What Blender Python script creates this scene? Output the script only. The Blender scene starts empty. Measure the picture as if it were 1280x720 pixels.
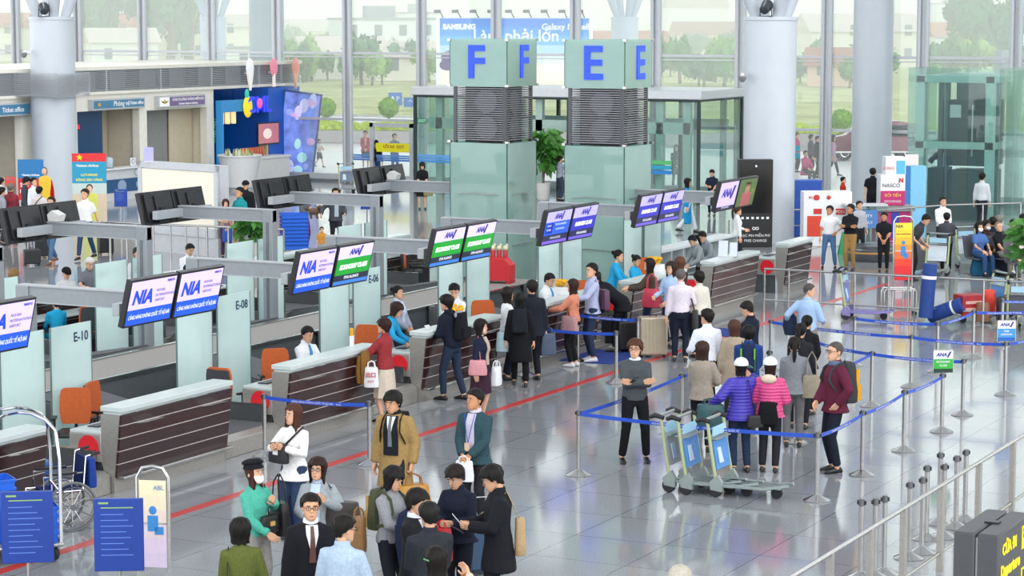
import bpy, math, random
from mathutils import Vector as V, Matrix, Euler
R = math.radians
sc = bpy.context.scene
COL = sc.collection
random.seed(7)
# ------------------------------------------------------------------ camera, world, fill light, exposure
FPX, YH, HC, YAW = 2900.0, 22.0, 6.3, R(27.07)          # focal length in pixels, horizon row, lens height, heading
PITCH = math.atan((360 - YH) / FPX)
cd = bpy.data.cameras.new('camera'); cam = bpy.data.objects.new('camera', cd); COL.objects.link(cam)
cd.sensor_width = 36.0; cd.lens = 36.0 * FPX / 1280; cd.clip_end = 4000
cam.location = (0, 0, HC); cam.rotation_euler = (R(90) - PITCH, 0, YAW)
sc.camera = cam
sc.cycles.transparent_max_bounces = 32; sc.cycles.volume_bounces = 3
sc.view_settings.view_transform = 'Standard'; sc.view_settings.look = 'None'
sc.view_settings.exposure = -0.1; sc.view_settings.gamma = 1.0; sc.view_settings.use_curve_mapping = False
w = bpy.data.worlds.new('overcast'); sc.world = w; w.use_nodes = True
nt = w.node_tree; bg = nt.nodes['Background']
tc = nt.nodes.new('ShaderNodeTexCoord'); sx = nt.nodes.new('ShaderNodeSeparateXYZ'); rp = nt.nodes.new('ShaderNodeValToRGB')
nt.links.new(tc.outputs['Generated'], sx.inputs[0]); nt.links.new(sx.outputs['Z'], rp.inputs[0]); nt.links.new(rp.outputs[0], bg.inputs[0])
rp.color_ramp.elements[0].position = 0.0; rp.color_ramp.elements[0].color = (2.7, 2.75, 2.8, 1)
e_ = rp.color_ramp.elements.new(.22); e_.color = (2.7, 2.75, 2.8, 1)
rp.color_ramp.elements[-1].position = 0.65; rp.color_ramp.elements[-1].color = (.75, .8, .86, 1)
bg.inputs[1].default_value = 1.0
sd = bpy.data.lights.new('soft_fill', 'SUN'); sd.energy = 1.7; sd.angle = R(60); sd.color = (1, .97, .93)  # added fill from behind the camera, lifts the surfaces that face it
so = bpy.data.objects.new('soft_fill', sd); so.rotation_euler = (R(48), 0, R(27 + 25)); COL.objects.link(so)

# ------------------------------------------------------------------ pixel <-> place (only to read places off the photograph)
_ct, _st = math.cos(PITCH), math.sin(PITCH)
_F = V((-math.sin(YAW) * _ct, math.cos(YAW) * _ct, -_st)); _R = V((math.cos(YAW), math.sin(YAW), 0)); _U = _R.cross(_F)
CAM = V((0, 0, HC))
def _ray(px, py): return _F + _R * ((px - 640) / FPX) - _U * ((py - 360) / FPX)
def G(px, py, z=0.0):                       # the point at height z seen at that pixel
    r = _ray(px, py); return CAM + r * ((z - HC) / r.z)
def onx(px, py, x): r = _ray(px, py); return CAM + r * (x / r.x)
def ony(px, py, y): r = _ray(px, py); return CAM + r * (y / r.y)
def PX(p):
    d = V(p) - CAM; k = d.dot(_F); return (640 + FPX * d.dot(_R) / k, 360 - FPX * d.dot(_U) / k, k)
def zat(py, g):                             # height above g whose picture row is py
    lo, hi = -3.0, 25.0
    for _ in range(40):
        m = (lo + hi) / 2
        if PX((g[0], g[1], m))[1] > py: lo = m
        else: hi = m
    return lo

# ------------------------------------------------------------------ materials
def lin(c):
    if isinstance(c, str): c = [int(c[i:i + 2], 16) / 255 for i in (0, 2, 4)]
    return [x / 12.92 if x <= .04045 else ((x + .055) / 1.055) ** 2.4 for x in c]
_mats = {}
def mat(key, col=None, rough=.5, metal=0.0, var=.05, scale=12.0, bump=0.0, emit=0.0, spec=.5, alpha=1.0, coat=0.0):
    if key in _mats: return _mats[key]
    m = bpy.data.materials.new(key); m.use_nodes = True; _mats[key] = m
    nt = m.node_tree; b = nt.nodes['Principled BSDF']
    c = lin(col)
    b.inputs['Roughness'].default_value = rough; b.inputs['Metallic'].default_value = metal
    b.inputs['Specular IOR Level'].default_value = spec; b.inputs['Alpha'].default_value = alpha
    b.inputs['Coat Weight'].default_value = coat
    t = nt.nodes.new('ShaderNodeTexCoord'); n = nt.nodes.new('ShaderNodeTexNoise'); n.inputs['Scale'].default_value = scale
    n.inputs['Detail'].default_value = 4; nt.links.new(t.outputs['Object'], n.inputs['Vector'])
    r = nt.nodes.new('ShaderNodeValToRGB')
    r.color_ramp.elements[0].position = .3; r.color_ramp.elements[1].position = .7
    r.color_ramp.elements[0].color = [max(0, x * (1 - var)) for x in c] + [1]; r.color_ramp.elements[1].color = [min(1, x * (1 + var)) for x in c] + [1]
    nt.links.new(n.outputs['Fac'], r.inputs[0]); nt.links.new(r.outputs[0], b.inputs['Base Color'])
    if emit: nt.links.new(r.outputs[0], b.inputs['Emission Color']); b.inputs['Emission Strength'].default_value = emit
    if bump:
        bp = nt.nodes.new('ShaderNodeBump'); bp.inputs['Strength'].default_value = bump; bp.inputs['Distance'].default_value = .02
        nt.links.new(n.outputs['Fac'], bp.inputs['Height']); nt.links.new(bp.outputs[0], b.inputs['Normal'])
    return m
def cloth(col, rough=.85): return mat('cloth_' + col, col, rough, 0, .12, 40, .15, spec=.2)
def plastic(col, rough=.35): return mat('plastic_' + col, col, rough, 0, .03, 8)
def glow(col, e=.9): return mat('glow_%s_%s' % (col, e), col, .3, 0, .01, 3, emit=e)
def paint(col, rough=.5): return mat('paint_' + col, col, rough, 0, .04, 5)
STEEL = mat('steel', 'b8b8b6', .22, 1.0, .05, 20)
BRUSHED = mat('brushed_steel', 'a3a09b', .34, .55, .08, 30)
ALU = mat('aluminium', 'bfc3c8', .42, .2, .04, 10)
ALUL = mat('light_aluminium', 'c4c8cb', .4, .3, .04, 10)
BLACK = mat('black_plastic', '1b1c20', .4, 0, .1, 20)
RUBBER = mat('rubber', '24252a', .7, 0, .1, 20)
CHROME = mat('chrome', 'd8d9da', .1, 1.0, .02, 10)
WHITE = mat('white_paint', 'e4e6e8', .4, 0, .03, 6)

def glass_mat(key, tint, veil, gloss, veilcol=None):
    m = bpy.data.materials.new(key); m.use_nodes = True; _mats[key] = m
    nt = m.node_tree; N = nt.nodes; L = nt.links; N.clear()
    out = N.new('ShaderNodeOutputMaterial'); tr = N.new('ShaderNodeBsdfTransparent'); tr.inputs[0].default_value = lin(tint) + [1]
    df = N.new('ShaderNodeBsdfTranslucent'); d2 = N.new('ShaderNodeBsdfDiffuse'); gl = N.new('ShaderNodeBsdfGlossy'); gl.inputs['Roughness'].default_value = .02
    vc = lin(veilcol or tint) + [1]; df.inputs[0].default_value = vc; d2.inputs[0].default_value = vc
    n = N.new('ShaderNodeTexNoise'); n.inputs['Scale'].default_value = 1.5; tcn = N.new('ShaderNodeTexCoord'); L.new(tcn.outputs['Object'], n.inputs['Vector'])
    mp = N.new('ShaderNodeMapRange'); mp.inputs['To Min'].default_value = veil * .85; mp.inputs['To Max'].default_value = veil * 1.15; L.new(n.outputs['Fac'], mp.inputs['Value'])
    a = N.new('ShaderNodeMixShader'); a.inputs[0].default_value = .5; L.new(df.outputs[0], a.inputs[1]); L.new(d2.outputs[0], a.inputs[2])
    b = N.new('ShaderNodeMixShader'); L.new(mp.outputs[0], b.inputs[0]); L.new(tr.outputs[0], b.inputs[1]); L.new(a.outputs[0], b.inputs[2])
    fr = N.new('ShaderNodeLayerWeight'); fr.inputs['Blend'].default_value = .5
    pw = N.new('ShaderNodeMath'); pw.operation = 'POWER'; pw.inputs[1].default_value = 4.0; L.new(fr.outputs['Facing'], pw.inputs[0])
    mu = N.new('ShaderNodeMath'); mu.operation = 'MULTIPLY_ADD'; mu.inputs[1].default_value = gloss * .8; mu.inputs[2].default_value = gloss * .04; L.new(pw.outputs[0], mu.inputs[0])
    c = N.new('ShaderNodeMixShader'); L.new(mu.outputs[0], c.inputs[0]); L.new(b.outputs[0], c.inputs[1]); L.new(gl.outputs[0], c.inputs[2])
    L.new(c.outputs[0], out.inputs[0]); return m
WINGLASS = glass_mat('window_glass', 'f6faf9', .10, .7)
TEALGLASS = glass_mat('clear_teal_glass', 'eaf6f3', .08, 1.0, 'cfe2de')
FROST = glass_mat('frosted_glass', 'eefaf9', .90, .8, 'e6f7f5')
TOWERG = glass_mat('tower_glass', 'd8eee9', .86, 1.0, 'bfdcd6')

# ------------------------------------------------------------------ mesh builder
class MB:
    def __init__(s): s.v = []; s.f = []; s.m = []; s.cm = 0
    def add(s, vs, fs, M=None):
        o = len(s.v)
        s.v += [tuple(M @ V(p)) for p in vs] if M else [tuple(p) for p in vs]
        s.f += [tuple(i + o for i in f) for f in fs]; s.m += [s.cm] * len(fs); return s
    def mi(s, i): s.cm = i; return s
    def box(s, x0, x1, y0, y1, z0, z1, M=None):
        vs = [(x, y, z) for z in (z0, z1) for y in (y0, y1) for x in (x0, x1)]
        return s.add(vs, [(0, 2, 3, 1), (4, 5, 7, 6), (0, 1, 5, 4), (2, 6, 7, 3), (0, 4, 6, 2), (1, 3, 7, 5)], M)
    def hexa(s, p): return s.add(p, [(0, 2, 3, 1), (4, 5, 7, 6), (0, 1, 5, 4), (2, 6, 7, 3), (0, 4, 6, 2), (1, 3, 7, 5)])
    def prism(s, poly, a, b, axis='y', M=None):            # polygon extruded along an axis
        n = len(poly)
        def pt(q, t): return {'y': (q[0], t, q[1]), 'x': (t, q[0], q[1]), 'z': (q[0], q[1], t)}[axis]
        vs = [pt(q, a) for q in poly] + [pt(q, b) for q in poly]
        fs = [tuple(range(n - 1, -1, -1)), tuple(range(n, 2 * n))] + [(i, (i + 1) % n, n + (i + 1) % n, n + i) for i in range(n)]
        return s.add(vs, fs, M)
    def loft(s, rings, cap=True, close=False, M=None):
        n = len(rings[0]); vs = [p for r in rings for p in r]; fs = []; k = len(rings)
        for i in range(k if close else k - 1):
            a, b = i * n, ((i + 1) % k) * n
            for j in range(n): fs.append((a + j, a + (j + 1) % n, b + (j + 1) % n, b + j))
        if cap and not close: fs += [tuple(range(n - 1, -1, -1)), tuple(range((k - 1) * n, k * n))]
        return s.add(vs, fs, M)
    def tube(s, pts, r, n=8, closed=False, flat=1.0, M=None):
        pts = [V(p) for p in pts]; k = len(pts); rs = r if isinstance(r, (list, tuple)) else [r] * k; rings = []; up = None
        for i, p in enumerate(pts):
            a = pts[i - 1] if (i or closed) else p; b = pts[(i + 1) % k] if (i < k - 1 or closed) else p
            t = (b - a).normalized() if (b - a).length > 1e-9 else V((0, 0, 1))
            if up is None: up = V((0, 0, 1)) if abs(t.z) < .9 else V((0, 1, 0))
            u = (up - t * up.dot(t)); u = u.normalized() if u.length > 1e-6 else t.orthogonal().normalized(); up = u
            q = t.cross(u)
            rings.append([p + u * (math.cos(2 * math.pi * j / n) * rs[i]) + q * (math.sin(2 * math.pi * j / n) * rs[i] * flat) for j in range(n)])
        return s.loft(rings, True, closed, M)
    def lathe(s, prof, n=20, c=(0, 0, 0), M=None):
        rings = [[(c[0] + r * math.cos(2 * math.pi * j / n), c[1] + r * math.sin(2 * math.pi * j / n), c[2] + z) for j in range(n)] for r, z in prof]
        return s.loft(rings, True, False, M)
    def ell(s, c, r, nu=12, nv=8, M=None):
        rings = []
        for i in range(nv + 1):
            t = math.pi * (i + .02) / (nv + .04); rr = math.sin(t); z = -math.cos(t)
            rings.append([(c[0] + r[0] * rr * math.cos(2 * math.pi * j / nu), c[1] + r[1] * rr * math.sin(2 * math.pi * j / nu), c[2] + r[2] * z) for j in range(nu)])
        return s.loft(rings, True, False, M)
    def mesh(s, name, mats):
        me = bpy.data.meshes.new(name); me.from_pydata(s.v, [], s.f)
        for m in (mats if isinstance(mats, (list, tuple)) else [mats]): me.materials.append(m)
        if any(s.m): me.polygons.foreach_set('material_index', s.m)
        me.polygons.foreach_set('use_smooth', [True] * len(s.f)); me.set_sharp_from_angle(angle=R(38))
        me.update(); return me
    def build(s, name, mats, parent=None, bev=0.0, loc=None):
        o = bpy.data.objects.new(name, s.mesh(name, mats)); COL.objects.link(o)
        if parent: o.parent = parent
        if loc: o.location = loc
        if bev:
            b = o.modifiers.new('bevel', 'BEVEL'); b.width = bev; b.segments = 2; b.limit_method = 'ANGLE'; b.angle_limit = R(40)
        return o
def tag(o, label=None, cat=None, group=None, kind=None):
    if label: o['label'] = label
    if cat: o['category'] = cat
    if group: o['group'] = group
    if kind: o['kind'] = kind
    return o
def thing(name, label, cat, loc=(0, 0, 0), rz=0.0, group=None):
    o = bpy.data.objects.new(name, None); COL.objects.link(o); o.empty_display_size = .1
    o.location = loc; o.rotation_euler = (0, 0, rz); return tag(o, label, cat, group)
def struct(name, mb, m, bev=0): return tag(mb.build(name, m, None, bev), kind='structure')
_kids = {}
def copy_tree(o, parent=None, kids=None):
    c = o.copy(); COL.objects.link(c)
    if parent: c.parent = parent
    for k in o.children: copy_tree(k, c)
    return c
def text(s, size, m, parent, loc, rot=(R(90), 0, 0), align='CENTER', bold=0.0, ext=.002, shear=0.0, sx=1.0, name='lettering', sp=1.0):
    cu = bpy.data.curves.new(name, 'FONT'); cu.body = s; cu.size = size; cu.align_x = align; cu.align_y = 'CENTER'
    cu.extrude = ext; cu.offset = bold; cu.shear = shear; cu.resolution_u = 3; cu.space_character = sp; cu.materials.append(m)
    o = bpy.data.objects.new(name, cu); COL.objects.link(o)
    if parent: o.parent = parent
    o.location = loc; o.rotation_euler = rot; o.scale = (sx, 1, 1); return o
# ------------------------------------------------------------------ the setting: floor, window wall, columns
YW = 76.9
for x in (-50, -38, -26, -14):  # unseen spots without fittings, added to brighten the far end of the hall
    for y in (62, 70):
        ld = bpy.data.lights.new('far_fill_spot', 'SPOT'); ld.energy = 1000; ld.spot_size = R(130); ld.spot_blend = .8; ld.shadow_soft_size = .35; ld.color = (1, .97, .92); lo_ = bpy.data.objects.new('far_fill_spot', ld); lo_.location = (x, y, 14); COL.objects.link(lo_)
def floor_mat():
    m = bpy.data.materials.new('polished_granite'); m.use_nodes = True; nt = m.node_tree; N = nt.nodes; L = nt.links; b = N['Principled BSDF']
    t = N.new('ShaderNodeTexCoord')
    br = N.new('ShaderNodeTexBrick'); br.offset = 0; br.inputs['Scale'].default_value = 1; br.inputs['Brick Width'].default_value = 1.2; br.inputs['Row Height'].default_value = 1.2
    br.inputs['Mortar Size'].default_value = .006; br.inputs['Mortar Smooth'].default_value = .1
    br.inputs['Color1'].default_value = lin('94989c') + [1]; br.inputs['Color2'].default_value = lin('8e9296') + [1]; br.inputs['Mortar'].default_value = lin('53565a') + [1]
    L.new(t.outputs['Object'], br.inputs['Vector'])
    n = N.new('ShaderNodeTexNoise'); n.inputs['Scale'].default_value = 55; n.inputs['Detail'].default_value = 3; L.new(t.outputs['Object'], n.inputs['Vector'])
    r = N.new('ShaderNodeValToRGB'); r.color_ramp.elements[0].position = .35; r.color_ramp.elements[1].position = .65
    r.color_ramp.elements[0].color = (.75, .75, .76, 1); r.color_ramp.elements[1].color = (1.15, 1.15, 1.15, 1); L.new(n.outputs['Fac'], r.inputs[0])
    mx = N.new('ShaderNodeMix'); mx.data_type = 'RGBA'; mx.blend_type = 'MULTIPLY'; mx.inputs[0].default_value = 1
    L.new(br.outputs['Color'], mx.inputs[6]); L.new(r.outputs[0], mx.inputs[7]); L.new(mx.outputs[2], b.inputs['Base Color'])
    b.inputs['Roughness'].default_value = .09; b.inputs['IOR'].default_value = 1.5
    n2 = N.new('ShaderNodeTexNoise'); n2.inputs['Scale'].default_value = 1.1; L.new(t.outputs['Object'], n2.inputs['Vector'])
    bp = N.new('ShaderNodeBump'); bp.inputs['Strength'].default_value = .02; bp.inputs['Distance'].default_value = .02; L.new(n2.outputs['Fac'], bp.inputs['Height']); L.new(bp.outputs[0], b.inputs['Normal'])
    return m
struct('floor', MB().box(-80, 14, 6, YW + .1, -.3, 0), floor_mat())
tag(MB().box(-17.13, -16.97, 17, 53, 0, .004).build('floor_line', paint('c23a3a', .3)), 'long red stripe on the floor in front of the check-in desks', 'floor marking')
MULX = [-65.6, -62.36, -59.17, -55.95, -52.63, -49.54, -46.35, -43.09, -39.91, -36.66, -33.46, -30.21, -27.02, -23.6, -20.4, -17.2, -14.0, -10.8]
HW = 14.2
struct('ceiling', MB().box(-80, 14, 60, YW + 1.5, 14.2, 14.6), paint('eceef0'))
for i, x in enumerate(MULX):
    b = MB()
    for dx in (-.14, .14): b.tube([(x + dx, YW - .1, 0), (x + dx, YW - .1, HW)], .085, 8)
    b.box(x - .13, x + .13, YW - .06, YW + .08, 0, HW)
    struct('trim_%d' % (i + 1), b, ALU)
k = len(MULX)
for z0, z1 in ((2.36, 2.46), (4.9, 4.99), (4.78, 4.82), (7.6, 7.7), (10.3, 10.4), (13, 13.1)):
    k += 1; struct('trim_%d' % k, MB().box(-66, -10.5, YW - .07, YW + .07, z0, z1), ALU)
for i in range(len(MULX) - 1):
    struct('window_%d' % (i + 1), MB().box(MULX[i] + .1, MULX[i + 1] - .1, YW - .008, YW + .008, 0.02, HW), WINGLASS)
struct('baseboard_far', MB().box(-66, -10.5, YW - .3, YW - .12, .1, .32).box(-66, -10.5, YW - .05, YW + .05, 0, .1), ALU)

COLM = mat('column_white', 'bcc4cd', .3, 0, .02, 3)
def column(x, y, r, h, name, v=True, seams=True):
    b = MB(); b.lathe([(r, 0), (r, h)] if not v else [(r, 0), (r, h - .1), (r + .03, h - .1), (r + .03, h), (r * .6, h)], 40, (x, y, 0))
    if seams:
        z = 1.2
        while z < h - .3: b.lathe([(r + .004, z - .006), (r + .004, z + .006)], 40, (x, y, 0)); z += 1.95
    if v:
        for sx_ in (-1, 1):
            for sy in (-1, 1):
                b.tube([(x + sx_ * r * .42, y + sy * r * .4, h - .05), (x + sx_ * (r * .42 + 1.1), y + sy * (r * .4 + 1.0), h + 4.2)], [r * .22, r * .62], 10)
    return struct(name, b, COLM)
column(-48.4, 61.46, .73, 6.33, 'wall_column_left'); column(-23.31, 61.54, .73, 6.33, 'wall_column_right')
q_ = ony(334, 100, 78.7); column(q_.x, 78.7, .7, 14.2, 'wall_column_far', False); column(-25.25, YW - .4, .68, 14.2, 'wall_column_window', False)
g1 = G(266, 200); 
def spotlight(x, y, z, rz, label):
    t = thing('spotlight', label, 'spotlight', (x, y, z), rz)
    M = Matrix.Translation((0, 0, .25)) @ Euler((R(-60), 0, 0)).to_matrix().to_4x4()
    MB().tube([(-.17, 0, 0), (-.17, 0, .25)], .015, 6).tube([(.17, 0, 0), (.17, 0, .25)], .015, 6).box(-.2, .2, -.06, .06, 0, .02).build('bracket', BLACK, t)
    MB().lathe([(.06, -.2), (.13, -.16), (.17, .1), (.17, .16), (.15, .165)], 16, M=M).build('lamp_body', mat('dark_grey_metal', '3c4248', .4, .4), t)
    MB().lathe([(.145, .166), (.145, .17)], 16, M=M).build('lens', plastic('9aa6ad', .1), t)
spotlight(-48.15, 60.75, 6.33, YAW + .3, 'dark spotlight standing on top of the left column beside its white struts')
spotlight(-23.2, 60.85, 6.33, YAW - .5, 'dark spotlight standing on top of the thick right column')
def camera_dome(px, py, p, rz, label):
    t = thing('security_camera', label, 'camera', p, rz)
    MB().box(-.04, .04, -.22, .1, .06, .14).build('arm', WHITE, t)
    MB().lathe([(.02, .08), (.1, .06), (.1, -.02), (.06, -.09), (.01, -.11)], 14, (0, -.24, 0)).build('dome', plastic('73777c', .2), t)
p = G(50, 66, 0); camera_dome(0, 0, (-48.75, 60.68, 5.1), YAW - .5, 'small dome camera on the left white column')
camera_dome(0, 0, (-23.85, 60.8, 4.62), YAW - .1, 'small dome camera on the thick right column')

# ------------------------------------------------------------------ left building front: offices, louvre band, shop
XF = -49.37
BEIGE = paint('ebe8de'); NAVY = mat('navy_wall', '0d3f6b', .3); BLUE = mat('shop_blue', '1259b8', .35, emit=.06)
OPEN = [(56.0, 61.0, 3.15), (63.95, 67.5, 3.1), (67.95, 71.7, 3.0), (72.15, 77.9, 3.64)]
b = MB(); y = 54.0
for a, c, h in OPEN:
    b.box(XF - .3, XF, y, a, 0, 3.7); b.box(XF - .3, XF, a, c, h, 3.7); y = c
struct('wall_left', b, BEIGE)
struct('wall_left_roof', MB().box(XF - 6, XF + .15, 54, 78.1, 4.5, 4.62).box(XF - .3, XF + .12, 54, 78.1, 3.66, 3.76), BEIGE)
b = MB()
for i in range(17):
    z = 3.78 + i * .046
    b.box(XF + .02, XF + .1, 54, 60.6, z, z + .022); b.box(XF + .02, XF + .1, 62.3, 78.0, z, z + .022); b.box(XF + 1.75, XF + 1.83, 60.6, 62.3, z - .06, z - .038)
    b.box(XF + .02, XF + 1.8, 60.55, 60.62, z - .03, z - .008); b.box(XF + .02, XF + 1.8, 62.28, 62.35, z - .03, z - .008)
for y in (54.1, 57.3, 60.58, 62.32, 65.5, 68.7, 71.9, 75.1, 77.95): b.box(XF, XF + .11, y - .03, y + .03, 3.74, 4.6)
struct('wall_left_louvre', b, mat('louvre_metal', 'b4b8be', .4, .2))
struct('wall_left_cavity', MB().box(XF - .06, XF - .02, 54, 78, 3.74, 4.55), mat('cavity_grey', 'a4a8ae', .8))
b = MB()
for y in (55.0, 58.6, 65.0, 66.75, 68.55, 70.35, 72.15, 74.0, 75.9): b.box(XF - .018, XF + .01, y, y + .8, 3.82, 4.5)
tag(b.build('vent_opening', mat('vent_black', '101216', .8)), kind='structure')
# rooms behind the openings
b = MB(); b.box(XF - 4.2, XF - 4.0, 54, 78, 0, 3.7)
for y in (61.5, 67.7, 71.9): b.box(XF - 4, XF - .3, y - .05, y + .05, 0, 3.7)
struct('wall_office_back', b, paint('d6cfbd'))
struct('ceiling_office', MB().box(XF - 4.2, XF - .3, 54, 72.0, 3.55, 3.66), WHITE)
struct('wall_ticket_panel', MB().box(XF - 1.6, XF - 1.5, 54.2, 60.6, 0, 3.5), NAVY)
struct('wall_ticket_screen', MB().box(XF - .5, XF - .42, 64.0, 65.9, 0, 3.2), NAVY)
struct('wall_grey_shutter', MB().box(XF - .9, XF - .8, 67.9, 70.3, 0, 3.4), paint('8c8e8c'))
struct('wall_beige_doors', MB().box(XF - 1.6, XF - 1.5, 65.7, 67.6, 0, 3.4).box(XF - 1.5, XF - 1.48, 66.85, 66.88, 0, 3.4).box(XF - .8, XF - .75, 70.35, 71.8, 0, 3.4), paint('cfc4ab'))
def office_sign(y0, y1, z0, z1, col, words, label, logo):
    t = thing('office_sign', label, 'sign', (XF + .2, (y0 + y1) / 2, z0)); L = (y1 - y0) / 2; h = z1 - z0
    MB().box(-.2, .02, -L, L, 0, h).build('housing', ALU, t, .01)
    f = MB().box(.02, .03, -L + .05 if logo != 'p' else -L + .65, L - .05, .05, h - .05).build('face', mat('sign_' + col, col, .4, emit=.25), t)
    if logo == 'p':
        MB().box(.02, .03, -L + .05, -L + .63, .05, h - .05).build('emblem_panel', glow('e8e8e8', .3), t)
        MB().ell((.035, -L + .34, h / 2), (.01, .07, .08)).build('emblem', plastic('c9a83a'), t)
        MB().prism([(-L + .1, h * .62), (-L + .3, h * .5), (-L + .38, h * .5), (-L + .58, h * .62), (-L + .44, h * .38), (-L + .24, h * .38)], .031, .036, 'x').build('emblem_wings', plastic('3c4450'), t)
    else:
        lotus(t, (.036, -L + .34, h * .56), .13, 'x')
    for s_, sz, yy, zz in words: text(s_, sz, plastic('f2f4f6'), f, (.034, yy, zz), (R(90), 0, R(90)), bold=.004, ext=.001)
def lotus(parent, c, s, axis, m=None):
    b = MB()
    for a, l in ((0, 1), (-28, .95), (28, .95), (-55, .85), (55, .85), (-80, .7), (80, .7)):
        q = [(0, 0), (-.22, .5), (0, 1), (.22, .5)]; ca, sa = math.cos(R(a)), math.sin(R(a))
        b.prism([(c[1] + s * l * (x * ca + y * sa), c[2] + s * (-.5 + l * (-x * sa + y * ca))) for x, y in q], c[0] - .004, c[0] + .004 + .002 * (l), 'x')
    return b.build('lotus_emblem', m or mat('gold', 'd9a419', .35, .3, emit=.15), parent)
office_sign(64.55, 67.55, 3.13, 3.5, '3f7394', [('Phòng vé', .25, .12, .19), ('Ticket office', .16, 1.0, .19)], 'blue ticket office sign right of the left column', 'l')
office_sign(58.0, 61.2, 3.1, 3.52, '3f7394', [('Ticket office', .22, .7, .2)], 'blue ticket office sign at the left edge of the picture', 'l')
office_sign(68.4, 71.3, 3.08, 3.5, '6d5784', [('CẢNG VỤ HÀNG KHÔNG MIỀN BẮC', .12, .35, .27), ('Northern Airports Authority', .1, .35, .12)], 'purple office sign with a winged emblem above the grey shutter', 'p')
lg = thing('wall_emblem', 'gold lotus and airline lettering on the navy ticket office wall', 'sign', (XF - 1.48, 60, 1.9))
lotus(lg, (0, -.25, .85), .52, 'x'); text('Vietnam Airlines', .42, plastic('e9e9e6'), lg, (.01, -.55, .28), (R(90), 0, R(90)), bold=.006, ext=.01)
tk = thing('queue_display', 'small red number display on the navy ticket office screen', 'display', (XF - .41, 64.35, 2.55))
MB().box(0, .05, -.22, .22, -.1, .1).build('housing', BLACK, tk); text('1905', .2, glow('ff2030', 2), tk, (.052, 0, 0), (R(90), 0, R(90)), bold=.004)

# entrance vestibules of green glass inside the window wall
YV, XV0, XV1, HV = 72.6, -41.0, -30.03, 3.55
DK = mat('dark_frame', '2c3a3a', .4, .4); EDGE = mat('green_steel', '9db5ae', .4, .3)
struct('wall_vestibule_roof', MB().box(XV0 - .1, XV1 + .15, YV - .15, YW - .2, HV, HV + .3), ALUL, .03)
vx = [XV0, XV0 + .0, -39.3, -37.6, -35.9, -34.2, -32.0, XV1]
b = MB()
for x in (XV0, -39.35, -37.2, -34.9, -32.35, XV1):
    b.box(x - .05, x + .05, YV - .05, YV + .05, 0, HV); b.box(x - .05, x + .05, YW - .45, YW - .3, 0, HV)
b.box(XV0, XV1, YV - .04, YV + .04, HV - .08, HV); b.box(XV1 - .04, XV1 + .04, YV, YW - .3, HV - .08, HV); b.box(XV0 - .04, XV0 + .04, YV, YW - .3, HV - .08, HV)
struct('trim_vestibule_dark', b, DK)
b = MB(); b.box(XV0 + .4, XV1 - .4, YV + .3, YV + .5, 2.35, 2.75); b.box(XV0 + .4, XV1 - .4, YW - .75, YW - .6, 2.35, 2.75)
for x in (-40.2, -38.5, -36.2, -34.0, -31.6, -30.6): b.box(x - .13, x + .13, YV + .3, YV + .5, 0, HV); b.box(x - .1, x + .1, YW - .75, YW - .6, 0, HV)
struct('trim_vestibule_steel', b, EDGE)
b = MB()
for a, c in ((XV0, -39.35), (-39.35, -37.2), (-34.9, -32.35), (-32.35, XV1)): b.box(a + .05, c - .05, YV - .008, YV + .008, .05, HV - .1)
b.box(XV1 - .008, XV1 + .008, YV + .06, YW - .3, .05, HV - .1); b.box(XV0 - .008, XV0 + .008, YV + .06, YW - .3, .05, HV - .1)
struct('window_vestibule', b, TEALGLASS)
def decal(name, label, x0, x1, z0, z1, y, mats, words=()):
    t = thing(name, label, 'sign', ((x0 + x1) / 2, y, z0)); L = (x1 - x0) / 2; h = z1 - z0; n = len(mats); q = MB()
    for i in range(n): q.mi(i).box(-L, L, -.012, 0, h * i / n, h * (i + .8) / n)
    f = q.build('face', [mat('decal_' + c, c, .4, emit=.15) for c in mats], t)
    for s_, sz, xx, zz, c in words: text(s_, sz, plastic(c), f, (xx, -.016, zz), bold=.003, ext=.001)
decal('glass_sticker', 'blue and green sticker on the right glass doors of the vestibule', -33.6, -31.0, 1.0, 1.5, YV - .03, ['1f74b8', '1f8fb0', '4fa866'])
decal('glass_stripes', 'blue warning stripes on the left glass of the vestibule', -40.9, -39.4, 1.15, 1.45, YV - .03, ['3f80c0', '4b88c6', '5590cc'])
decal('glass_sticker', 'teal sticker on the side glass near the right vestibule corner', -29.2, -28.0, 1.4, 1.9, YW - .015, ['3f9db0', '3f9db0'])
decal('door_sticker', 'yellow notice sticker on the glass exit door', -45.1, -43.5, 1.2, 1.62, YW - .12, ['d9d322'], [('LỐI RA  EXIT', .16, 0, .2, 'a8321e')])
decal('glass_stripes', 'blue warning stripes on the window left of the exit door', -46.1, -43.4, .85, 1.1, YW - .12, ['4472b4', '4c7aba', '5886c2'])
dd = MB(); dd.box(-45.3, -45.15, YW - .25, YW - .1, 0, 2.3).box(-43.55, -43.4, YW - .25, YW - .1, 0, 2.3).box(-45.3, -43.4, YW - .25, YW - .1, 2.15, 2.3)
tag(dd.build('door_1', ALU), kind='structure')
ex = thing('exit_sign', 'small green exit sign above the glass door', 'sign', (-43.0, YW - .2, 2.32)); MB().box(-.3, .3, -.04, .04, 0, .2).build('housing', mat('exit_green', '0f6b4a', .4, emit=.5), ex)
text('EXIT', .16, glow('d8ffe8'), ex, (0, -.045, .1), bold=.003)

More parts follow.
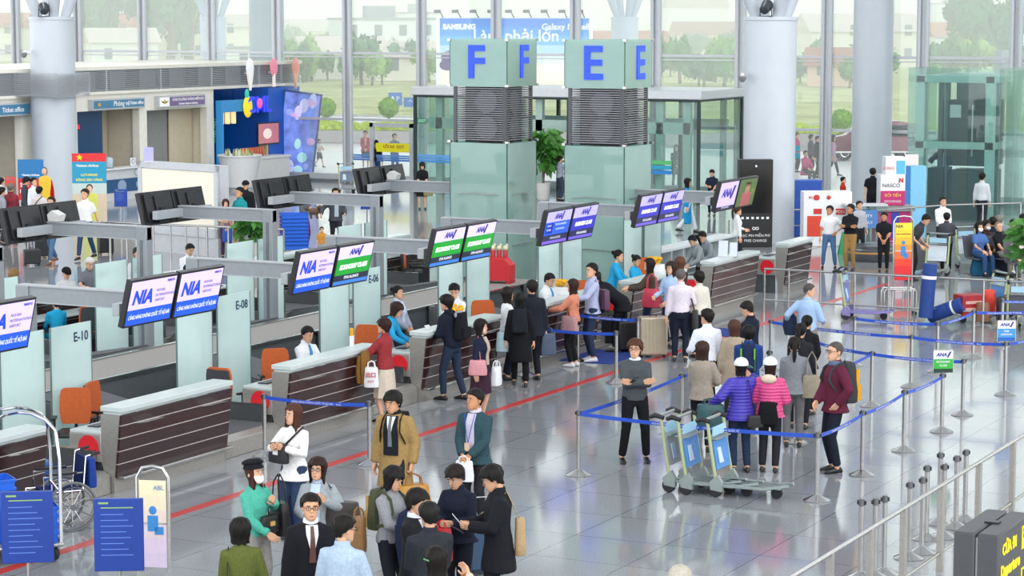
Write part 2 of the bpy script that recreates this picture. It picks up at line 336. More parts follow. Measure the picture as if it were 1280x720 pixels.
# glass lift shaft on the right
YE, XE0, XE1 = 70.17, -22.0, -19.1
b = MB()
for x in (XE0 + .35, XE1 - .35):
    b.box(x - .13, x + .13, YE + .15, YE + .4, 0, 4.5); b.box(x - .13, x + .13, YE + 2.5, YE + 2.75, 0, 4.5)
for z in (2.25, 4.3): b.box(XE0 + .2, XE1 - .2, YE + .15, YE + .4, z, z + .22); b.box(XE0 + .2, XE1 - .2, YE + 2.5, YE + 2.75, z, z + .22); b.box(XE0 + .22, XE0 + .48, YE + .4, YE + 2.5, z, z + .2); b.box(XE1 - .48, XE1 - .22, YE + .4, YE + 2.5, z, z + .2)
struct('trim_lift_frame', b, mat('lift_steel', 'a9c4bf', .4, .2))
struct('window_lift', MB().box(XE0, XE1, YE, YE + .02, 0, 4.75).box(XE0, XE0 + .02, YE, YE + 3, 0, 4.75).box(XE1 - .02, XE1, YE, YE + 3, 0, 4.75).box(XE1 + .05, XE1 + 7, YE + .6, YE + .62, 0, 4.7), TEALGLASS)
t = thing('lift_car', 'dark lift car and machinery inside the green glass shaft', 'lift', (-20.4, YE + 1.5, 0))
DM = mat('lift_dark', '2b363c', .5, .3)
MB().box(-.55, .85, -.8, .8, 1.7, 3.75).build('car', DM, t, .03); MB().box(-.35, .3, -.5, .5, 3.75, 4.3).box(.45, .8, -.4, 0, 3.75, 3.95).build('machine_box', mat('lift_grey', '5d6466', .5, .3), t)
for x in (-.85, -.65, .95): MB().box(x - .06, x + .06, -.5, -.3, 0, 4.4).build('guide_rail', mat('lift_rail', '6f7b7d', .4, .6), t)
MB().box(-.5, .8, -.7, .7, 0, 1.55).box(-1.2, -.7, -.6, .4, 0, 1.6).build('pit_housing', mat('lift_dark_b', '3a4448', .5, .3), t)
b = MB()
for i in range(5): b.tube([(-1.25 + .13 * i, -.2, 1.75 + .12 * i), (-1.15 + .13 * i, -.2, 1.9 + .12 * i)], .09, 8)
b.build('cable_chain', BLACK, t); MB().box(.25, .29, -.83, -.8, 2.0, 3.6).box(-.45, -.1, -.83, -.8, 3.2, 3.6).build('door_trim', ALUL, t)
# ------------------------------------------------------------------ the double check-in island: desks, belts, frames, screens, towers
XD, PITCHY, XM = -18.53, 4.16, -23.0
YC = [25.95 + PITCHY * i for i in range(-1, 6)]
WOOD = mat('mahogany_laminate', '2f1719', .25, 0, .12, 6, coat=.2); GROOVE = mat('groove_light', 'c9c4c0', .3, .5)
TOPM = mat('counter_white', 'c0cbcb', .22, 0, .03, 4); GREYP = mat('grey_panel', '5d6063', .3, .5, .05, 8)
BELT = mat('belt_rubber', '96928e', .75, 0, .06, 25); DARKS = mat('dark_steel', '64686c', .4, .3, .06, 12)
REDDOT = mat('red_disc', 'cf1626', .4)
def desk(label, y, group, side=1, dot=True, L=1.32):
    """side 1 faces the camera's right, -1 faces the far side."""
    t = thing('checkin_desk', label, 'desk', (XM + side * (XD - XM), y, 0), 0 if side > 0 else math.pi, group)
    MB().box(-.21, .14, -L, L, 1.1, 1.17).box(-.18, .1, -L + .02, L - .02, 1.06, 1.1).build('counter_top', TOPM, t, .008)
    MB().hexa([(.02, -L + .03, .24), (.1, -L + .03, .24 + .82), (.02, L - .03, .24), (.1, L - .03, 1.06), (-.02, -L + .03, .24), (.06, -L + .03, 1.06), (-.02, L - .03, .24), (.06, L - .03, 1.06)]) if 0 else None
    def fx(z): return .03 + .1 * (z - .22) / .85
    b = MB(); zs = [.22, .395, .57, .745, .92, 1.06]
    for i in range(5):
        z0, z1 = zs[i] + (.008 if i else 0), zs[i + 1] - .004
        b.prism([(fx(z0), z0), (fx(z1), z1), (fx(z1) - .03, z1), (fx(z0) - .03, z0)], -L + .02, L - .02)
    b.build('front_panel', WOOD, t)
    b = MB()
    for z in zs[1:5]: b.prism([(fx(z) + .002, z - .004), (fx(z) + .002, z + .008), (fx(z) - .03, z + .008), (fx(z) - .03, z - .004)], -L + .02, L - .02)
    b.build('groove_strip', GROOVE, t)
    prof = [(0, 0), (0, .22), (.1, 1.06), (-.2, 1.06), (-.2, .8), (-.2, .41), (-.14, .2), (-.14, 0)]
    for s in (-1, 1): MB().prism(prof, s * L - .02 * (s > 0), s * L + .02 * (s < 0)).build('end_panel', BRUSHED, t)
    MB().box(-.13, -.004, -L + .02, L - .02, 0, .2).build('plinth', BRUSHED, t)
    MB().box(-.02, .13, -L + .05, L - .02, .19, .235).build('bumper_rail', STEEL, t, .01)
    MB().box(-.72, -.2, -L, L, .78, .82).build('worktop', TOPM, t, .006)
    for s in (-1, 1):
        p = MB().box(-.72, -.2, s * L - .015, s * L + .015, .41, .78).build('side_panel', BRUSHED, t, .01)
        if dot and s < 0: MB().lathe([(.165, 0), (.165, .012)], 28, M=Matrix.Translation((-.4, s * L - .012, .6)) @ Euler((R(90), 0, 0)).to_matrix().to_4x4()).build('red_disc', REDDOT, p)
        MB().box(-.72, -.22, s * (L - .03), s * (L - .06), 0, .41).build('foot_panel', GREYP, t)
    for yy in (-.95, .55):
        MB().hexa([(.1, yy, .9), (.26, yy + .05, .93), (.1, yy + .5, .9), (.26, yy + .42, .93), (.1, yy, .912), (.26, yy + .05, .942), (.1, yy + .5, .912), (.26, yy + .42, .942)]).build('bag_shelf', STEEL, t)
    k = MB().box(-.62, -.45, -L + .25, -L + .7, .82, .835).build('keyboard', BLACK, t, .004)
    return t
ORD = ['partly cut by the left edge of the picture', 'nearest whole one, with nobody at it', 'where the man in a blue tie sits', 'where the woman in cyan stands', 'behind the man in navy and the black backpack', 'where the two women in cyan work', 'with the steel card stand and glossy reflections', 'farthest of the row, beside the steel rail']
YC.append(50.75)
for i, y in enumerate(YC):
    desk('mahogany check-in desk with white counter, ' + ORD[i], y, 'check-in desks of the near row', L=1.32 if i < 7 else .8)
    if i < 7: desk('far-row check-in desk seen from behind, ' + ['first', 'second', 'third', 'fourth', 'fifth', 'sixth', 'seventh'][i] + ' from the left', y, 'check-in desks of the far row', -1, False)
# scales with skirts between the desks, and the belt that carries bags away
def scale(label, y, side, group):
    t = thing('baggage_scale', label, 'baggage scale', (XM + side * (XD - XM), y, 0), 0 if side > 0 else math.pi, group)
    w = .75
    MB().prism([(-.05, 0), (-.05, .25), (-.15, .3), (-1.9, .3), (-1.9, 0)], -w, w).build('housing', BRUSHED, t, .01)
    MB().box(-1.88, -.2, -w + .12, w - .12, .3, .315).build('belt', mat('scale_belt', '55575a', .7), t)
    for s in (-1, 1):
        p = MB().box(-1.9, -.3, s * (w - .05) - .025, s * (w - .05) + .025, .3, .56).build('guard', GREYP, t)
        MB().box(-1.9, -.28, s * (w - .05) - .03, s * (w - .05) + .03, .56, .58).box(-.33, -.27, s * (w - .05) - .03, s * (w - .05) + .03, .3, .56).build('guard_edge', STEEL, p)
    MB().prism([(-2.0, .1), (-2.0, .34), (-3.6, .62), (-3.69, .62), (-3.69, .1)], -w + .1, w - .1).build('feeder', DARKS, t)
    MB().prism([(-2.0, .345), (-2.0, .365), (-3.6, .645), (-3.6, .625)], -w + .16, w - .16).build('feeder_belt', mat('scale_belt'), t)
    return t
for i, y in enumerate(YC[:7]):
    n = ['first', 'second', 'third', 'fourth', 'fifth', 'sixth', 'seventh', 'eighth'][i]
    if i < 6: scale('low steel baggage scale between two near-row desks, %s from the left' % n, y + PITCHY / 2, 1, 'baggage scales of the near row')
    if i < 6: scale('low steel baggage scale between two far-row desks, %s from the left' % n, y + PITCHY / 2, -1, 'baggage scales of the far row')
t = thing('baggage_conveyor', 'long grey baggage conveyor running between the two rows of desks', 'conveyor', (XM, 31, 0))
MB().box(-.72, .72, -15, 14.2, .0, .56).build('side_plate', DARKS, t); MB().box(-.66, .66, -15, 14.15, .56, .6).build('belt', BELT, t)
MB().box(.66, .74, -15, 14.2, .56, .625).box(-.74, -.66, -15, 14.2, .56, .625).build('edge_strip', STEEL, t)
# glass partitions
INK = plastic('1f3a5f')
def partition(y0, y1, side, label, num=None, top=1.93):
    x = XM + side * 2.35
    t = thing('glass_partition', label, 'glass partition', (x, (y0 + y1) / 2, 0), 0, 'frosted glass partitions')
    L = (y1 - y0) / 2
    p = MB().box(-.008, .008, -L, L, .02, top).build('glass_pane', FROST, t)
    MB().box(-.012, .012, -L - .012, -L, 0, top).box(-.012, .012, L, L + .012, 0, top).build('edge_trim', mat('glass_edge', '66807f', .3, .3), t)
    MB().box(-.04, .04, -L, L, 0, .05).build('floor_shoe', STEEL, t)
    if num: text(num, .19, INK, p, (side * .012, L - .24 if side > 0 else -L + .24, top - .2), (R(90), 0, R(90) * side), bold=.004, ext=.001)
    return t
for i in range(7):
    y = YC[i]
    for side, ch in ((1, 'E'), (-1, 'F')):
        if i == 6 and side < 0: continue
        n = 12 - 2 * i; who = {1: 'near', -1: 'far'}[side]
        num = '%s-%02d' % (ch, n) if (side > 0 and i in (1, 2, 3)) or side < 0 else None
        num2 = '%s-%02d' % (ch, n - 1) if side < 0 else None
        o_ = ['first', 'second', 'third', 'fourth', 'fifth', 'sixth', 'seventh'][i]
        partition(y - 1.02, y - .08, side, 'left pane of the %s frosted partition pair from the left, %s row' % (o_, who), num2 if side < 0 else None)
        partition(y + .08, y + 1.0, side, 'right pane of the %s frosted partition pair from the left, %s row' % (o_, who) + (', numbered ' + num if num else ''), num)
# overhead frames
FRM = mat('frame_grey', '8d9399', .42, .2); FRL = mat('frame_light', 'a7acb1', .4, .2)
def frame(y, side, label, lamp=False, wall=0.0, arm=2.27):
    t = thing('screen_frame', label, 'overhead frame', (XM + side * 2.0, y, 0), 0, 'overhead screen frames')
    s = side; a0 = wall or -.11
    if wall: MB().box(s * .26 - .05, s * .26 + .05, -.08, .08, 0, 2.4).build('post', FRM, t, .006)
    if not wall:
        MB().box(-.11, .11, -.1, .1, 0, 2.53).build('post', FRM, t, .008); MB().box(-.16, .16, -.14, .14, 0, .02).build('base_plate', STEEL, t)
        MB().box(-.03, .03, -.108, .108, .1, 2.3).build('post_channel', mat('channel_grey', '6c7176', .5, .3), t)
    MB().box(min(s * a0, s * (arm + .07)), max(s * a0, s * (arm + .07)), -.07, .07, 2.31, 2.53).build('beam', FRM, t, .006)
    MB().box(min(s * a0, s * (arm + .07)), max(s * a0, s * (arm + .07)), -.09, .09, 2.53, 2.55).box(min(s * a0, s * (arm + .07)), max(s * a0, s * (arm + .07)), -.09, .09, 2.3, 2.315).build('beam_flange', FRL, t)
    MB().box(s * arm - .06, s * arm + .06, -.95, .95, 2.33, 2.5).build('cross_arm', FRL, t, .006)
    if lamp: MB().prism([(-.1, 0), (.12, 0), (.16, .12), (-.02, .2), (-.12, .12)], -.1, .1, 'y', M=Matrix.Translation((s * 2.0, .0, 2.56))).build('camera_box', mat('camera_grey', 'c9cbc9', .4), t)
    return t
LILAC = 'c9b6f2'
def monitor(y, side, label, kind, group):
    off = 4.55 if side > 0 else 4.36
    t = thing('flat_monitor', label, 'screen', (XM + side * off, y, 2.52), 0 if side > 0 else math.pi, group)
    M = Euler((0, R(14), 0)).to_matrix().to_4x4()
    rot = bpy.data.objects  # local frame: x outwards, y along the row
    w, h = .535, .335
    MB().box(-.07, .02, -w, w, -h, h, M).build('housing', BLACK, t, .008)
    MB().box(-.13, -.07, -w * .8, w * .8, -h * .75, h * .85, M).box(-.17, -.13, -.16, .16, -h * .9, h * .7, M).build('back_cover', BLACK, t, .008)
    MB().box(-.21, -.12, -.07, .07, -.12, .03).build('mount', mat('mount_dark', '2b2c30', .5, .4), t)
    w -= .03; h -= .03; b = MB(); E = []
    def band(z0, z1, col, y0=-w, y1=w, e=.5):
        b.mi(len(E)); E.append(glow(col, e)); b.add([(.022, y0, z0), (.022, y1, z0), (.022, y1, z1), (.022, y0, z1)], [(0, 1, 2, 3)], M)
    T = []
    def tx(s_, sz, yy, zz, col, align='CENTER', **k): T.append((s_, sz, yy, zz, col, align, k))
    if kind == 'nia':
        band(-h * .30, h, 'd6c3f5'); band(-h, -h * .30, '1d55e0')
        tx('NIA', .26, -.22, .07, '1b45c9', bold=.012, shear=.2); tx('NOI BAI', .055, .08, .14, '46407a', 'LEFT'); tx('INTERNATIONAL', .055, .08, .07, '46407a', 'LEFT'); tx('AIRPORT', .055, .08, 0, '46407a', 'LEFT')
        tx('CẢNG HÀNG KHÔNG QUỐC TẾ NỘI BÀI', .078, 0, -.2, 'ffffff', shear=.2, sx=.64); tx('NMAP12', .045, .38, .26, '3a3ab0', bold=.002)
    elif kind == 'eco':
        band(h * .35, h, 'd9c9f7'); band(-h * .5, h * .35, '119a2c'); band(-h * .82, -h * .5, '20283a', e=.4); band(-h, -h * .82, '3b7be0')
        ana(tx, 0, .205, .13); tx('ECONOMY CLASS', .1, 0, -.03, 'f4fff4', bold=.006, shear=.2); tx('STAR ALLIANCE', .06, 0, -.2, 'd8dce6', bold=.002)
    elif kind == 'bus':
        band(h * .35, h, 'b7aef0'); band(-h * .45, h * .35, '2b2bb4'); band(-h * .82, -h * .45, '1b1f4a', e=.4); band(-h, -h * .82, '6b5be0')
        ana(tx, 0, .205, .13); tx('BUSINESS CLASS', .1, 0, -.02, 'f0f0ff', bold=.006, shear=.2); tx('STAR ALLIANCE', .06, 0, -.2, 'd8dce6', bold=.002)
    elif kind == 'list':
        band(h * .35, h, 'b7aef0'); band(-h * .45, h * .35, '2358dc'); band(-h * .35, h * .28, '1b2fa0', -w * .9, -w * .35); band(-h * .82, -h * .45, '1b1f4a', e=.4); band(-h, -h * .82, '7a5be0')
        ana(tx, 0, .205, .13); tx('FLIGHT', .05, -.34, .04, 'e0e8ff'); tx('NH 858', .05, -.34, -.04, 'e0e8ff'); tx('TOKYO HANEDA', .06, .12, .05, 'cfe0ff'); tx('CHECK-IN 08:30', .05, .12, -.04, 'cfe0ff'); tx('STAR ALLIANCE', .06, 0, -.2, 'd8dce6')
    elif kind == 'ana':
        band(-h * .75, h, 'cdbcf8'); band(-h, -h * .75, '1e2140', e=.4); ana(tx, 0, .06, .24); tx('STAR ALLIANCE', .06, 0, -.26, 'd8dce6')
    elif kind == 'photo':
        band(-h, h, '556b3f', e=.5); band(-h, 0, 'd06a7a', -w * .5, w * .55, .6); band(-.05, h * .6, 'd8a58c', -.12, .14, .6); band(h * .45, h * .75, '3a2a22', -.14, .16, .3); band(-h * .2, h * .2, '8a9a5a', w * .5, w * .9, .5)
    sc_ = b.build('screen', E or [BLACK], t)
    Mi = Matrix.Rotation(R(14), 4, 'Y') @ Matrix.Rotation(R(90), 4, 'Z') @ Matrix.Rotation(R(90), 4, 'X')
    for s_, sz, yy, zz, col, al, kw in T:
        o = text(s_, sz, glow(col, .5), sc_, M @ V((.025, yy, zz)), Mi.to_euler(), al, ext=.0005, **kw)
    return t
def ana(tx, y, z, s):
    tx('ANA', s, y - s * .35, z, '27238f', bold=s * .05, shear=.25); tx('/', s * 1.25, y + s * 1.0, z, '27238f', bold=s * .16, shear=.2)
KE = [('nia', 'nia'), ('nia', 'nia'), ('nia', 'eco'), ('eco', 'eco'), ('list', 'bus'), ('bus', 'bus'), ('ana', 'photo')]
KD = {'nia': 'lilac and blue airport screen', 'eco': 'green economy class screen', 'bus': 'indigo business class screen', 'list': 'blue flight list screen', 'ana': 'lilac airline logo screen', 'photo': 'screen showing a person in pink'}
for i in range(7):
    y = YC[i] if i else YC[0]
    o_ = ['first', 'second', 'third', 'fourth', 'fifth', 'sixth', 'seventh'][i]
    frame(y, 1, 'grey overhead frame carrying the %s pair of screens from the left, near row' % o_, wall=.17 if i == 6 else 0)
    for j, d in ((0, -.56), (1, .56)):
        monitor(y + d, 1, 'tilted %s, %s of the %s pair from the left' % (KD[KE[i][j]], ['left', 'right'][j], o_), KE[i][j], 'check-in screens facing the near queue')
    if 1 <= i + 1 <= 6 and i < 6:
        frame(YC[i + 1], -1, 'grey far-row overhead frame with the %s pair of black screen backs' % o_, lamp=i in (0, 1, 2, 5), wall=.12 if i == 5 else 0, arm=2.08)
        for j, d in ((0, -.56), (1, .56)):
            monitor(YC[i + 1] + d, -1, 'black monitor back, %s one of the %s pair from the left, far row' % (['left', 'right'][j], o_), 'none', 'check-in screens facing the far side')
# office chairs
def chair(x, y, rz, label, col='c05a24', back=0):
    t = thing('office_chair', label, 'chair', (x, y, 0), rz, 'orange office chairs'); C = mat('chair_' + col, col, .7, 0, .08, 20)
    b = MB()
    for k_ in range(5):
        a = 2 * math.pi * k_ / 5; b.tube([(0, 0, .1), (.27 * math.cos(a), .27 * math.sin(a), .07)], [.03, .018], 6); b.ell((.27 * math.cos(a), .27 * math.sin(a), .035), (.035, .035, .035), 8, 6)
    b.build('star_base', BLACK, t); MB().tube([(0, 0, .09), (0, 0, .42)], .03, 8).build('gas_lift', BLACK, t)
    MB().loft([[(sx_ * .23, sy * .23, z) if abs(sx_) + abs(sy) < 2 else (sx_ * .2, sy * .2, z) for sx_, sy in ((-1, -1), (0, -1), (1, -1), (1, 0), (1, 1), (0, 1), (-1, 1), (-1, 0))] for z in (.42, .44, .49, .5)]).build('seat', BLACK, t, .01)
    rings = []; rb = []
    for z, w_ in ((.56, .17), (.6, .205), (.75, .225), (.95, .22), (1.04, .2), (1.07, .16)):
        yb = .2 + .05 * (z - .56)
        rings.append([(-w_, yb + .02, z), (0, yb + .045, z), (w_, yb + .02, z), (w_, yb - .02, z), (0, yb - .005, z), (-w_, yb - .02, z)])
        rb.append([(-w_ * .96, yb + .05, z), (0, yb + .08, z), (w_ * .96, yb + .05, z), (w_ * .96, yb + .02, z), (0, yb + .045, z), (-w_ * .96, yb + .02, z)])
    MB().loft(rings).build('backrest', C, t); MB().loft(rb[1:-1]).build('back_shell', mat('chair_shell', '3a3c42', .5), t)
    MB().tube([(0, .05, .43), (0, .25, .45), (0, .27, .7)], .025, 6).build('back_bar', BLACK, t)
    for s in (-1, 1): MB().tube([(s * .22, .02, .45), (s * .28, .02, .5), (s * .28, .02, .66)], .018, 6).box(s * .28 - .03, s * .28 + .03, -.12, .14, .66, .69).build('armrest', BLACK, t)
    return t
def chair_at(px, py, rz, label, z=1.07, x=None):
    p = onx(px, py, x) if x else G(px, py, z); chair(p.x, p.y, rz, label)
chair_at(92, 488, YAW + R(5), 'orange office chair seen from the front behind the cut-off left desk')
chair_at(133, 478, YAW + R(75), 'orange office chair in profile just left of the nearest whole desk')
chair_at(285, 457, YAW + R(150), 'office chair with dark back shell turned at the end of the nearest whole desk')
chair_at(348, 438, YAW + R(20), 'orange office chair behind the seated man in a blue tie')
chair_at(454, 408, YAW + R(-15), 'orange office chair behind the white counter near the woman in the red sweater')
chair_at(607, 377, YAW + R(15), 'orange office chair left of the woman in the white and navy vest')
chair_at(727, 352, YAW + R(15), 'orange office chair behind the woman in the salmon top')
chair_at(811, 323, YAW + R(10), 'orange office chair behind the long-haired woman with the red bag')
chair_at(105, 380, YAW + R(-140), 'office chair with dark shell between the two women in cyan in the far row', x=None)
chair_at(516, 316, YAW + R(100), 'red-backed office chair in the far row behind the second green screen', x=-26.35)
# the two lettered towers of glass
SILL = mat('louvre_dark', '55565c', .4, .6); LETTER = mat('sign_blue', '1646e8', .35, emit=.35)
def tower(x0, ch, label):
    y0 = 46.1; W = 1.46
    t = thing('lettered_tower', label, 'tower', (x0 + W / 2, y0 + W / 2, 0)); h = W / 2
    def shell(a, z0, z1, th=.02):
        b = MB(); b.box(-a, a, -a, -a + th, z0, z1).box(-a, a, a - th, a, z0, z1).box(-a, -a + th, -a, a, z0, z1).box(a - th, a, -a, a, z0, z1); return b
    shell(h, 0, 3.5).build('glass_body', TOWERG, t)
    MB().box(-h + .12, h - .12, -h + .12, h - .12, 0, 3.45).build('inner_core', mat('tower_core', 'a8d2cc', .6), t)
    b = MB()
    for sx_ in (-1, 1):
        for sy in (-1, 1): MB().box(sx_ * (h - .1) - .035, sx_ * (h - .1) + .035, sy * (h - .1) - .035, sy * (h - .1) + .035, 3.45, 4.8).build('corner_post', SILL, t)
    b = MB(); a = h - .07
    for k_ in range(24):
        z = 3.56 + k_ * .05
        b.box(-a, a, -a, -a + .03, z, z + .02).box(-a, a, a - .03, a, z, z + .02).box(-a, -a + .03, -a, a, z, z + .02).box(a - .03, a, -a, a, z, z + .02)
    b.build('louvre', mat('louvre_light', '8a8b90', .4, .5), t)
    cu = MB().box(-.5, .5, -.4, .45, 3.5, 4.75).build('fan_unit', mat('fan_black', '232428', .6), t)
    b = MB()
    for zz in (3.83, 4.42): b.lathe([(.06, 0), (.26, .01), (.29, .05), (.29, -.03)], 18, M=Matrix.Translation((.05, -.42, zz)) @ Euler((R(90), 0, 0)).to_matrix().to_4x4())
    for zz in (3.83, 4.42): b.lathe([(.06, 0), (.26, .01), (.29, .05), (.29, -.03)], 18, M=Matrix.Translation((.52, 0, zz)) @ Euler((0, R(90), 0)).to_matrix().to_4x4())
    b.build('fan', mat('fan_grey', '60626a', .4, .4), cu)
    shell(h, 4.76, 5.82, .015).build('sign_box', TOWERG, t)
    MB().box(-h + .06, h - .06, -h + .06, h - .06, 4.78, 5.8).build('light_core', mat('sign_core', 'b4d6cf', .6, emit=.05), t)
    b = MB()
    for sx_ in (-1, 1):
        for sy in (-1, 1):
            for z in (.02, 3.5, 4.76, 5.78): b.box(sx_ * h - .04, sx_ * h + .04, sy * h - .04, sy * h + .04, z, z + .05)
    b.build('clamp', STEEL, t)
    text(ch, 1.02, LETTER, t, (-.04 if ch == 'E' else -.06, -h - .012, 5.28), (R(90), 0, 0), bold=.022, ext=.012)
    text(ch, 1.02, LETTER, t, (h + .012, .08, 5.28), (R(90), 0, R(90)), bold=.022, ext=.012)
    b = MB()
    for z in (1.2, 2.35): b = MB(); b.tube([(-h + .2, -h - .03, z), (-.15, -h - .03, z + .03), (h - .2, -h - .03, z)], .012, 6).tube([(h + .03, -h + .2, z), (h + .03, h - .2, z)], .012, 6); b.build('glass_fixing', STEEL, t)
tower(-25.14, 'F', 'square glass tower with louvres and a blue letter F')
tower(-22.27, 'E', 'square glass tower with louvres and a blue letter E')
# ------------------------------------------------------------------ outside: forecourt, planter hedge, field, trees, houses, billboard, car
def place(px, d, z=0.0):                     # the point straight ahead of pixel column px at distance d
    r = _ray(px, 22); return CAM + V((r.x, r.y, 0)) * d * 1.0 + V((0, 0, z - HC))
GRASS = mat('field_grass', 'b6bb86', .95, 0, .25, .25, .3, spec=.1)
MB().box(-900, 900, YW + .1, 131, -.3, -.02).build('ground_forecourt', mat('pavement', 'd6d6d6', .35, 0, .04, .6))['kind'] = 'structure'
tag(MB().box(-900, 900, 131, 2400, -.4, -.03).build('field', GRASS), kind='structure')
tag(MB().box(-900, 900, 104.5, 110, -.019, .0).build('road_strip', mat('asphalt', '9a9a9c', .6, 0, .06, 1)), kind='structure')
pa, pb = place(180, 118), place(1300, 112)
def along(a, b, t): return a + (b - a) * t
def strip(name, a, b, w, z0, z1, m, kind, rough=0):
    d = (b - a).normalized(); n = V((-d.y, d.x, 0)); q = MB(); N_ = 120 if rough else 1; rings = []
    for i in range(N_ + 1):
        p = along(a, b, i / N_); j = lambda: random.uniform(-rough, rough)
        rings.append([(p + n * (0 + j())) + V((0, 0, z0)), (p + n * (w + j())) + V((0, 0, z0)), (p + n * (w + j())) + V((0, 0, z1 + j())), (p + n * (w * .5 + j())) + V((0, 0, z1 + .1 * (rough > 0) + j())), (p + n * j()) + V((0, 0, z1 + j()))])
    q.loft(rings); return tag(q.build(name, m), kind=kind)
strip('wall_planter', pa, pb, 1.6, 0, .62, paint('b3adac', .7), 'structure')
hz = strip('hedge', pa + V((0, .3, 0)), pb + V((0, .3, 0)), 1.2, .64, .95, mat('hedge_leaf', 'a9bd3a', .9, 0, .45, 6, .5, spec=.1), None, .1)
tag(hz, 'long clipped yellow-green hedge along the top of the forecourt planter wall', 'hedge')
LEAF = [mat('leaf_%d' % i, c, .8, 0, .35, .6, .2, spec=.15) for i, c in enumerate(('5d8a4a', '79a05c', '4e7a4c', '8fae62'))]
BARK = mat('bark', '6e5f50', .9, 0, .2, 6)
def crown_mesh(seed, blobs, n, size, leaf):
    rnd = random.Random(seed); b = MB(); cs = []
    for _ in range(blobs):
        a = rnd.uniform(0, 6.28); r = rnd.uniform(0, .62); z = rnd.uniform(.34, .86); cs.append((r * math.cos(a), r * math.sin(a), z, rnd.uniform(.2, .36)))
    for c in cs: b.ell(c[:3], (c[3] * .86, c[3] * .86, c[3] * .7), 8, 6)
    for _ in range(n):
        c = rnd.choice(cs); d = V((rnd.gauss(0, 1), rnd.gauss(0, 1), rnd.gauss(0, .8))).normalized(); p = V(c[:3]) + d * c[3] * rnd.uniform(.75, 1.1)
        u = V((rnd.gauss(0, 1), rnd.gauss(0, 1), rnd.gauss(0, 1))).normalized(); v = u.orthogonal().normalized(); s = leaf * rnd.uniform(.6, 1.3)
        b.add([p - u * s, p - v * s * .6, p + u * s, p + v * s * .6], [(0, 1, 2, 3)])
    me = b.mesh('crown', LEAF[0]); me.polygons.foreach_set('use_smooth', [False] * len(me.polygons)); return me
CROWNS = [crown_mesh(i, 9 + i % 3, 420, 1, .085) for i in range(4)]
TRUNK = MB().tube([(0, 0, 0), (.02, .01, .3), (0, 0, .6)], [.045, .035, .02], 7).tube([(0, .0, .3), (.2, .1, .6)], [.02, .01], 5).tube([(0, .0, .3), (-.2, -.08, .55)], [.02, .01], 5).mesh('trunk', BARK)
def tree(px, d, h, wd, kind, leaf, label, group):
    t = thing('tree', label, 'tree', place(px, d), random.uniform(0, 6.28), group)
    me = CROWNS[kind].copy() if 0 else CROWNS[kind]
    c = bpy.data.objects.new('crown', me); COL.objects.link(c); c.parent = t; c.scale = (wd, wd, h)
    if leaf:
        c.material_slots[0].link = 'OBJECT'; c.material_slots[0].material = LEAF[leaf]
    k_ = bpy.data.objects.new('trunk', TRUNK); COL.objects.link(k_); k_.parent = t; k_.scale = (h, h, h)
rt = random.Random(11)
for x in list(range(362, 545, 15)) + list(range(826, 930, 14)) + list(range(1000, 1112, 16)) + list(range(1160, 1290, 17)):
    tree(x + rt.uniform(-6, 6), rt.uniform(205, 250), rt.uniform(2.3, 4.3), rt.uniform(1.7, 3.0), rt.randrange(4), rt.randrange(4), 'green leafy tree in the belt at the far edge of the field', 'trees at the edge of the field')
for x in list(range(140, 260, 26)) + list(range(350, 545, 17)) + list(range(740, 930, 17)) + list(range(995, 1290, 19)):
    if 545 < x < 735: continue
    tree(x + rt.uniform(-6, 6), rt.uniform(300, 430), rt.uniform(2.4, 4.4), rt.uniform(2.0, 3.8), rt.randrange(4), rt.randrange(3), 'hazy tree among the distant houses beyond the field', 'trees among the distant houses')
for x, d, h, w_ in ((125, 330, 13, 6), (212, 310, 15, 8), (235, 320, 17, 7), (1215, 270, 9, 6), (1250, 262, 8, 6), (200, 340, 11, 7)):
    tree(x, d, h, w_, 1, 2, 'tall hazy tree standing high above the red roofs' if x < 500 else 'broad pale green tree behind the lift shaft', 'tall trees')
for x, n in ((406, 'left'), (485, 'right')):
    p = place(x, 121.0, 0); q = MB(); rr = random.Random(x)
    t = thing('ball_shrub', 'round clipped shrub behind the hedge, %s one of the two left of the billboard' % n, 'shrub', (p.x, p.y, 0))
    def ball(t, r, zc):
        q = MB(); q.ell((0, 0, zc), (r * .9, r * .9, r * .9), 16, 12)
        for _ in range(500):
            d = V((rr.gauss(0, 1), rr.gauss(0, 1), rr.gauss(0, 1))).normalized(); pp = V((0, 0, zc)) + d * r * rr.uniform(.85, 1.03); u = d.orthogonal().normalized(); u = (u + d * rr.uniform(-.6, .6)).normalized(); v = d.cross(u); s = .07 * r + .03
            q.add([pp - u * s, pp - v * s, pp + u * s, pp + v * s], [(0, 1, 2, 3)])
        q.build('foliage', mat('ball_leaf', '7da83c', .85, 0, .4, 8, spec=.1), t); MB().tube([(0, 0, 0), (0, 0, zc)], .05, 6).build('stem', BARK, t)
    ball(t, .55, 1.62)
p = place(1054, 108.5); t = thing('ball_shrub', 'round clipped shrub beside the roof of the parked maroon car', 'shrub', (p.x, p.y, 0)); ball(t, .55, 1.5)
ROOFS = {'red': mat('roof_red', 'b5705c', .8, 0, .15, 2), 'pale': mat('roof_pale', 'cfc4bc', .8, 0, .1, 2), 'grey': mat('roof_grey', '9aa0a6', .8, 0, .1, 2), 'rust': mat('roof_rust', '9c6a58', .8, 0, .15, 2)}
WINM = mat('house_window', '6d7780', .3)
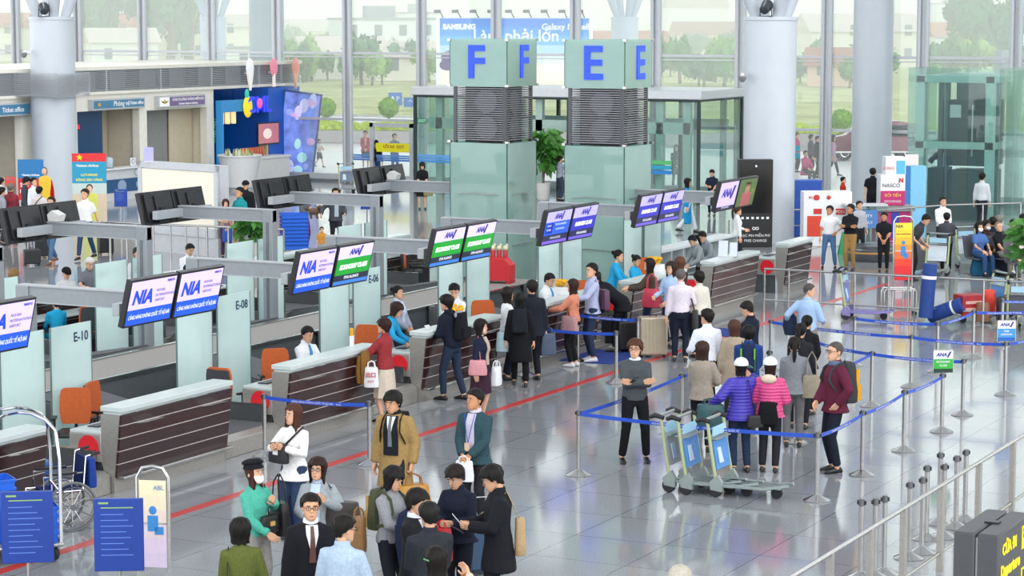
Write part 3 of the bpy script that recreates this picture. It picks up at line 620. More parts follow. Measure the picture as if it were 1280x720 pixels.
def house(px, d, w_, h, dep, roof, wall, label, flat=False):
    w_, dep = w_ * .62, dep * .7
    p = place(px, d); t = thing('house', label, 'house', p, YAW + R(rt.uniform(-25, 25)), 'houses beyond the field'); W_ = paint(wall)
    wl = MB().box(-w_ / 2, w_ / 2, -dep / 2, dep / 2, 0, h).build('walls', W_, t)
    if flat: MB().box(-w_ / 2 - .2, w_ / 2 + .2, -dep / 2 - .2, dep / 2 + .2, h, h + .3).box(-w_ * .2, w_ * .1, -1, 1, h + .3, h + 1.8).build('roof', ROOFS[roof], t)
    else:
        k_ = dep / 2 + .5; MB().prism([(-k_, h - .1), (0, h + dep * .32), (k_, h - .1)], -w_ / 2 - .4, w_ / 2 + .4, 'x').build('roof', ROOFS[roof], t)
    n = max(2, int(w_ / 3)); b = MB()
    for i in range(n):
        for z in ([1.0] if h < 4.5 else [1.0, 4.0]):
            x = -w_ / 2 + w_ * (i + .5) / n; MB().box(x - .5, x + .5, -dep / 2 - .05, -dep / 2, z, z + 1.4).build('window', WINM, t)
for a in ((135, 360, 16, 5.0, 9, 'red', 'e6dccb', 'cream house with a red gable roof below the tall left trees'), (150, 300, 14, 3.2, 8, 'pale', 'dedede', 'low pale house in front of the cream one at upper left'),
          (218, 330, 17, 4.5, 9, 'red', 'e8e0cc', 'long house with pink-red roof in the second left window bay'), (10, 340, 12, 5, 9, 'red', 'e2dcd0', 'red-roofed house at the far left edge'), (300, 350, 12, 5, 8, 'pale', 'eeeae0', 'pale house right of the small outside column'),
          (372, 420, 18, 4, 9, 'pale', 'e8e4dc', 'wide pale-roofed house behind the trees left of centre'), (340, 260, 14, 2.8, 8, 'grey', 'e8e8e8', 'low white house just right of the tall left column'), (480, 300, 21, 6.0, 10, 'grey', 'dde2e6', 'large white two-storey block left of the billboard'),
          (425, 240, 14, 2.6, 8, 'pale', 'dcd8d4', 'low pale-roofed shed among the field-edge trees'), (505, 235, 12, 2.4, 7, 'pale', 'e4dcd4', 'low shed with pink roof beside the bushes'), (520, 420, 10, 7, 9, 'grey', 'e6e6e6', 'tall narrow white house beside the billboard'),
          (770, 300, 20, 2.6, 9, 'red', 'd8d2c8', 'long pink-roofed shed right of the lettered towers'), (885, 400, 19, 3.4, 10, 'rust', 'd8d0c8', 'brown-roofed house in the bay left of the thick right column'), (870, 620, 26, 9, 12, 'rust', 'e0dcd4', 'distant block on the skyline left of the thick right column'),
          (1060, 380, 20, 4.2, 9, 'rust', 'cfae98', 'pink-walled house with rust roof in the bay right of the thick column'), (1072, 300, 24, 4.6, 10, 'pale', 'ddd8cf', 'long pale warehouse in the bay right of the thick column'), (1050, 215, 9, 2.0, 7, 'rust', 'd8b4a4', 'small red-roofed hut at the field edge'),
          (1100, 480, 22, 6, 11, 'grey', 'ececec', 'white block behind the pale warehouse'), (1190, 480, 16, 9, 10, 'grey', 'd8dade', 'grey office block on the skyline above the lift'), (1230, 460, 20, 5.5, 11, 'rust', 'd0ccc8', 'brown-roofed house on the skyline at upper right'),
          (1190, 340, 15, 3.6, 9, 'red', 'e6e2de', 'white house with red roof above the glass lift'), (1215, 320, 14, 3.4, 9, 'grey', 'e8e8ea', 'white house with grey roof beside the broad pale tree'), (1270, 420, 16, 6, 9, 'red', 'ddd6cf', 'house at the right edge of the skyline'), (1275, 150, 11, 2.4, 8, 'grey', 'eeeeec', 'small white pavilion beyond the lift shaft')):
    house(*a, flat=a[5] == 'grey')
# billboard
d = 150.0; a, c_ = place(545, d), place(741, d); L = (c_ - a).length; k_ = d / FPX
t = thing('billboard', 'large blue and white advertising billboard seen through the windows', 'billboard', (a + c_) / 2, YAW)
z0, z1 = HC - (112 - 22) * k_, HC - 1 * k_
b = MB(); cols = ['f3e6da', 'f6e9dd', 'f0e4e4', 'd9e3ee', 'a9cdec', '63ace8', '3f93e4', '2f80dc']
for i, c in enumerate(cols): b.mi(i).box(-L / 2 + .25, L / 2 - .25, -.02, 0, z0 + (z1 - z0) * i / len(cols), z0 + (z1 - z0) * (i + 1) / len(cols))
f = b.build('poster', [paint(c) for c in cols], t)
MB().ell((-L / 2 + 1.2, -.02, z0 + 2.1), (.9, .01, .5)).ell((-L / 2 + .7, -.02, z0 + 1.6), (.5, .01, .35)).build('poster_cloud', paint('6a5a86'), f)
MB().box(-L / 2, L / 2, 0, .3, z0 - .1, z1 + .1).box(-L / 2, -L / 2 + .22, -.06, .3, z0 - .1, z1 + .1).box(L / 2 - .22, L / 2, -.06, .3, z0 - .1, z1 + .1).build('frame', WHITE, t)
for x in (-L / 2 + 1, 0, L / 2 - 1): MB().box(x - .2, x + .2, .3, .7, 0, z1).build('post', ALU, t)
for i in range(9):
    x = -L / 2 + .5 + i * (L - 1) / 8; MB().tube([(x, .1, z1), (x - .3, -.7, z1 + .55), (x - .35, -.9, z1 + .5)], .04, 5).box(x - .6, x - .15, -1.1, -.8, z1 + .35, z1 + .55).build('flood_lamp', mat('lamp_grey', '555a60', .5), t)
text('SAMSUNG', .46, WHITE, f, (-L / 2 + 1.5, -.03, z1 - .55), bold=.03); text('Làm phải lớn', 1.05, WHITE, f, (.1, -.03, z1 - 1.15), bold=.02); text('Galaxy Note8', .55, WHITE, f, (L / 2 - 1.75, -.03, z1 - .55), bold=.015)
t = thing('road_sign', 'small blue direction sign standing in the field', 'road sign', place(494, 160), YAW); MB().box(-.5, .45, -.03, .03, .25, 1.15).box(.55, 1.4, -.03, .03, .15, .8).build('panel', paint('3f6fc4'), t)
MB().box(-.05, .05, .03, .1, 0, 1.2).box(1.0, 1.1, .03, .1, 0, 1).build('post', ALU, t)
for s_, q in (('▲', (-.2, .7)), ('P', (.15, .7)), ('↑', (1.0, .45))): text(s_, .5, WHITE, t, (q[0], -.04, q[1]))
# outside canopy columns
for px, dd in ((266, 116), (781, 108)):
    p = place(px, dd); column(p.x, p.y, .64, 6.33, 'outside_column', True, False)
# parked maroon car
def car(px, d, label):
    p = place(px, d); t = thing('car', label, 'car', p, YAW + R(2)); CP = mat('car_maroon', '6a1f35', .2, .3, .03, 5, coat=.8)
    prof = [(-2.3, .35), (-2.32, .75), (-2.2, 1.0), (-1.35, 1.12), (-.75, 1.62), (-.3, 1.72), (1.0, 1.74), (1.75, 1.62), (2.15, 1.1), (2.28, .9), (2.3, .4)]
    rings = []
    for y, s, zz in ((-.92, .97, -.02), (-.88, 1, 0), (.88, 1, 0), (.92, .97, -.02)): rings.append([(x * s, y * (1 - .18 * max(0, (z - 1.0) / .74)), z + zz) for x, z in prof])
    MB().loft(rings).build('body', CP, t)
    MB().hexa([(-1.1, -.905, 1.08), (1.6, -.905, 1.08), (-1.1, -.87, 1.06), (1.6, -.87, 1.06), (-.6, -.80, 1.56), (1.4, -.80, 1.58), (-.6, -.76, 1.56), (1.4, -.76, 1.58)]).build('side_window', mat('car_glass', '1d2328', .05), t)
    for x in (-1.45, 1.4):
        for y in (-.8, .8):
            wheel = MB().lathe([(.2, -.1), (.34, -.1), (.36, -.06), (.36, .06), (.34, .1), (.2, .1)], 20, M=Matrix.Translation((x, y, .36)) @ Euler((R(90), 0, 0)).to_matrix().to_4x4()).build('wheel', RUBBER, t)
            MB().lathe([(.05, .06), (.2, .11), (.22, .08), (.22, -.08)], 14, M=Matrix.Translation((x, y, .36)) @ Euler((R(90), 0, 0)).to_matrix().to_4x4()).build('rim', CHROME, wheel)
    MB().box(-2.34, -2.28, -.8, -.5, .75, .9).box(-2.3, 2.3, -.93, -.9, .35, .42).build('headlamp', mat('lamp_white', 'e8e8e8', .2), t)
car(1095, 103, 'maroon car parked on the forecourt outside the right windows')
# haze over the far ground
hm = bpy.data.materials.new('haze'); hm.use_nodes = True; hn = hm.node_tree; hn.nodes.clear(); ho = hn.nodes.new('ShaderNodeOutputMaterial'); hv = hn.nodes.new('ShaderNodeVolumeScatter'); hv.inputs['Density'].default_value = .003; hv.inputs['Color'].default_value = (.97, .98, 1, 1); hn.links.new(hv.outputs[0], ho.inputs['Volume'])
hz = MB().box(-700, 500, 128, 1300, -.02, 45).build('haze', hm); tag(hz, 'thin bright haze over the field and the distant town', 'haze', kind='stuff')
# ------------------------------------------------------------------ people: posed skeleton -> continuous body, clothes, hair
EYEW = mat('eye_white', 'd8d2cc', .3); EYED = mat('eye_dark', '1c1512', .3); LIP = mat('lip', 'a9625a', .5)
_jobs = []                                   # (shape, voxel, smoothing, extra shape, name, materials, parent)
def job(mb, vox, sm, extra, name, mats, parent): _jobs.append((mb, vox, sm, extra, name, mats, parent))
def run_jobs():
    tmp = []
    for mb, vox, sm, *_ in _jobs:
        me = bpy.data.meshes.new('tmp'); me.from_pydata(mb.v, [], mb.f); o = bpy.data.objects.new('tmp', me); COL.objects.link(o)
        m = o.modifiers.new('r', 'REMESH'); m.mode = 'VOXEL'; m.voxel_size = vox
        m = o.modifiers.new('s', 'SMOOTH'); m.factor = .5; m.iterations = sm; tmp.append(o)
    bpy.context.view_layer.update(); dg = bpy.context.evaluated_depsgraph_get()
    for o, (mb, vox, sm, extra, name, mats, parent) in zip(tmp, _jobs):
        me = bpy.data.meshes.new_from_object(o.evaluated_get(dg))
        out = MB(); out.add([v.co for v in me.vertices], [tuple(p.vertices) for p in me.polygons])
        if extra: k = len(out.v); out.v += extra.v; out.f += [tuple(i + k for i in f) for f in extra.f]; out.m += extra.m
        n = out.build(name, mats, parent)
        if not extra: n.data.polygons.foreach_set('use_smooth', [True] * len(n.data.polygons))
        n.data.set_sharp_from_angle(angle=R(70)); bpy.data.meshes.remove(me)
    for o in tmp: d = o.data; bpy.data.objects.remove(o); bpy.data.meshes.remove(d)
    _jobs.clear()
TORSO = {'m': [(.84, .13, .10, .005), (.90, .158, .115, .01), (.96, .158, .112, .008), (1.04, .147, .102, 0), (1.12, .146, .100, -.003), (1.22, .160, .108, -.003), (1.31, .166, .112, .003), (1.37, .146, .093, .01), (1.42, .098, .072, .014), (1.455, .062, .058, .012)],
         'f': [(.84, .13, .10, .005), (.90, .162, .118, .01), (.96, .156, .112, .008), (1.04, .130, .096, 0), (1.12, .124, .093, -.003), (1.22, .142, .112, -.014), (1.31, .144, .105, -.003), (1.37, .126, .084, .008), (1.42, .086, .066, .012), (1.455, .052, .052, .01)]}
HEAD = [(-.004, .022, -.080, -.045), (.01, .038, -.093, -.02), (.03, .051, -.097, .02), (.055, .060, -.096, .055), (.085, .067, -.094, .078), (.115, .071, -.090, .090), (.145, .074, -.091, .094), (.17, .072, -.084, .090), (.195, .063, -.067, .078), (.213, .045, -.043, .056), (.224, .018, -.012, .024)]
def lerp_tab(tab, z):
    if z <= tab[0][0]: return tab[0][1:]
    for a, b in zip(tab, tab[1:]):
        if z <= b[0]:
            t = (z - a[0]) / (b[0] - a[0]); return tuple(p + (q - p) * t for p, q in zip(a[1:], b[1:]))
    return tab[-1][1:]
def ik(a, c, l1, l2, pole):
    d = c - a; L = min(d.length, (l1 + l2) * .999); u = d.normalized(); c = a + u * L
    x = (l1 * l1 - l2 * l2 + L * L) / (2 * L); h = math.sqrt(max(0, l1 * l1 - x * x)); p = pole - u * pole.dot(u)
    return a + u * x + p.normalized() * h, c
ARM = {'down': ((.255, -.02, .80), (.5, .5, -.2)), 'loose': ((.27, -.10, .82), (.5, .6, -.2)), 'front': ((.06, -.30, 1.10), (.6, .3, -.8)), 'low': ((.05, -.24, .93), (.7, .5, -.4)), 'desk': ((.13, -.42, 1.12), (.6, .3, -.7)),
       'cross': ((-.09, -.205, 1.155), (.8, -.1, -.7)), 'hip': ((.19, -.08, 1.0), (1, .5, .1)), 'behind': ((.03, .17, .93), (.8, .5, -.2)), 'strap': ((.13, -.17, 1.26), (.7, .2, -.7)), 'chest': ((.03, -.25, 1.2), (.7, .1, -.7)),
       'face': ((.07, -.22, 1.47), (.7, -.1, -.7)), 'carry': ((.24, -.03, .84), (.5, .5, -.2)), 'bent': ((.2, -.28, 1.03), (.4, .7, -.6)), 'side': ((.42, -.12, 1.02), (.4, .5, -.4)), 'pull': ((.24, .22, .84), (.4, .6, -.2)), 'lap': ((.1, -.34, 1.0), (.6, .3, -.5)), 'out': ((.48, -.25, 1.1), (.5, .3, -.7)), 'up': ((.2, -.26, 1.42), (.8, .1, -.6)), 'pocket': ((.2, -.06, .93), (.9, .5, .1)), 'embrace': ((-.02, -.28, 1.05), (.8, .2, -.5))}
class P_: pass
def hand(b, wp, d, palm, curl, side, lite):
    d = d.normalized(); n = (palm - d * palm.dot(d)).normalized(); t = d.cross(n) * (1 if side > 0 else -1)       # t points to the thumb side
    M = lambda x, y, z: wp + t * x + n * y + d * z
    b.loft([[M(x, y, z) for x, y in ((-w_, -h_), (0, -h_ * 1.15), (w_, -h_), (w_, h_), (0, h_), (-w_, h_))] for z, w_, h_ in ((-.015, .024, .020), (.02, .032, .017), (.06, .040, .015), (.088, .038, .011))])
    for i, (x, L) in enumerate(((.030, .070), (.010, .078), (-.010, .073), (-.029, .058))):
        p = M(x, 0, .082); a = curl * .55; pts = [p]
        for q in (.42, .33, .25):
            p = p + (d * math.cos(a) + n * math.sin(a)) * (L * q); pts.append(p); a += curl
        b.tube(pts, [.0098, .009, .0082, .0062], 5 if lite else 7)
    p0 = M(.026, .004, .018); p1 = M(.052, .018, .045); p2 = M(.056, .030 + .012 * curl, .072); p3 = M(.050, .038 + .018 * curl, .092); b.tube([p0, p1, p2, p3], [.013, .0115, .0098, .007], 5 if lite else 7)
def person(label, h, head=None, foot=None, at=None, H=None, sex='m', top='shirt', tc='dfe3ea', hem=.88, slv=1.0, bot='trousers', bc='23262e', hair='short', hc='17130f', L='down', Rr='down', legs='stand', lean=0.0, twist=0.0, look=(0, 0), skin='d9a98a', shoe='1d1b1c', inner=None, tie=None, glasses=False, mask=False, cap=None, skirt=.5, sit=.46, dy=0, group=None, tmat=None, blen=None, x=None):
    if x is not None: q = onx(head[0], head[1], x); at = (x, q.y); H = q.z
    if at is None:
        if foot: g = G(*foot); at = (g.x, g.y); H = H or (max(1.5, min(1.88, zat(head[1], g))) if head else 1.66)
        else: H = H or (1.70 if sex == 'm' else 1.6); g = G(head[0], head[1], H); at = (g.x, g.y)
    H = H or (1.70 if sex == 'm' else 1.6)
    s = H / 1.72; rz = YAW + R(h); p = P_(); dist = V((at[0], at[1])).length
    near = dist < 37; vox = .018 if near else .025 if dist < 52 else .034; nh = 16 if near else 10
    root = thing('person', label, 'person', (at[0], at[1], dy), rz, group); root.scale = (s, s, s); p.root = root
    p.M = Matrix.Translation((at[0], at[1], dy)) @ Matrix.Rotation(rz, 4, 'Z') @ Matrix.Scale(s, 4); p.rz = rz; p.at = at; p.s = s; p.near = near
    seat = legs == 'sit'; dz = (sit + .09 - .92) if seat else (-.02 if legs == 'walk' else 0); pel = V((0, 0, .92)); la = R(lean); tw = R(twist)
    def T(q):
        q = V(q); k = max(0, min(1, (q.z - .84) / .2)); k = k * k * (3 - 2 * k)
        r = q - pel; r = Matrix.Rotation(la * k, 3, 'X') @ (Matrix.Rotation(tw * k, 3, 'Z') @ r); return pel + r + V((0, 0, dz))
    p.T = T; tab = TORSO[sex]; sw = .166 if sex == 'm' else .146
    # joints
    J = {}
    for nm, sd_, pr in (('L', 1, L), ('R', -1, Rr)):
        tgt, pole = ARM[pr] if isinstance(pr, str) else pr
        sh = T((sd_ * sw, .008, 1.362)); wt = T((sd_ * tgt[0], tgt[1], tgt[2])); pl = V((sd_ * pole[0], pole[1], pole[2])); pl = (Matrix.Rotation(la, 3, 'X') @ pl) if pr in ('cross', 'strap') else pl
        e, wr = ik(sh, wt, .29, .255, pl); J['sh' + nm], J['el' + nm], J['wr' + nm] = sh, e, wr
        hp = V((sd_ * .088, 0, .90 + dz))
        fx, fy = {'stand': (sd_ * .10, -.015 * sd_), 'walk': (sd_ * .07, -.27 * sd_), 'walk2': (sd_ * .07, .27 * sd_), 'wide': (sd_ * .17, 0), 'sit': (sd_ * .12, -.47), 'cross': (sd_ * -.03, -.06 * sd_), 'step': (sd_ * .11, -.13 * sd_)}[legs]
        ank = V((fx, fy + .02, .085 + (.05 if (legs == 'walk' and sd_ < 0) or (legs == 'walk2' and sd_ > 0) else 0))); kn, ank = ik(hp, ank, .425, .41, V((sd_ * .05, -1, .25 if seat else 0)))
        J['hp' + nm], J['kn' + nm], J['an' + nm] = hp, kn, ank
    p.J = J; p.hand = {k: p.M @ (J['wr' + k] + (J['wr' + k] - J['el' + k]).normalized() * .08) for k in 'LR'}
    def ring(z, inf, n=14, lx=0): a = lerp_tab(tab, z); return [T((( a[0] + inf) * math.cos(t) + lx, a[2] + (a[1] + inf) * math.sin(t), z)) for t in (2 * math.pi * i / n for i in range(n))]
    # skin body
    b = MB(); b.loft([ring(z, -.012) for z, *_ in tab]); b.tube([T((0, .012, 1.42)), T((0, .010, 1.47)), T((0, -.004, 1.535))], [.058, .052, .052] if sex == 'm' else [.05, .044, .044], 10)
    for k in 'LR':
        b.tube([J['sh' + k], (J['sh' + k] * .5 + J['el' + k] * .5), J['el' + k], J['el' + k] * .6 + J['wr' + k] * .4, J['wr' + k], J['wr' + k] + (J['wr' + k] - J['el' + k]).normalized() * .03], [.05, .045, .039, .037, .026, .024], 8)
        b.tube([J['hp' + k], J['hp' + k] * .5 + J['kn' + k] * .5, J['kn' + k], J['kn' + k] * .7 + J['an' + k] * .3, J['an' + k], J['an' + k] + V((0, -.0, -.03)), J['an' + k] + V((0, -.1, -.055))], [.083, .072, .052, .053, .036, .038, .03], 8)
    x = MB(); HM = Matrix.Translation(T((0, -.004, 1.470))) @ Matrix.Rotation(tw + R(look[0]), 4, 'Z') @ Matrix.Rotation(la * .5 + R(look[1]), 4, 'X') @ Matrix.Scale(1.075, 4); p.HM = HM
    hp_ = lambda z, a, inf=0: (lambda t: (math.sin(a) * (t[0] + inf), (t[1] + t[2]) / 2 - math.cos(a) * ((t[2] - t[1]) / 2 + inf), z))(lerp_tab(HEAD, z))
    x.loft([[HM @ V(hp_(z, -2 * math.pi * i / nh)) for i in range(nh)] for z, *_ in HEAD])
    x.loft([[HM @ V(q) for q in r_] for r_ in ([(-.006, -.088, .118), (.006, -.088, .118), (.006, -.088, .112), (-.006, -.088, .112)], [(-.009, -.108, .092), (.009, -.108, .092), (.008, -.112, .084), (-.008, -.112, .084)], [(-.015, -.098, .078), (.015, -.098, .078), (.012, -.094, .072), (-.012, -.094, .072)])])
    for sd_ in (-1, 1):
        x.mi(0).ell((sd_ * .073, .008, .105), (.010, .02, .032), 6, 5, HM); x.mi(1).ell((sd_ * .031, -.084, .117), (.015, .008, .0065), 6, 4, HM); x.mi(2).ell((sd_ * .031, -.089, .117), (.0068, .005, .0065), 6, 4, HM)
        x.mi(2).box(sd_ * .031 - .018, sd_ * .031 + .018, -.093, -.084, .134, .139, HM)
    x.mi(3).ell((0, -.094, .044), (.022, .007, .0065), 8, 4, HM); x.mi(0)
    for k, sd_ in (('L', 1), ('R', -1)):
        d = J['wr' + k] - J['el' + k]; pose = L if k == 'L' else Rr
        pal = V((-sd_, 0, -.0)) if pose in ('down', 'loose', 'carry', 'side', 'pull', 'pocket') else V((-sd_ * .3, .5, -.8)) if pose in ('desk', 'lap', 'out') else V((-sd_ * .5, .8, .3))
        hand(x, J['wr' + k], d, pal, {'carry': 1.2, 'strap': 1.0, 'pull': 1.2, 'front': .8, 'chest': .8, 'face': .8, 'cross': .35}.get(pose, .4) if isinstance(pose, str) else .7, sd_, not near)
    job(b, vox, 3, x, 'body', [mat('skin_' + skin, skin, .5, 0, .05, 10), EYEW, EYED, LIP], root)
    # lower garment
    C = cloth(bc); c = MB(); wz = .985 if top != 'bare' else 1.0; lz = .09 if blen is None else blen
    if bot in ('trousers', 'shorts', 'loose'):
        e = .012 if bot == 'loose' else 0; c.loft([ring(z, .014) for z in (.80, .84, .88, .92, .96, wz)])
        for k in 'LR':
            h_, kn, an = J['hp' + k], J['kn' + k], J['an' + k]; end = an + (kn - an).normalized() * (lz - .075)
            if bot == 'shorts': c.tube([h_ + V((0, 0, .02)), h_ * .5 + kn * .5, kn + (h_ - kn) * .05], [.1, .092, .08], 10)
            else: c.tube([h_ + V((0, 0, .02)), h_ * .5 + kn * .5, kn, kn * .55 + an * .45, end], [.098, .086 + e, .068 + e, .065 + e, .056 + e * 2], 10)
        job(c, vox, 3, None, 'shorts' if bot == 'shorts' else 'trousers', C, root)
    elif bot == 'skirt':
        n = 20; r_ = [ring(z, .016, n) for z in (1.0, .95, .9)] + [[V((w_ * math.cos(t) * (1 + .05 * math.cos(9 * t)), .005 + w_ * .82 * math.sin(t) * (1 + .05 * math.cos(9 * t)), z + dz)) for t in (2 * math.pi * i / n for i in range(n))] for z, w_ in ((.8, .19), ((.8 + skirt) / 2, .205), (skirt, .225))]
        q = MB(); q.loft(r_); q.build('skirt', C, root)
    # shoes
    for k, sd_ in (('L', 1), ('R', -1)):
        an = J['an' + k]; y0 = an.y; z0 = an.z - .085; q = MB()
        q.loft([[(an.x + w_ * .9 * math.cos(t), y0 + yy, z0 + .002 + max(0, h_ * (.5 + .5 * math.sin(t)))) for t in (2 * math.pi * i / 8 for i in range(8))] for yy, w_, h_ in ((.068, .022, .05), (.05, .036, .08), (.0, .040, .095), (-.06, .043, .075), (-.12, .046, .055), (-.165, .036, .042), (-.185, .014, .025))])
        q.build('shoe', mat('shoe_' + shoe, shoe, .4), root)
    # upper garment
    if top != 'none':
        e = {'shirt': .016, 'tee': .018, 'sweater': .024, 'jacket': .030, 'coat': .034, 'puffer': .048, 'aodai': .012}[top]; c = MB(); zs = [z for z, *_ in tab if z >= max(.86, hem) - .01 and z < 1.44]
        rr = [ring(z, e if z < 1.36 else e * .7) for z in zs]
        if hem < .86:
            a = lerp_tab(tab, .90); lo = []
            fl = (.055 if bot == 'loose' else .025) if top != 'aodai' else .0
            for z, g_ in ((hem, 1.0), ((hem + .86) / 2, .5)): lo.append([T(((a[0] + e + fl * g_ + .02 * g_) * math.cos(t), a[2] + (a[1] + e + fl * g_ + .015) * math.sin(t), z)) for t in (2 * math.pi * i / 14 for i in range(14))])
            rr = lo + rr
        elif zs[0] > hem + .005: rr = [ring(hem, e + .006)] + rr
        rr.append([T((( .062 if sex == 'm' else .054) * math.cos(t), .012 + .058 * math.sin(t), 1.452)) for t in (2 * math.pi * i / 14 for i in range(14))])
        c.loft(rr); f = e * .75
        for k in 'LR':
            S, E_, W_ = J['sh' + k], J['el' + k], J['wr' + k]; inn = S + (T((0, .01, 1.34)) - S) * .3
            if slv > .6: c.tube([inn, S, S * .5 + E_ * .5, E_, E_ * .5 + W_ * .5, E_ + (W_ - E_) * (slv if slv < 1 else .97)], [.052 + f, .054 + f, .052 + f, .048 + f, .044 + f, .036 + f], 9)
            elif slv > 0: c.tube([inn, S, S + (E_ - S) * slv * 1.6], [.052 + f, .055 + f, .057 + f], 9)
        job(c, vox, 3, None, {'aodai': 'tunic', 'tee': 'shirt', 'puffer': 'padded_jacket'}.get(top, top), tmat or cloth(tc), root)
        def front(z, x, off):
            a = lerp_tab(tab, z); rx, ry = a[0] + e + off, a[1] + e + off; return T((x, a[2] - ry * math.sqrt(max(0, 1 - (x / rx) ** 2)), z))
        def patch(name, zs, wf, off, m):
            q = MB(); rows = []
            for z in zs: w_ = wf(z); rows.append([front(z, w_ * u, off) for u in (-1, -.5, 0, .5, 1)] + [front(z, w_ * u, off - .02) for u in (1, .5, 0, -.5, -1)])
            q.loft(rows); return q.build(name, m, root)
        zz = [.95 + .03 * i for i in range(16)]
        if inner:
            wide = tie == 'open'
            patch('shirt_front', [z for z in zz if z > (.92 if wide else 1.1)] + [1.425], (lambda z: (.095 if top == 'coat' else .055) - (.08 * max(0, z - 1.2) if top == 'coat' else 0)) if wide else (lambda z: max(.006, min(.058, (z - 1.1) * .24))), .010, cloth(inner))
        if tie and tie != 'open': patch('tie', [z for z in zz if z > 1.06] + [1.42], lambda z: .016 + (1.42 - z) * .05, .018, mat('tie_' + tie, tie, .5, 0, .1, 30))
        colr = inner or (tc if top in ('shirt', 'tee', 'jacket', 'coat') else None)
        if colr or top == 'sweater':
            rad = .060 if sex == 'm' else .052
            q = MB(); q.loft([[T(((rad + w_) * math.cos(t), .008 + (rad + w_) * math.sin(t) + (z - 1.45) * .1, z - .02 * (math.sin(t) < -.5))) for t in (2 * math.pi * i / 14 for i in range(14))] for z, w_ in ((1.435, .018), (1.47, .012), (1.488, .004), (1.486, -.004), (1.46, -.004))], cap=False); q.build('collar', cloth(colr or tc), root)
    # hair
    def shell(th, zb, kind_=False, rows=5):
        rg = []; n = 36 if near else 22; ph = (at[0] * 7.3 + at[1] * 3.1) % 6.28; zb0 = zb
        zb = lambda a: zb0(a) + (.006 * math.sin(9 * a + ph) + .004 * math.sin(17 * a + 2 * ph) if kind_ else 0)
        A = [2 * math.pi * i / n for i in range(n)]
        def pt(z, a, o):
            if kind_: o = o * (1 + .22 * math.sin(8 * a + ph + z * 20) + .14 * math.sin(15 * a + z * 35 + ph))
            t = lerp_tab(HEAD, max(z, .055)); return HM @ V((-math.sin(a) * (t[0] + o), (t[1] + t[2]) / 2 - math.cos(a) * ((t[2] - t[1]) / 2 + o), z))
        rg.append([pt(max(zb(a), .0) if zb(a) > -.05 else zb(a), a, th * .2) for a in A]); rg.append([pt(zb(a), a, th) for a in A])
        for r_ in range(1, rows + 1): f = r_ / rows; f = f ** .8; rg.append([pt(zb(a) + (.2 - zb(a)) * f, a, th * (1 + .15 * f)) for a in A])
        rg.append([pt(.215, a, th * 1.0) + (HM.to_3x3() @ V((0, 0, th * .6))) for a in A]); rg.append([HM @ V((-math.sin(a) * .02, .01 - math.cos(a) * .02, .224 + th)) for a in A]); return rg
    def bound(front_, side_, back_, k0=50, k1=75):
        def zb(a):
            d = abs((math.degrees(a) + 180) % 360 - 180)
            if d < k0: return front_ - .012 * (d / k0) ** 2
            if d < k1: return front_ - .012 + (side_ - front_) * (d - k0) / (k1 - k0)
            return side_ + (back_ - side_) * min(1, (d - k1) / (150 - k1))
        return zb
    HMAT = mat('hair_' + hc, hc, .6, 0, .25, 60, .2, spec=.25)
    if hair:
        zb, th = {'short': (bound(.184, .130, .04, 58, 84), .019), 'crop': (bound(.192, .135, .06, 55, 85), .009), 'full': (bound(.168, .112, .025, 55, 82), .026), 'bob': (bound(.158, -.005, -.012, 58, 78), .026), 'long': (bound(.180, -.13, -.2, 62, 80), .024), 'shoulder': (bound(.172, -.05, -.075, 60, 78), .025), 'bun': (bound(.180, .12, .05, 58, 82), .013), 'pony': (bound(.174, .12, .05, 58, 82), .014), 'bald': (bound(.20, .10, .06, 70, 85), .007)}[hair]
        if cap: th = min(th, .012)
        q = MB(); q.loft(shell(th, zb, True, 6))
        if hair == 'bun': q.ell((0, .112, .165), (.042, .036, .042), 10, 8, HM)
        if hair == 'pony': q.tube([HM @ V(v_) for v_ in ((0, .095, .165), (0, .135, .15), (0, .145, .07), (.0, .135, -.04), (0, .125, -.12))], [.022, .03, .036, .032, .012], 9)
        q.build('hair', HMAT, root)
    if cap:
        kind, cc = cap; q = MB(); CM = cloth(cc)
        if kind == 'cap':
            q.loft(shell(.026, lambda a: .142, rows=4)); q.loft([[HM @ V((math.sin(u) * .078, -.075 - math.cos(u) * k_, z)) for u in (-1.4, -.7, 0, .7, 1.4)] + [HM @ V((math.sin(u) * .078, -.075 - math.cos(u) * k_, z - .008)) for u in (1.4, .7, 0, -.7, -1.4)] for k_, z in ((.01, .152), (.05, .148), (.085, .136))])
        else: q.loft(shell(.028, lambda a: .16, rows=3)); q.ell((.015, .02, .222), (.115, .118, .042), 16, 8, HM)
        q.build('cap' if kind == 'cap' else 'beret', CM, root)
    if mask:
        q = MB(); q.loft([[HM @ V(hp_(z, R(a), o)) for a in (-62, -40, -20, 0, 20, 40, 62)] + [HM @ V(hp_(z, R(a), o - .006)) for a in (62, 40, 20, 0, -20, -40, -62)] for z, o in ((.012, .008), (.035, .014), (.06, .016), (.085, .010))]); q.build('face_mask', cloth('eef0f2'), root)
    if glasses:
        q = MB()
        for sd_ in (-1, 1): q.tube([HM @ V((sd_ * .033 + .024 * math.cos(t), -.102, .116 + .017 * math.sin(t))) for t in (2 * math.pi * i / 12 for i in range(12))], .0028, 5, True); q.tube([HM @ V((sd_ * .057, -.100, .12)), HM @ V((sd_ * .078, -.03, .122)), HM @ V((sd_ * .078, .02, .115))], .0026, 5)
        q.tube([HM @ V((-.01, -.103, .12)), HM @ V((.01, -.103, .12))], .0028, 5); q.build('glasses', mat('glasses_frame', '3a3030', .3, .3), root)
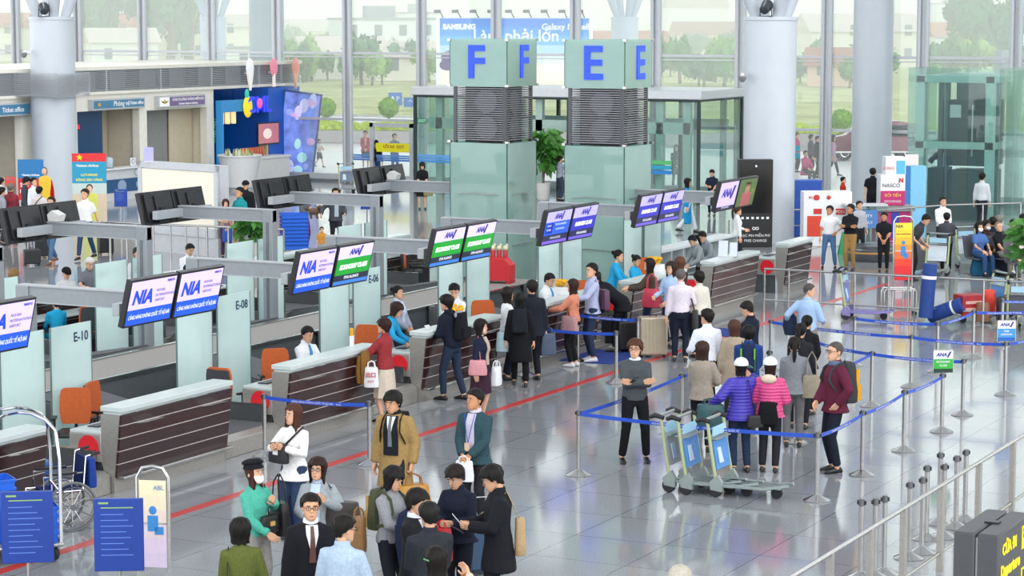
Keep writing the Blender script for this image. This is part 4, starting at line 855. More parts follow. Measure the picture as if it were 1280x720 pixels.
    p.front = (lambda z, x, o=.04: p.M @ T((x, lerp_tab(tab, z)[2] - (lerp_tab(tab, z)[1] + o), z))); p.back = (lambda z, x, o=.05: p.M @ T((x, lerp_tab(tab, z)[2] + lerp_tab(tab, z)[1] + o, z)))
    p.w = lambda x, y, z: p.M @ T((x, y, z)); return p
# things people carry ------------------------------------------------------------------------------------------------
def strap(pts, r, m, parent, name='strap', flat=.35): return MB().tube(pts, r, 6, flat=flat).build(name, m, parent)
def bagshape(w_, d_, h_, taper=.85, n=14, sq=.6):
    rings = []
    for z, k in ((0, .8), (.03, .97), (.3, 1.0), (.7, .97 * (taper + 1) / 2), (.95, taper), (1, taper * .9)):
        rings.append([(w_ / 2 * k * math.copysign(abs(math.cos(t)) ** sq, math.cos(t)), d_ / 2 * k * math.copysign(abs(math.sin(t)) ** sq, math.sin(t)), z * h_) for t in (2 * math.pi * i / n for i in range(n))])
    return MB().loft(rings)
def handbag(name, label, loc, rz, size, col, strap_to=None, handle=None, cat='bag', detail=None, hcol=None, m=None):
    """a bag whose base centre is at loc; handle: how high its grips rise; strap_to: points of a shoulder strap"""
    t = thing(name, label, cat, loc, rz); w_, d_, h_ = size; M_ = m or mat('leather_' + col, col, .5, 0, .1, 25, .1); HC_ = mat('leather_' + (hcol or col), hcol or col, .5, 0, .1, 25, .1)
    b = bagshape(w_, d_, h_).build('bag_body', M_, t)
    if handle:
        for sd_ in (-1, 1): MB().tube([(-w_ * .25, sd_ * d_ * .3, h_ * .9), (-w_ * .2, sd_ * d_ * .2, h_ + handle * .7), (0, sd_ * d_ * .08, h_ + handle), (w_ * .2, sd_ * d_ * .2, h_ + handle * .7), (w_ * .25, sd_ * d_ * .3, h_ * .9)], .009, 6).build('handle', HC_, t)
    if strap_to:
        inv = (Matrix.Translation(loc) @ Matrix.Rotation(rz, 4, 'Z')).inverted(); MB().tube([inv @ V(q) for q in strap_to], .013, 6, flat=.4).build('strap', HC_, t)
    if detail: MB().box(-w_ * .12, w_ * .12, -d_ / 2 - .008, -d_ / 2 + .01, h_ * .45, h_ * .7).build('patch', plastic(detail), t)
    return t
def backpack(p, label, col, col2=None, size=(.30, .17, .44), z=1.0, lean=0, pk=True):
    o = p.w(0, .17, z); t = thing('backpack', label, 'bag', o, p.rz); M_ = cloth(col)
    w_, d_, h_ = [v * p.s for v in size]
    b = bagshape(w_, d_, h_, .75).build('main_body', M_, t); MB().loft([[(x * w_ * .38, d_ * .42 + y * .03, z_ * h_) for x, y in ((-1, 0), (1, 0), (1, 1.6), (-1, 1.6))] for z_ in (.08, .12, .42, .46)]).build('front_pocket', cloth((col2 if pk else None) or col), t)
    if col2:
        for x in (-1, 1): MB().box(x * w_ * .36 - .012, x * w_ * .36 + .012, d_ * .3, d_ * .52, .05 * h_, h_ * .85).build('side_band', cloth(col2), t)
    inv = (Matrix.Translation(o) @ Matrix.Rotation(p.rz, 4, 'Z')).inverted()
    for x in (-1, 1): MB().tube([inv @ q for q in (p.w(x * .09, .12, 1.38), p.w(x * .105, .03, 1.452), p.w(x * .115, -.10, 1.37), p.w(x * .125, -.145, 1.24), p.w(x * .16, -.06, 1.1), p.w(x * .12, .12, 1.04))], .022, 6, flat=.3).build('shoulder_strap', M_, t)
    MB().tube([(-.03, -.03, h_ * .98), (0, -.04, h_ * 1.06), (.03, -.03, h_ * .98)], .008, 5).build('grab_loop', M_, t); return t
def suitcase(label, loc, rz, size, col, ribs=True, pull=0.0, cat='suitcase', m=None):
    t = thing('suitcase', label, cat, loc, rz); w_, d_, h_ = size; M_ = m or mat('case_' + col, col, .4, 0, .05, 10)
    b = MB(); b.box(-w_ / 2, w_ / 2, -d_ / 2, d_ / 2, .05, h_); b.build('shell', M_, t, .03)
    if ribs:
        for i in range(7):
            x = -w_ * .42 + i * w_ * .14
            for s_ in (-1, 1): MB().box(x - .012, x + .012, s_ * (d_ / 2 + .006) - .006, s_ * (d_ / 2 + .006) + .006, .1, h_ - .05).build('rib', M_, t) if i % 1 == 0 else None
    for x in (-1, 1):
        for y in (-1, 1): MB().lathe([(.01, -.015), (.028, -.015), (.028, .015), (.01, .015)], 10, M=Matrix.Translation((x * w_ * .4, y * d_ * .35, .028)) @ Euler((0, R(90), 0)).to_matrix().to_4x4()).build('wheel', RUBBER, t)
    MB().tube([(-.06, 0, h_), (-.05, 0, h_ + .035), (.05, 0, h_ + .035), (.06, 0, h_)], .012, 6).build('handle', BLACK, t)
    if pull: MB().tube([(-.08, d_ * .4, h_ - .05), (-.08, d_ * .4, h_ + pull), (.08, d_ * .4, h_ + pull), (.08, d_ * .4, h_ - .05)], .011, 6).build('pull_handle', ALU, t)
    return t
def sheet(name, label, c, rz, w_, h_, col, tilt=60, cat='paper', th=.006):
    t = thing(name, label, cat, c, rz); MB().box(-w_ / 2, w_ / 2, -th / 2, th / 2, -h_ / 2, h_ / 2, Euler((R(tilt), 0, 0)).to_matrix().to_4x4()).build('cover' if th > .004 else 'page', plastic(col), t); MB().box(-w_ * .35, w_ * .35, -th / 2 - .001, -th / 2, h_ * .1, h_ * .3, Euler((R(tilt), 0, 0)).to_matrix().to_4x4()).build('print', plastic('8a8f96'), t); return t
# ------------------------------------------------------------------ the people, nearest group first
BLK, NVY, JEAN, GRY, WHT = '191a1f', '1a2236', '2c3d58', '6f757c', 'e6e9ee'
# group at the bottom of the picture
p = person('woman in a black beret and face mask, teal sweater, long brown hair', 55, (318, 577), sex='f', H=1.62, top='sweater', tc='4fae9a', bot='trousers', bc='8d8a88', hair='long', hc='40251b', mask=True, cap=('beret', '17181c'), L='strap', Rr='low', look=(0, -6))
handbag('shoulder_bag', 'small black bag with round clasp held by the woman in the beret', p.w(.02, -.19, .92), p.rz, (.28, .1, .19), '17171a', [p.w(.1, -.12, 1.1), p.w(.14, -.02, 1.44), p.w(.05, .1, 1.3)], detail='c9a85a')
handbag('tote_bag', 'black slouchy tote hanging from the arm of the woman in the beret', p.w(.30, -.1, .84), p.rz + 1.2, (.34, .14, .36), '131317', handle=.3)
p = person('woman with long brown hair in a loose white blouse, black sling bag', -30, (367, 505), sex='f', H=1.66, top='shirt', tc='e9e8e6', hem=.76, bot='loose', bc='2d3c58', hair='long', hc='4a2c20', L='chest', Rr=((.14, -.28, 1.2), (.7, .2, -.7)), look=(-15, 0))
handbag('sling_bag', 'black sling bag with a white patch on the woman in the white blouse', p.w(-.08, -.22, 1.0), p.rz - .2, (.32, .11, .24), '16171b', [p.w(-.05, -.16, 1.2), p.w(.1, -.13, 1.35), p.w(.14, 0, 1.44), p.w(.0, .14, 1.3)], detail='e4e4e4')
p = person('woman with glasses in a grey cardigan over a pale blue collar', -12, (397, 572), sex='f', H=1.6, top='sweater', tc='9aa3a8', inner='b9cdec', tie='open', bot='trousers', bc='30343c', hair='shoulder', hc='2b1b16', L='strap', Rr='front', glasses=True)
handbag('tote_bag', 'dark brown tote on the arm of the woman with glasses', p.w(.3, -.02, .92), p.rz, (.42, .16, .28), '332c2a', [p.w(.22, .0, 1.2), p.w(.15, -.08, 1.43), p.w(.28, .1, 1.2)])
person('man in a black suit with brown tie and glasses at bottom left', 12, (388, 617), H=1.72, top='jacket', tc='1b1c22', hem=.76, inner='e8eaee', tie='5a3a34', bc='1b1c22', hair='short', L='low', Rr='down', glasses=True, skin='d8a683')
person('man seen from behind in a pale blue checked shirt', 160, (428, 644), H=1.72, top='shirt', tc='a9bdd2', hem=.86, bc='2b2d33', hair='short', hc='15120f', L='bent', Rr='bent', look=(-35, 8), glasses=True)
p = person('person seen from behind in an olive green top with black bob', -165, (300, 648), sex='f', H=1.58, top='sweater', tc='59622f', hem=.82, bc='24262b', hair='bob', hc='14110f', L='low', Rr='bent')
handbag('shoulder_bag', 'black shoulder bag on the person in the olive top', p.w(.18, .12, .8), p.rz, (.3, .12, .26), '1b1c20', [p.w(.16, .1, 1.1), p.w(.13, .03, 1.43), p.w(.15, -.1, 1.1)])
p = person('man in an open tan trench coat with grey tie and black backpack straps', -20, (493, 486), H=1.76, top='coat', tc='9c8152', hem=.55, inner='1d1f26', tie='open', bc='23262e', hair='full', hc='131110', L='carry', Rr='down', legs='walk', look=(-12, 14), skin='d2a07c')
q = MB()
def frn(z, x, o): a = lerp_tab(TORSO['m'], z); return p.T((x, a[2] - (a[1] + .034 + o) * math.sqrt(max(0, 1 - (x / (a[0] + .05)) ** 2)), z))
for nm, w0, w1, z0, o, c_ in (('shirt_collar', .004, .055, 1.16, .014, 'dfe3ea'), ('tie', .026, .014, 1.06, .022, '6c7378')):
    MB().loft([[frn(z, (w0 + (w1 - w0) * k_ / 8) * u, o) for u in (-1, 0, 1)] + [frn(z, (w0 + (w1 - w0) * k_ / 8) * u, o - .02) for u in (1, 0, -1)] for k_ in range(9) for z in [z0 + (1.42 - z0) * k_ / 8]]).build(nm, cloth(c_), p.root)
backpack(p, 'black backpack worn by the man in the tan coat', '17181c')
hp_ = p.hand['L']; handbag('holdall', 'mustard leather holdall carried by the man in the tan coat', hp_ + V((0.02, 0, -.47)), p.rz + .6, (.46, .24, .3), 'b5822f', handle=.14, hcol='8f5a22')
p = person('man in a dark teal jacket with a lanyard, hands folded over a white bag', -28, (594, 486), H=1.74, top='jacket', tc='2f4a52', hem=.80, inner='c9c3d6', tie='open', bc='26262b', hair='short', hc='15110e', L='low', Rr='low', look=(-22, 0), skin='c98f68')
b_ = MB(); b_.tube([(-.07, -.02, .23), (-.03, -.06, .02), (0, -.065, -.12), (.03, -.06, .02), (.07, -.02, .23)], .009, 5, flat=.4); b_.build('lanyard', cloth('3a55b4'), p.root, loc=(0, -.12, 1.2)); MB().box(-.035, .035, -.006, .006, -.05, .05).build('badge', plastic('d8b9a0'), p.root, loc=(0, -.205, 1.03))
handbag('plastic_bag', 'white plastic bag held by the man in the teal jacket', p.w(0, -.28, .62), p.rz, (.26, .1, .26), 'e4e7ea', handle=.06, m=mat('bag_white', 'e4e7ea', .3))
p = person('woman with black bob in a grey sweater carrying a navy coat', 52, (488, 582), sex='f', H=1.65, top='sweater', tc='8d9096', bc='1e222b', hair='bob', hc='121012', L='embrace', Rr='embrace', look=(0, 18))
backpack(p, 'olive backpack on the woman in the grey sweater', '4b4f3a', 'a98a5a')
t = thing('folded_coat', 'navy coat draped over the arms of the woman in the grey sweater', 'coat', p.w(0, -.30, .62), p.rz); MB().loft([[(w_ * math.cos(a), d_ * math.sin(a), z) for a in (2 * math.pi * i / 10 for i in range(10))] for z, w_, d_ in ((-.1, .1, .05), (.1, .14, .06), (.35, .2, .08), (.5, .22, .1), (.6, .17, .09), (.64, .08, .05))]).build('fabric', cloth('1c2540'), t); MB().tube([(-.2, -.02, .5), (-.22, -.04, .3), (-.18, -.03, .08)], [.06, .055, .04], 8).build('sleeve', cloth('1c2540'), t)
handbag('woven_bag', 'brown woven bag behind the woman in the grey sweater', p.w(-.3, .2, .78), p.rz + .4, (.16, .16, .38), '86633a', handle=.1)
person('man with a face mask, dark suit and blue tie in the bottom huddle', 65, (519, 611), H=1.70, top='jacket', tc='202126', hem=.76, inner='dbe3f2', tie='2b3550', bc='1d1e23', hair='full', hc='161210', mask=True, L='low', Rr='low', look=(0, 10))
person('man in a charcoal suit seen from behind in the bottom huddle', -160, (537, 628), H=1.70, top='jacket', tc='2c2f36', hem=.76, bc='202228', hair='short', hc='191817', L='low', Rr='low', look=(0, 8))
p = person('woman with a green hair clip at the bottom edge, beige sleeves', 150, (545, 684), sex='f', H=1.58, top='sweater', tc='cfc0b0', bc='2a2c33', hair='shoulder', hc='16120f', L='low', Rr='up')
MB().prism([(-.03, 0), (.03, .012), (.035, .026), (-.028, .016)], -.006, .006, 'y').build('hair_clip', mat('clip_green', '5f9a6a', .3), p.root, loc=(.035, .118, 1.60))
handbag('handbag', 'brown leather handbag on the raised arm at the bottom edge', p.w(-.2, -.22, 1.02), p.rz, (.3, .12, .22), 'a2662e', handle=.16)
p = person('woman with short dark hair in a navy top holding a red bag', -25, (573, 579), sex='f', H=1.63, top='sweater', tc='1d2233', hem=.84, bc='1b1f2b', hair='full', hc='1d1512', L='front', Rr='front', look=(-8, 26), bot='loose')
handbag('red_bag', 'red cloth bag held by the woman in the navy top', p.w(-.02, -.36, .68), p.rz, (.22, .12, .36), 'c4202c', handle=.08)
p = person('man in a black coat reading a passport at the right of the bottom group', -80, (622, 580), H=1.74, top='coat', tc='1c1e24', hem=.62, bc='1d1e24', hair='full', hc='141110', L='front', Rr='front', look=(0, 26))
sheet('passport', 'pale booklet in the hands of the man in the black coat', p.w(-.03, -.40, 1.14), p.rz, .13, .17, 'c9d3dc', 40, 'booklet'); sheet('phone', 'black phone beside the pale booklet in the hands of the man in black', p.w(.07, -.43, 1.08), p.rz, .08, .15, '17181b', 60, 'phone', .01)
handbag('sling_bag', 'beige sling bag behind the man in the black coat', p.w(.08, .22, .78), p.rz + 1.57, (.12, .1, .4), 'b59a72', [p.w(.08, .22, 1.15), p.w(.1, .08, 1.45), p.w(-.05, -.16, 1.2)])
g = G(606, 716); suitcase('blue suitcase standing in front of the man in the black coat', (g.x, g.y, 0), YAW + .3, (.42, .26, .66), '2f4a66', False, .2)
person('person with a pale cap at the bottom edge, mostly out of the picture', -20, (850, 708), H=1.64, top='jacket', tc='b9a48c', bc='33363c', cap=('cap', 'b9b3a6'), hair='crop', hc='4a4038')
# man with folded arms
p = person('man with glasses and folded arms in a charcoal sweater and white collar', 8, (788, 424), (793, 578), top='sweater', tc='474d52', inner=None, bc='15161b', hair='full', hc='4a2c1e', L='cross', Rr='cross', legs='wide', glasses=True, look=(-22, 0))
MB().lathe([(.066, 0), (.084, -.03), (.075, -.045), (.06, -.01)], 14).build('white_collar', cloth('e8eaee'), p.root, loc=(0, .006, 1.475)); sheet('phone', 'phone held in the folded arms of the man in the charcoal sweater', p.w(-.06, -.27, 1.2), p.rz + .5, .075, .15, '2a2f33', 50, 'phone', .012)
# people along the check-in desks
def at_desk(y, dx=.55): return (XD + dx, y)
p = person('woman in a red sweater and cream skirt at the second desk', -115, (480, 398), (481, 527), sex='f', top='sweater', tc='8e3236', bot='skirt', bc='cbbfae', skirt=.42, hair='full', hc='2a1712', L='desk', Rr='desk', skin='d5a284')
q_ = p.w(.36, -.05, .62); handbag('paper_bag', 'white paper bag with red characters hanging beside the woman in red', q_, YAW - .1, (.24, .1, .32), 'e6e8ec', handle=.1, m=mat('bag_white'))
text('出口', .09, mat('print_red', 'c0333a', .5), sc.objects[-1] if 0 else None, (0, 0, -50)) if 0 else None
bg_ = thing('bag_print', 'red characters printed on the white paper bag', 'print', q_ + V((-math.sin(-YAW) * 0, 0, 0)) + Matrix.Rotation(YAW - .1, 3, 'Z') @ V((0, -.056, .19)), YAW - .1) if 0 else None
PB = [o for o in sc.objects if o.name.startswith('paper_bag')][0]
text('出口', .085, mat('print_red', 'c0333a', .5), PB, (0, -.062, .2), bold=.002, ext=.001); text('EXIT', .05, mat('print_red'), PB, (0, -.062, .1), ext=.001)
t = thing('folded_coat', 'brown coat hanging over the arm of the woman in red', 'coat', p.w(.30, -.2, .66), p.rz); MB().loft([[(w_ * math.cos(a), d_ * math.sin(a), z) for a in (2 * math.pi * i / 10 for i in range(10))] for z, w_, d_ in ((0, .1, .06), (.2, .12, .07), (.45, .12, .07), (.52, .08, .05))]).build('fabric', cloth('7d5a2c'), t); MB().tube([(.08, -.05, .45), (.1, -.07, .2), (.09, -.06, .02)], [.045, .04, .035], 8).build('sleeve', cloth('7d5a2c'), t)
p = person('man in a navy hooded jacket and dark jeans leaning on the third desk', -118, None, (566, 500), H=1.76, top='jacket', tc='171d2c', hem=.86, bc='28344a', hair='full', hc='100e0e', L='front', Rr='desk', lean=10, legs='step')
MB().ell((0, .12, 1.40), (.13, .06, .07), 12, 8).build('hood', cloth('8f9296'), p.root)
backpack(p, 'black backpack on the man in the navy jacket', '14161c', z=.98)
sheet('paper', 'white papers held by the man in the navy jacket', p.w(.02, -.36, 1.2), p.rz, .15, .2, 'eceef0', 50)
p = person('woman with black hair in a navy cardigan and plum skirt, pink bag', 70, (603, 399), (601, 524), sex='f', top='jacket', tc='1b2036', hem=.82, inner='b9a596', tie='open', bot='skirt', bc='3a2233', skirt=.46, hair='shoulder', hc='120f11', L='down', Rr='down', skin='dcae93')
handbag('handbag', 'pink shoulder bag on the woman in the plum skirt', p.w(-.27, -.05, .80), p.rz - 1.3, (.3, .13, .24), 'c98a92', [p.w(-.26, .0, 1.0), p.w(-.12, .0, 1.45), p.w(-.26, -.1, 1.0)], hcol='c97f8f')
handbag('plastic_bag', 'crumpled white bag beside the woman in the plum skirt', p.w(.28, -.18, .55), p.rz, (.26, .14, .3), 'e4e7ea', handle=.1, m=mat('bag_white'))
p = person('woman from behind in a long black coat with a black backpack', 178, (650, 366), x=-17.85, sex='f', top='coat', tc='15161b', hem=.45, bc='121317', hair='shoulder', hc='100f11', L='down', Rr='down', legs='step')
backpack(p, 'black backpack on the woman in the long black coat', '1c2027', z=1.0)
handbag('plastic_bag', 'pale blue plastic bag hanging beside the woman in the long black coat', p.w(.30, -.1, .62), p.rz, (.28, .16, .34), '9fb9c2', handle=.1, m=mat('bag_blue', '9fb9c2', .25))
p = person('man in a dark suit from behind, next to the long black coat', -158, (665, 350), x=-17.95, top='jacket', tc='1c202a', hem=.76, bc='1a1c24', hair='short', hc='1a1512', L='desk', Rr='down')
handbag('tote_bag', 'blue and white striped bag hanging from the man in the dark suit', p.w(-.3, 0, .42), p.rz, (.3, .12, .38), '3f4f66', handle=.12)
person('woman in a white blouse and navy vest at the fourth desk', 110, (634, 359), x=-18.36, sex='f', top='shirt', tc='e4e6ea', bc='1c2030', hair='shoulder', hc='17110f', L='front', Rr='front', inner='1c2438', tie='open')
p = person('woman with long brown hair in a salmon top and black trousers', -110, (713, 349), (716, 458), sex='f', top='sweater', tc='c78168', bc='16171c', hair='long', hc='2e1b15', L='desk', Rr='desk', shoe='d8d8dc')
handbag('handbag', 'dusty pink handbag on the woman in the salmon top', p.w(.27, .02, .70), p.rz + 1.2, (.36, .15, .3), 'a87f83', [p.w(.25, .02, 1.0), p.w(0, -.14, 1.2), p.w(-.13, 0, 1.43), p.w(.1, .14, 1.2)], hcol='2a2226')
sheet('document', 'dark folder in the hands of the woman in the salmon top', p.w(.05, -.45, 1.14), p.rz, .2, .14, '5a6a66', 15)
p = person('man in a lilac-blue shirt and jeans with a purple shoulder bag', -72, (740, 329), x=-17.98, top='shirt', tc='a9b1d0', hem=.84, bc='27344c', hair='short', hc='14110f', L='desk', Rr='bent', look=(20, 0), shoe='cfd2d6')
handbag('backpack', 'purple bag slung behind the man in the lilac-blue shirt', p.w(.1, .2, .92), p.rz, (.3, .16, .36), '4f2c46', [p.w(.1, .16, 1.2), p.w(.13, .02, 1.44), p.w(.13, -.12, 1.2)])
person('person in a black suit bending deeply, right of the lilac-blue shirt', -100, at=tuple(G(777, 440))[:2], H=1.76, top='jacket', tc='16181e', hem=.76, bc='15171c', hair='short', hc='131110', L='desk', Rr='desk', lean=52, legs='step')
p = person('woman with very long black hair and brown top facing the women in cyan', -95, (812, 323), x=-17.95, sex='f', top='sweater', tc='4a4036', bc='25344f', hair='long', hc='1a1210', L='desk', Rr='desk')
handbag('handbag', 'large red patterned bag on the arm of the long-haired woman', p.w(.34, .06, .78), p.rz + 1.3, (.40, .15, .36), 'c23a52', handle=.3)
sc_ = suitcase('large ribbed champagne suitcase standing behind the queue tape', G(816, 446), YAW + R(4), (.52, .3, .76), 'b5ab98', True, 0, m=mat('champagne', 'b9ae98', .35, .4))
suitcase('black suitcase on the floor beside the champagne suitcase', G(783, 440), YAW + R(15), (.4, .26, .6), '17181c', False)
suitcase('small black suitcase behind the man in the lilac-blue shirt', G(764, 432), YAW - .2, (.36, .24, .56), '1c1d22', False)
p = person('grey-haired man from behind in a pale pink-white shirt, dark trousers', 172, (850, 336), (850, 452), top='shirt', tc='d8d0dc', hem=.9, bc='1c2434', hair='crop', hc='5a5654', L='down', Rr='bent')
handbag('shoulder_bag', 'black shoulder bag on the man in the pale pink-white shirt', p.w(-.27, .02, .62), p.rz + 1.4, (.28, .1, .34), '131418', [p.w(-.26, 0, .95), p.w(-.13, 0, 1.45), p.w(-.26, .06, .95)])
person('woman in a light blue shirt looking left beside the grey-haired man', -40, (839, 327), H=1.66, sex='f', top='shirt', tc='a9c4e8', hem=.82, bc='26344c', hair='shoulder', hc='2a1c17', L='low', Rr='bent')
person('woman with brown hair hidden behind the woman in the light blue shirt', -140, (850, 321), H=1.64, sex='f', top='sweater', tc='3a2c28', bc='1f2028', hair='long', hc='5a3826', L='low', Rr='low')
p = person('woman with short dark hair in a cream cardigan near the grey-haired man', -150, (874, 339), H=1.62, sex='f', top='sweater', tc='d6d2c6', hem=.86, bc='1c1f28', hair='full', hc='16120f', L='bent', Rr='down')
person('woman in grey with a ponytail bending at the steel-framed desk', -60, (862, 309), H=1.6, sex='f', top='sweater', tc='8f979d', bc='2a2d33', hair='pony', hc='120f0e', L='desk', Rr='desk', lean=22, look=(0, 20), at=(XD - .95, 47.35))
person('second woman in grey leaning behind the woman with the ponytail', -50, (873, 305), H=1.62, sex='f', top='sweater', tc='868e96', bc='2a2d33', hair='short', hc='16120f', L='desk', Rr='desk', lean=25, look=(0, 20), at=(XD - 1.1, 48.25))
# staff behind the desks
def staff(y, dx): return (XD - dx, y)
person('seated man in a white shirt and blue tie at the second desk', 48, (383, 410), H=1.72, at=(G(382, 411, 1.30).x, G(382, 411, 1.30).y), legs='sit', top='shirt', tc='e2e5ec', tie='2a86c8', bc='20242e', hair='short', hc='14110f', L='lap', Rr='lap', look=(0, 18))
person('woman with a hair bun and grey uniform behind the woman in cyan', 65, (497, 357), H=1.62, sex='f', top='jacket', tc='9aa2b2', inner='c9d6ec', tie='open', bc='2a2f3c', hair='bun', hc='15110f', L='low', Rr='low')
person('woman in a cyan tunic leaning over the third desk', 78, None, at=(XD - .95, 33.35), H=1.62, sex='f', top='aodai', tc='2a9bd0', hem=.45, bc='2a9bd0', hair='bob', hc='2a1a15', L='desk', Rr='desk', lean=22, look=(0, 12))
person('young man in a white shirt with a blue tie standing behind the third desk', -30, (568, 353), H=1.74, top='shirt', tc='dfe4f0', tie='3a78b4', bc='20242e', hair='short', hc='121010', L='desk', Rr='low', look=(30, 26))
person('seated man in a white shirt and blue tie at the fourth desk', 60, (684, 343), H=1.72, at=(G(684, 344, 1.30).x, G(684, 344, 1.30).y), legs='sit', top='shirt', tc='e2e5ec', tie='2f8cc8', bc='20242e', hair='short', hc='14110f', L='lap', Rr='lap', look=(0, 22))
person('woman in a cyan tunic with a bun, left of the two working together', 80, (764, 311), x=-19.45, sex='f', top='aodai', tc='2a9fd2', hem=.45, bc='2a9fd2', hair='bun', hc='120f0e', L='desk', Rr='desk', lean=14)
person('seated woman in a cyan tunic with a bun, right of the two working together', 60, (792, 319), H=1.6, sex='f', at=(G(793, 320, 1.22).x, G(793, 320, 1.22).y), legs='sit', top='aodai', tc='2a9fd2', hem=.6, bc='2a9fd2', hair='bun', hc='14100f', L='lap', Rr='lap', look=(0, 22))
# far row of desks
person('man in a white shirt and blue tie writing at the far row', 25, (236, 304), x=-28.1, top='shirt', tc='e4e8ee', tie='2f86c4', bc='22262e', hair='short', hc='14110f', L='desk', Rr='low', look=(10, 22))
person('dark-haired head in front of the far-row man in a white shirt', 170, (235, 331), x=-26.1, top='shirt', tc='4a545e', bc='22262e', hair='full', hc='14110f')
person('man with cropped dark hair behind the partition numbered seven', 40, (172, 309), x=-28.15, top='shirt', tc='c9ccd0', bc='22262e', hair='short', hc='2a2019')
person('white-haired man in a grey polo shirt at the far row', 20, (111, 321), x=-28.1, top='shirt', tc='6a6c76', slv=.5, bc='33363c', hair='short', hc='c9c6c0', L='desk', Rr='desk', look=(10, 22))
person('boy in a black cap beside the white-haired man', 35, (82, 334), x=-28.15, top='tee', tc='c6c9cc', slv=.5, bc='33363c', hair='crop', hc='16120f', cap=('cap', '17181b'), look=(0, 14))
person('blond head above the frosted partition at the far left', 160, (17, 336), x=-28.1, top='shirt', tc='7d8a90', bc='33363c', hair='full', hc='8a6a44')
person('dark-haired head beside the white-haired man', 150, (132, 346), x=-26.65, top='shirt', tc='2c3038', bc='22262e', hair='short', hc='15120f')
person('staff woman in cyan turned away above the partition numbered ten', -150, (67, 368), H=1.6, sex='f', at=(G(70, 366, 1.3).x, G(70, 366, 1.3).y), legs='sit', top='aodai', tc='1f96c2', hem=.6, bc='1f96c2', hair='full', hc='15110f', L='lap', Rr='lap')
person('staff woman in cyan reaching at the far-row desk behind an orange chair', -120, (127, 366), H=1.6, sex='f', at=(G(132, 362, 1.3).x, G(132, 362, 1.3).y), legs='sit', top='aodai', tc='1f96c2', hem=.6, bc='6a4a5a', hair='bun', hc='15110f', L='lap', Rr='lap')
person('staff woman in cyan between the second screen pair and its partition', -120, (297, 338), H=1.6, sex='f', at=(G(298, 336, 1.3).x, G(298, 336, 1.3).y), legs='sit', top='aodai', tc='1f96c2', hem=.6, bc='1f96c2', hair='shoulder', hc='15110f', L='lap', Rr='lap')
# queue inside the tapes
person('man in a white shirt standing in the queue, facing left', -165, (884, 386), H=1.74, top='shirt', tc='dfe5f0', hem=.9, bc='1b202c', hair='short', hc='14110f', glasses=True, look=(25, 0), L='bent', Rr='down')
person('woman with brown hair in a beige knit sweater in the queue', 172, (878, 427), H=1.62, sex='f', top='sweater', tc='9a9186', hem=.82, bc='1d2028', hair='shoulder', hc='35221b', L='low', Rr='bent')
person('man in a dark navy suit looking down in the queue', -125, (938, 376), H=1.72, top='jacket', tc='1a2030', hem=.74, bc='1c2230', hair='short', hc='14110f', look=(10, 24), L='low', Rr='low')
p = person('young person in a blue hooded jacket with a green-edged backpack', 172, (936, 407), H=1.62, top='jacket', tc='24427e', hem=.82, bc='22283a', hair='full', hc='100f10', L='low', Rr='low')
backpack(p, 'navy backpack with green edges on the blue hooded jacket', '1d2c4c', '6fae3a', pk=False)
person('woman with brown hair in a beige coat left of the blue hooded jacket', 165, (918, 400), H=1.58, sex='f', top='coat', tc='a99a86', hem=.6, bc='2a2a30', hair='long', hc='4a2f26')
def quilt(col):
    m = mat('quilt_' + col, col, .45, 0, .08, 20); nt = m.node_tree; N = nt.nodes; wv = N.new('ShaderNodeTexWave'); wv.bands_direction = 'Z'; wv.inputs['Scale'].default_value = 6.5; wv.inputs['Distortion'].default_value = .8
    tc_ = [n for n in N if n.type == 'TEX_COORD'][0]; nt.links.new(tc_.outputs['Object'], wv.inputs['Vector']); bp = N.new('ShaderNodeBump'); bp.inputs['Strength'].default_value = .4; bp.inputs['Distance'].default_value = .02; nt.links.new(wv.outputs['Fac'], bp.inputs['Height']); nt.links.new(bp.outputs[0], N['Principled BSDF'].inputs['Normal']); return m
p = person('woman in a violet-blue padded jacket and white cap', -172, (921, 448), (925, 590), sex='f', top='puffer', tc='3d33a6', tmat=quilt('3d33a6'), hem=.80, bc='24324c', hair='bob', hc='15110f', cap=('cap', 'dfe4ee'), L='side', Rr='up')
handbag('shoulder_bag', 'small black bag with a chain on the violet-blue padded jacket', p.w(-.16, .26, .72), p.rz + math.pi, (.24, .08, .17), '17171a', [p.w(-.15, .26, .9), p.w(-.08, .14, 1.4), p.w(.0, -.1, 1.35)])
sheet('booklet', 'green and teal booklet held by the woman in the violet-blue jacket', p.hand['R'] + V((0, 0, .08)), p.rz + 2.6, .16, .2, '4aa88c', 70, 'booklet')
handbag('holdall', 'dark teal bag resting against the violet-blue padded jacket', p.w(.46, .0, .72), p.rz, (.44, .22, .3), '1f4a50', handle=.08)
p = person('woman in a pink padded jacket and white cap', 165, (965, 447), (961, 590), sex='f', top='puffer', tc='d44a86', tmat=quilt('d44a86'), hem=.84, bc='26272d', hair='bob', hc='2a1913', cap=('cap', 'dfe4ee'), L='bent', Rr='bent')
MB().ell((0, .13, 1.42), (.12, .06, .07), 12, 8).build('hood', cloth('d8c2b0'), p.root)
backpack(p, 'shiny black bag slung on the back of the pink padded jacket', '141518', z=.74, size=(.32, .17, .34))
p = person('girl with a long ponytail in a grey sweater and grey trousers', 175, (993, 421), H=1.64, sex='f', top='sweater', tc='7d8288', hem=.84, bc='6a6a6c', hair='pony', hc='17110f', L='low', Rr='bent')
handbag('tote_bag', 'beige cloth bag on the girl in the grey sweater', p.w(-.27, .06, .78), p.rz, (.3, .12, .34), '8f8674', handle=.35)
person('girl with black ponytail in a dark top behind the girl in grey', 160, (1001, 404), H=1.64, sex='f', top='sweater', tc='24262c', bc='1d1e24', hair='pony', hc='0f0d0e', L='low', Rr='low')
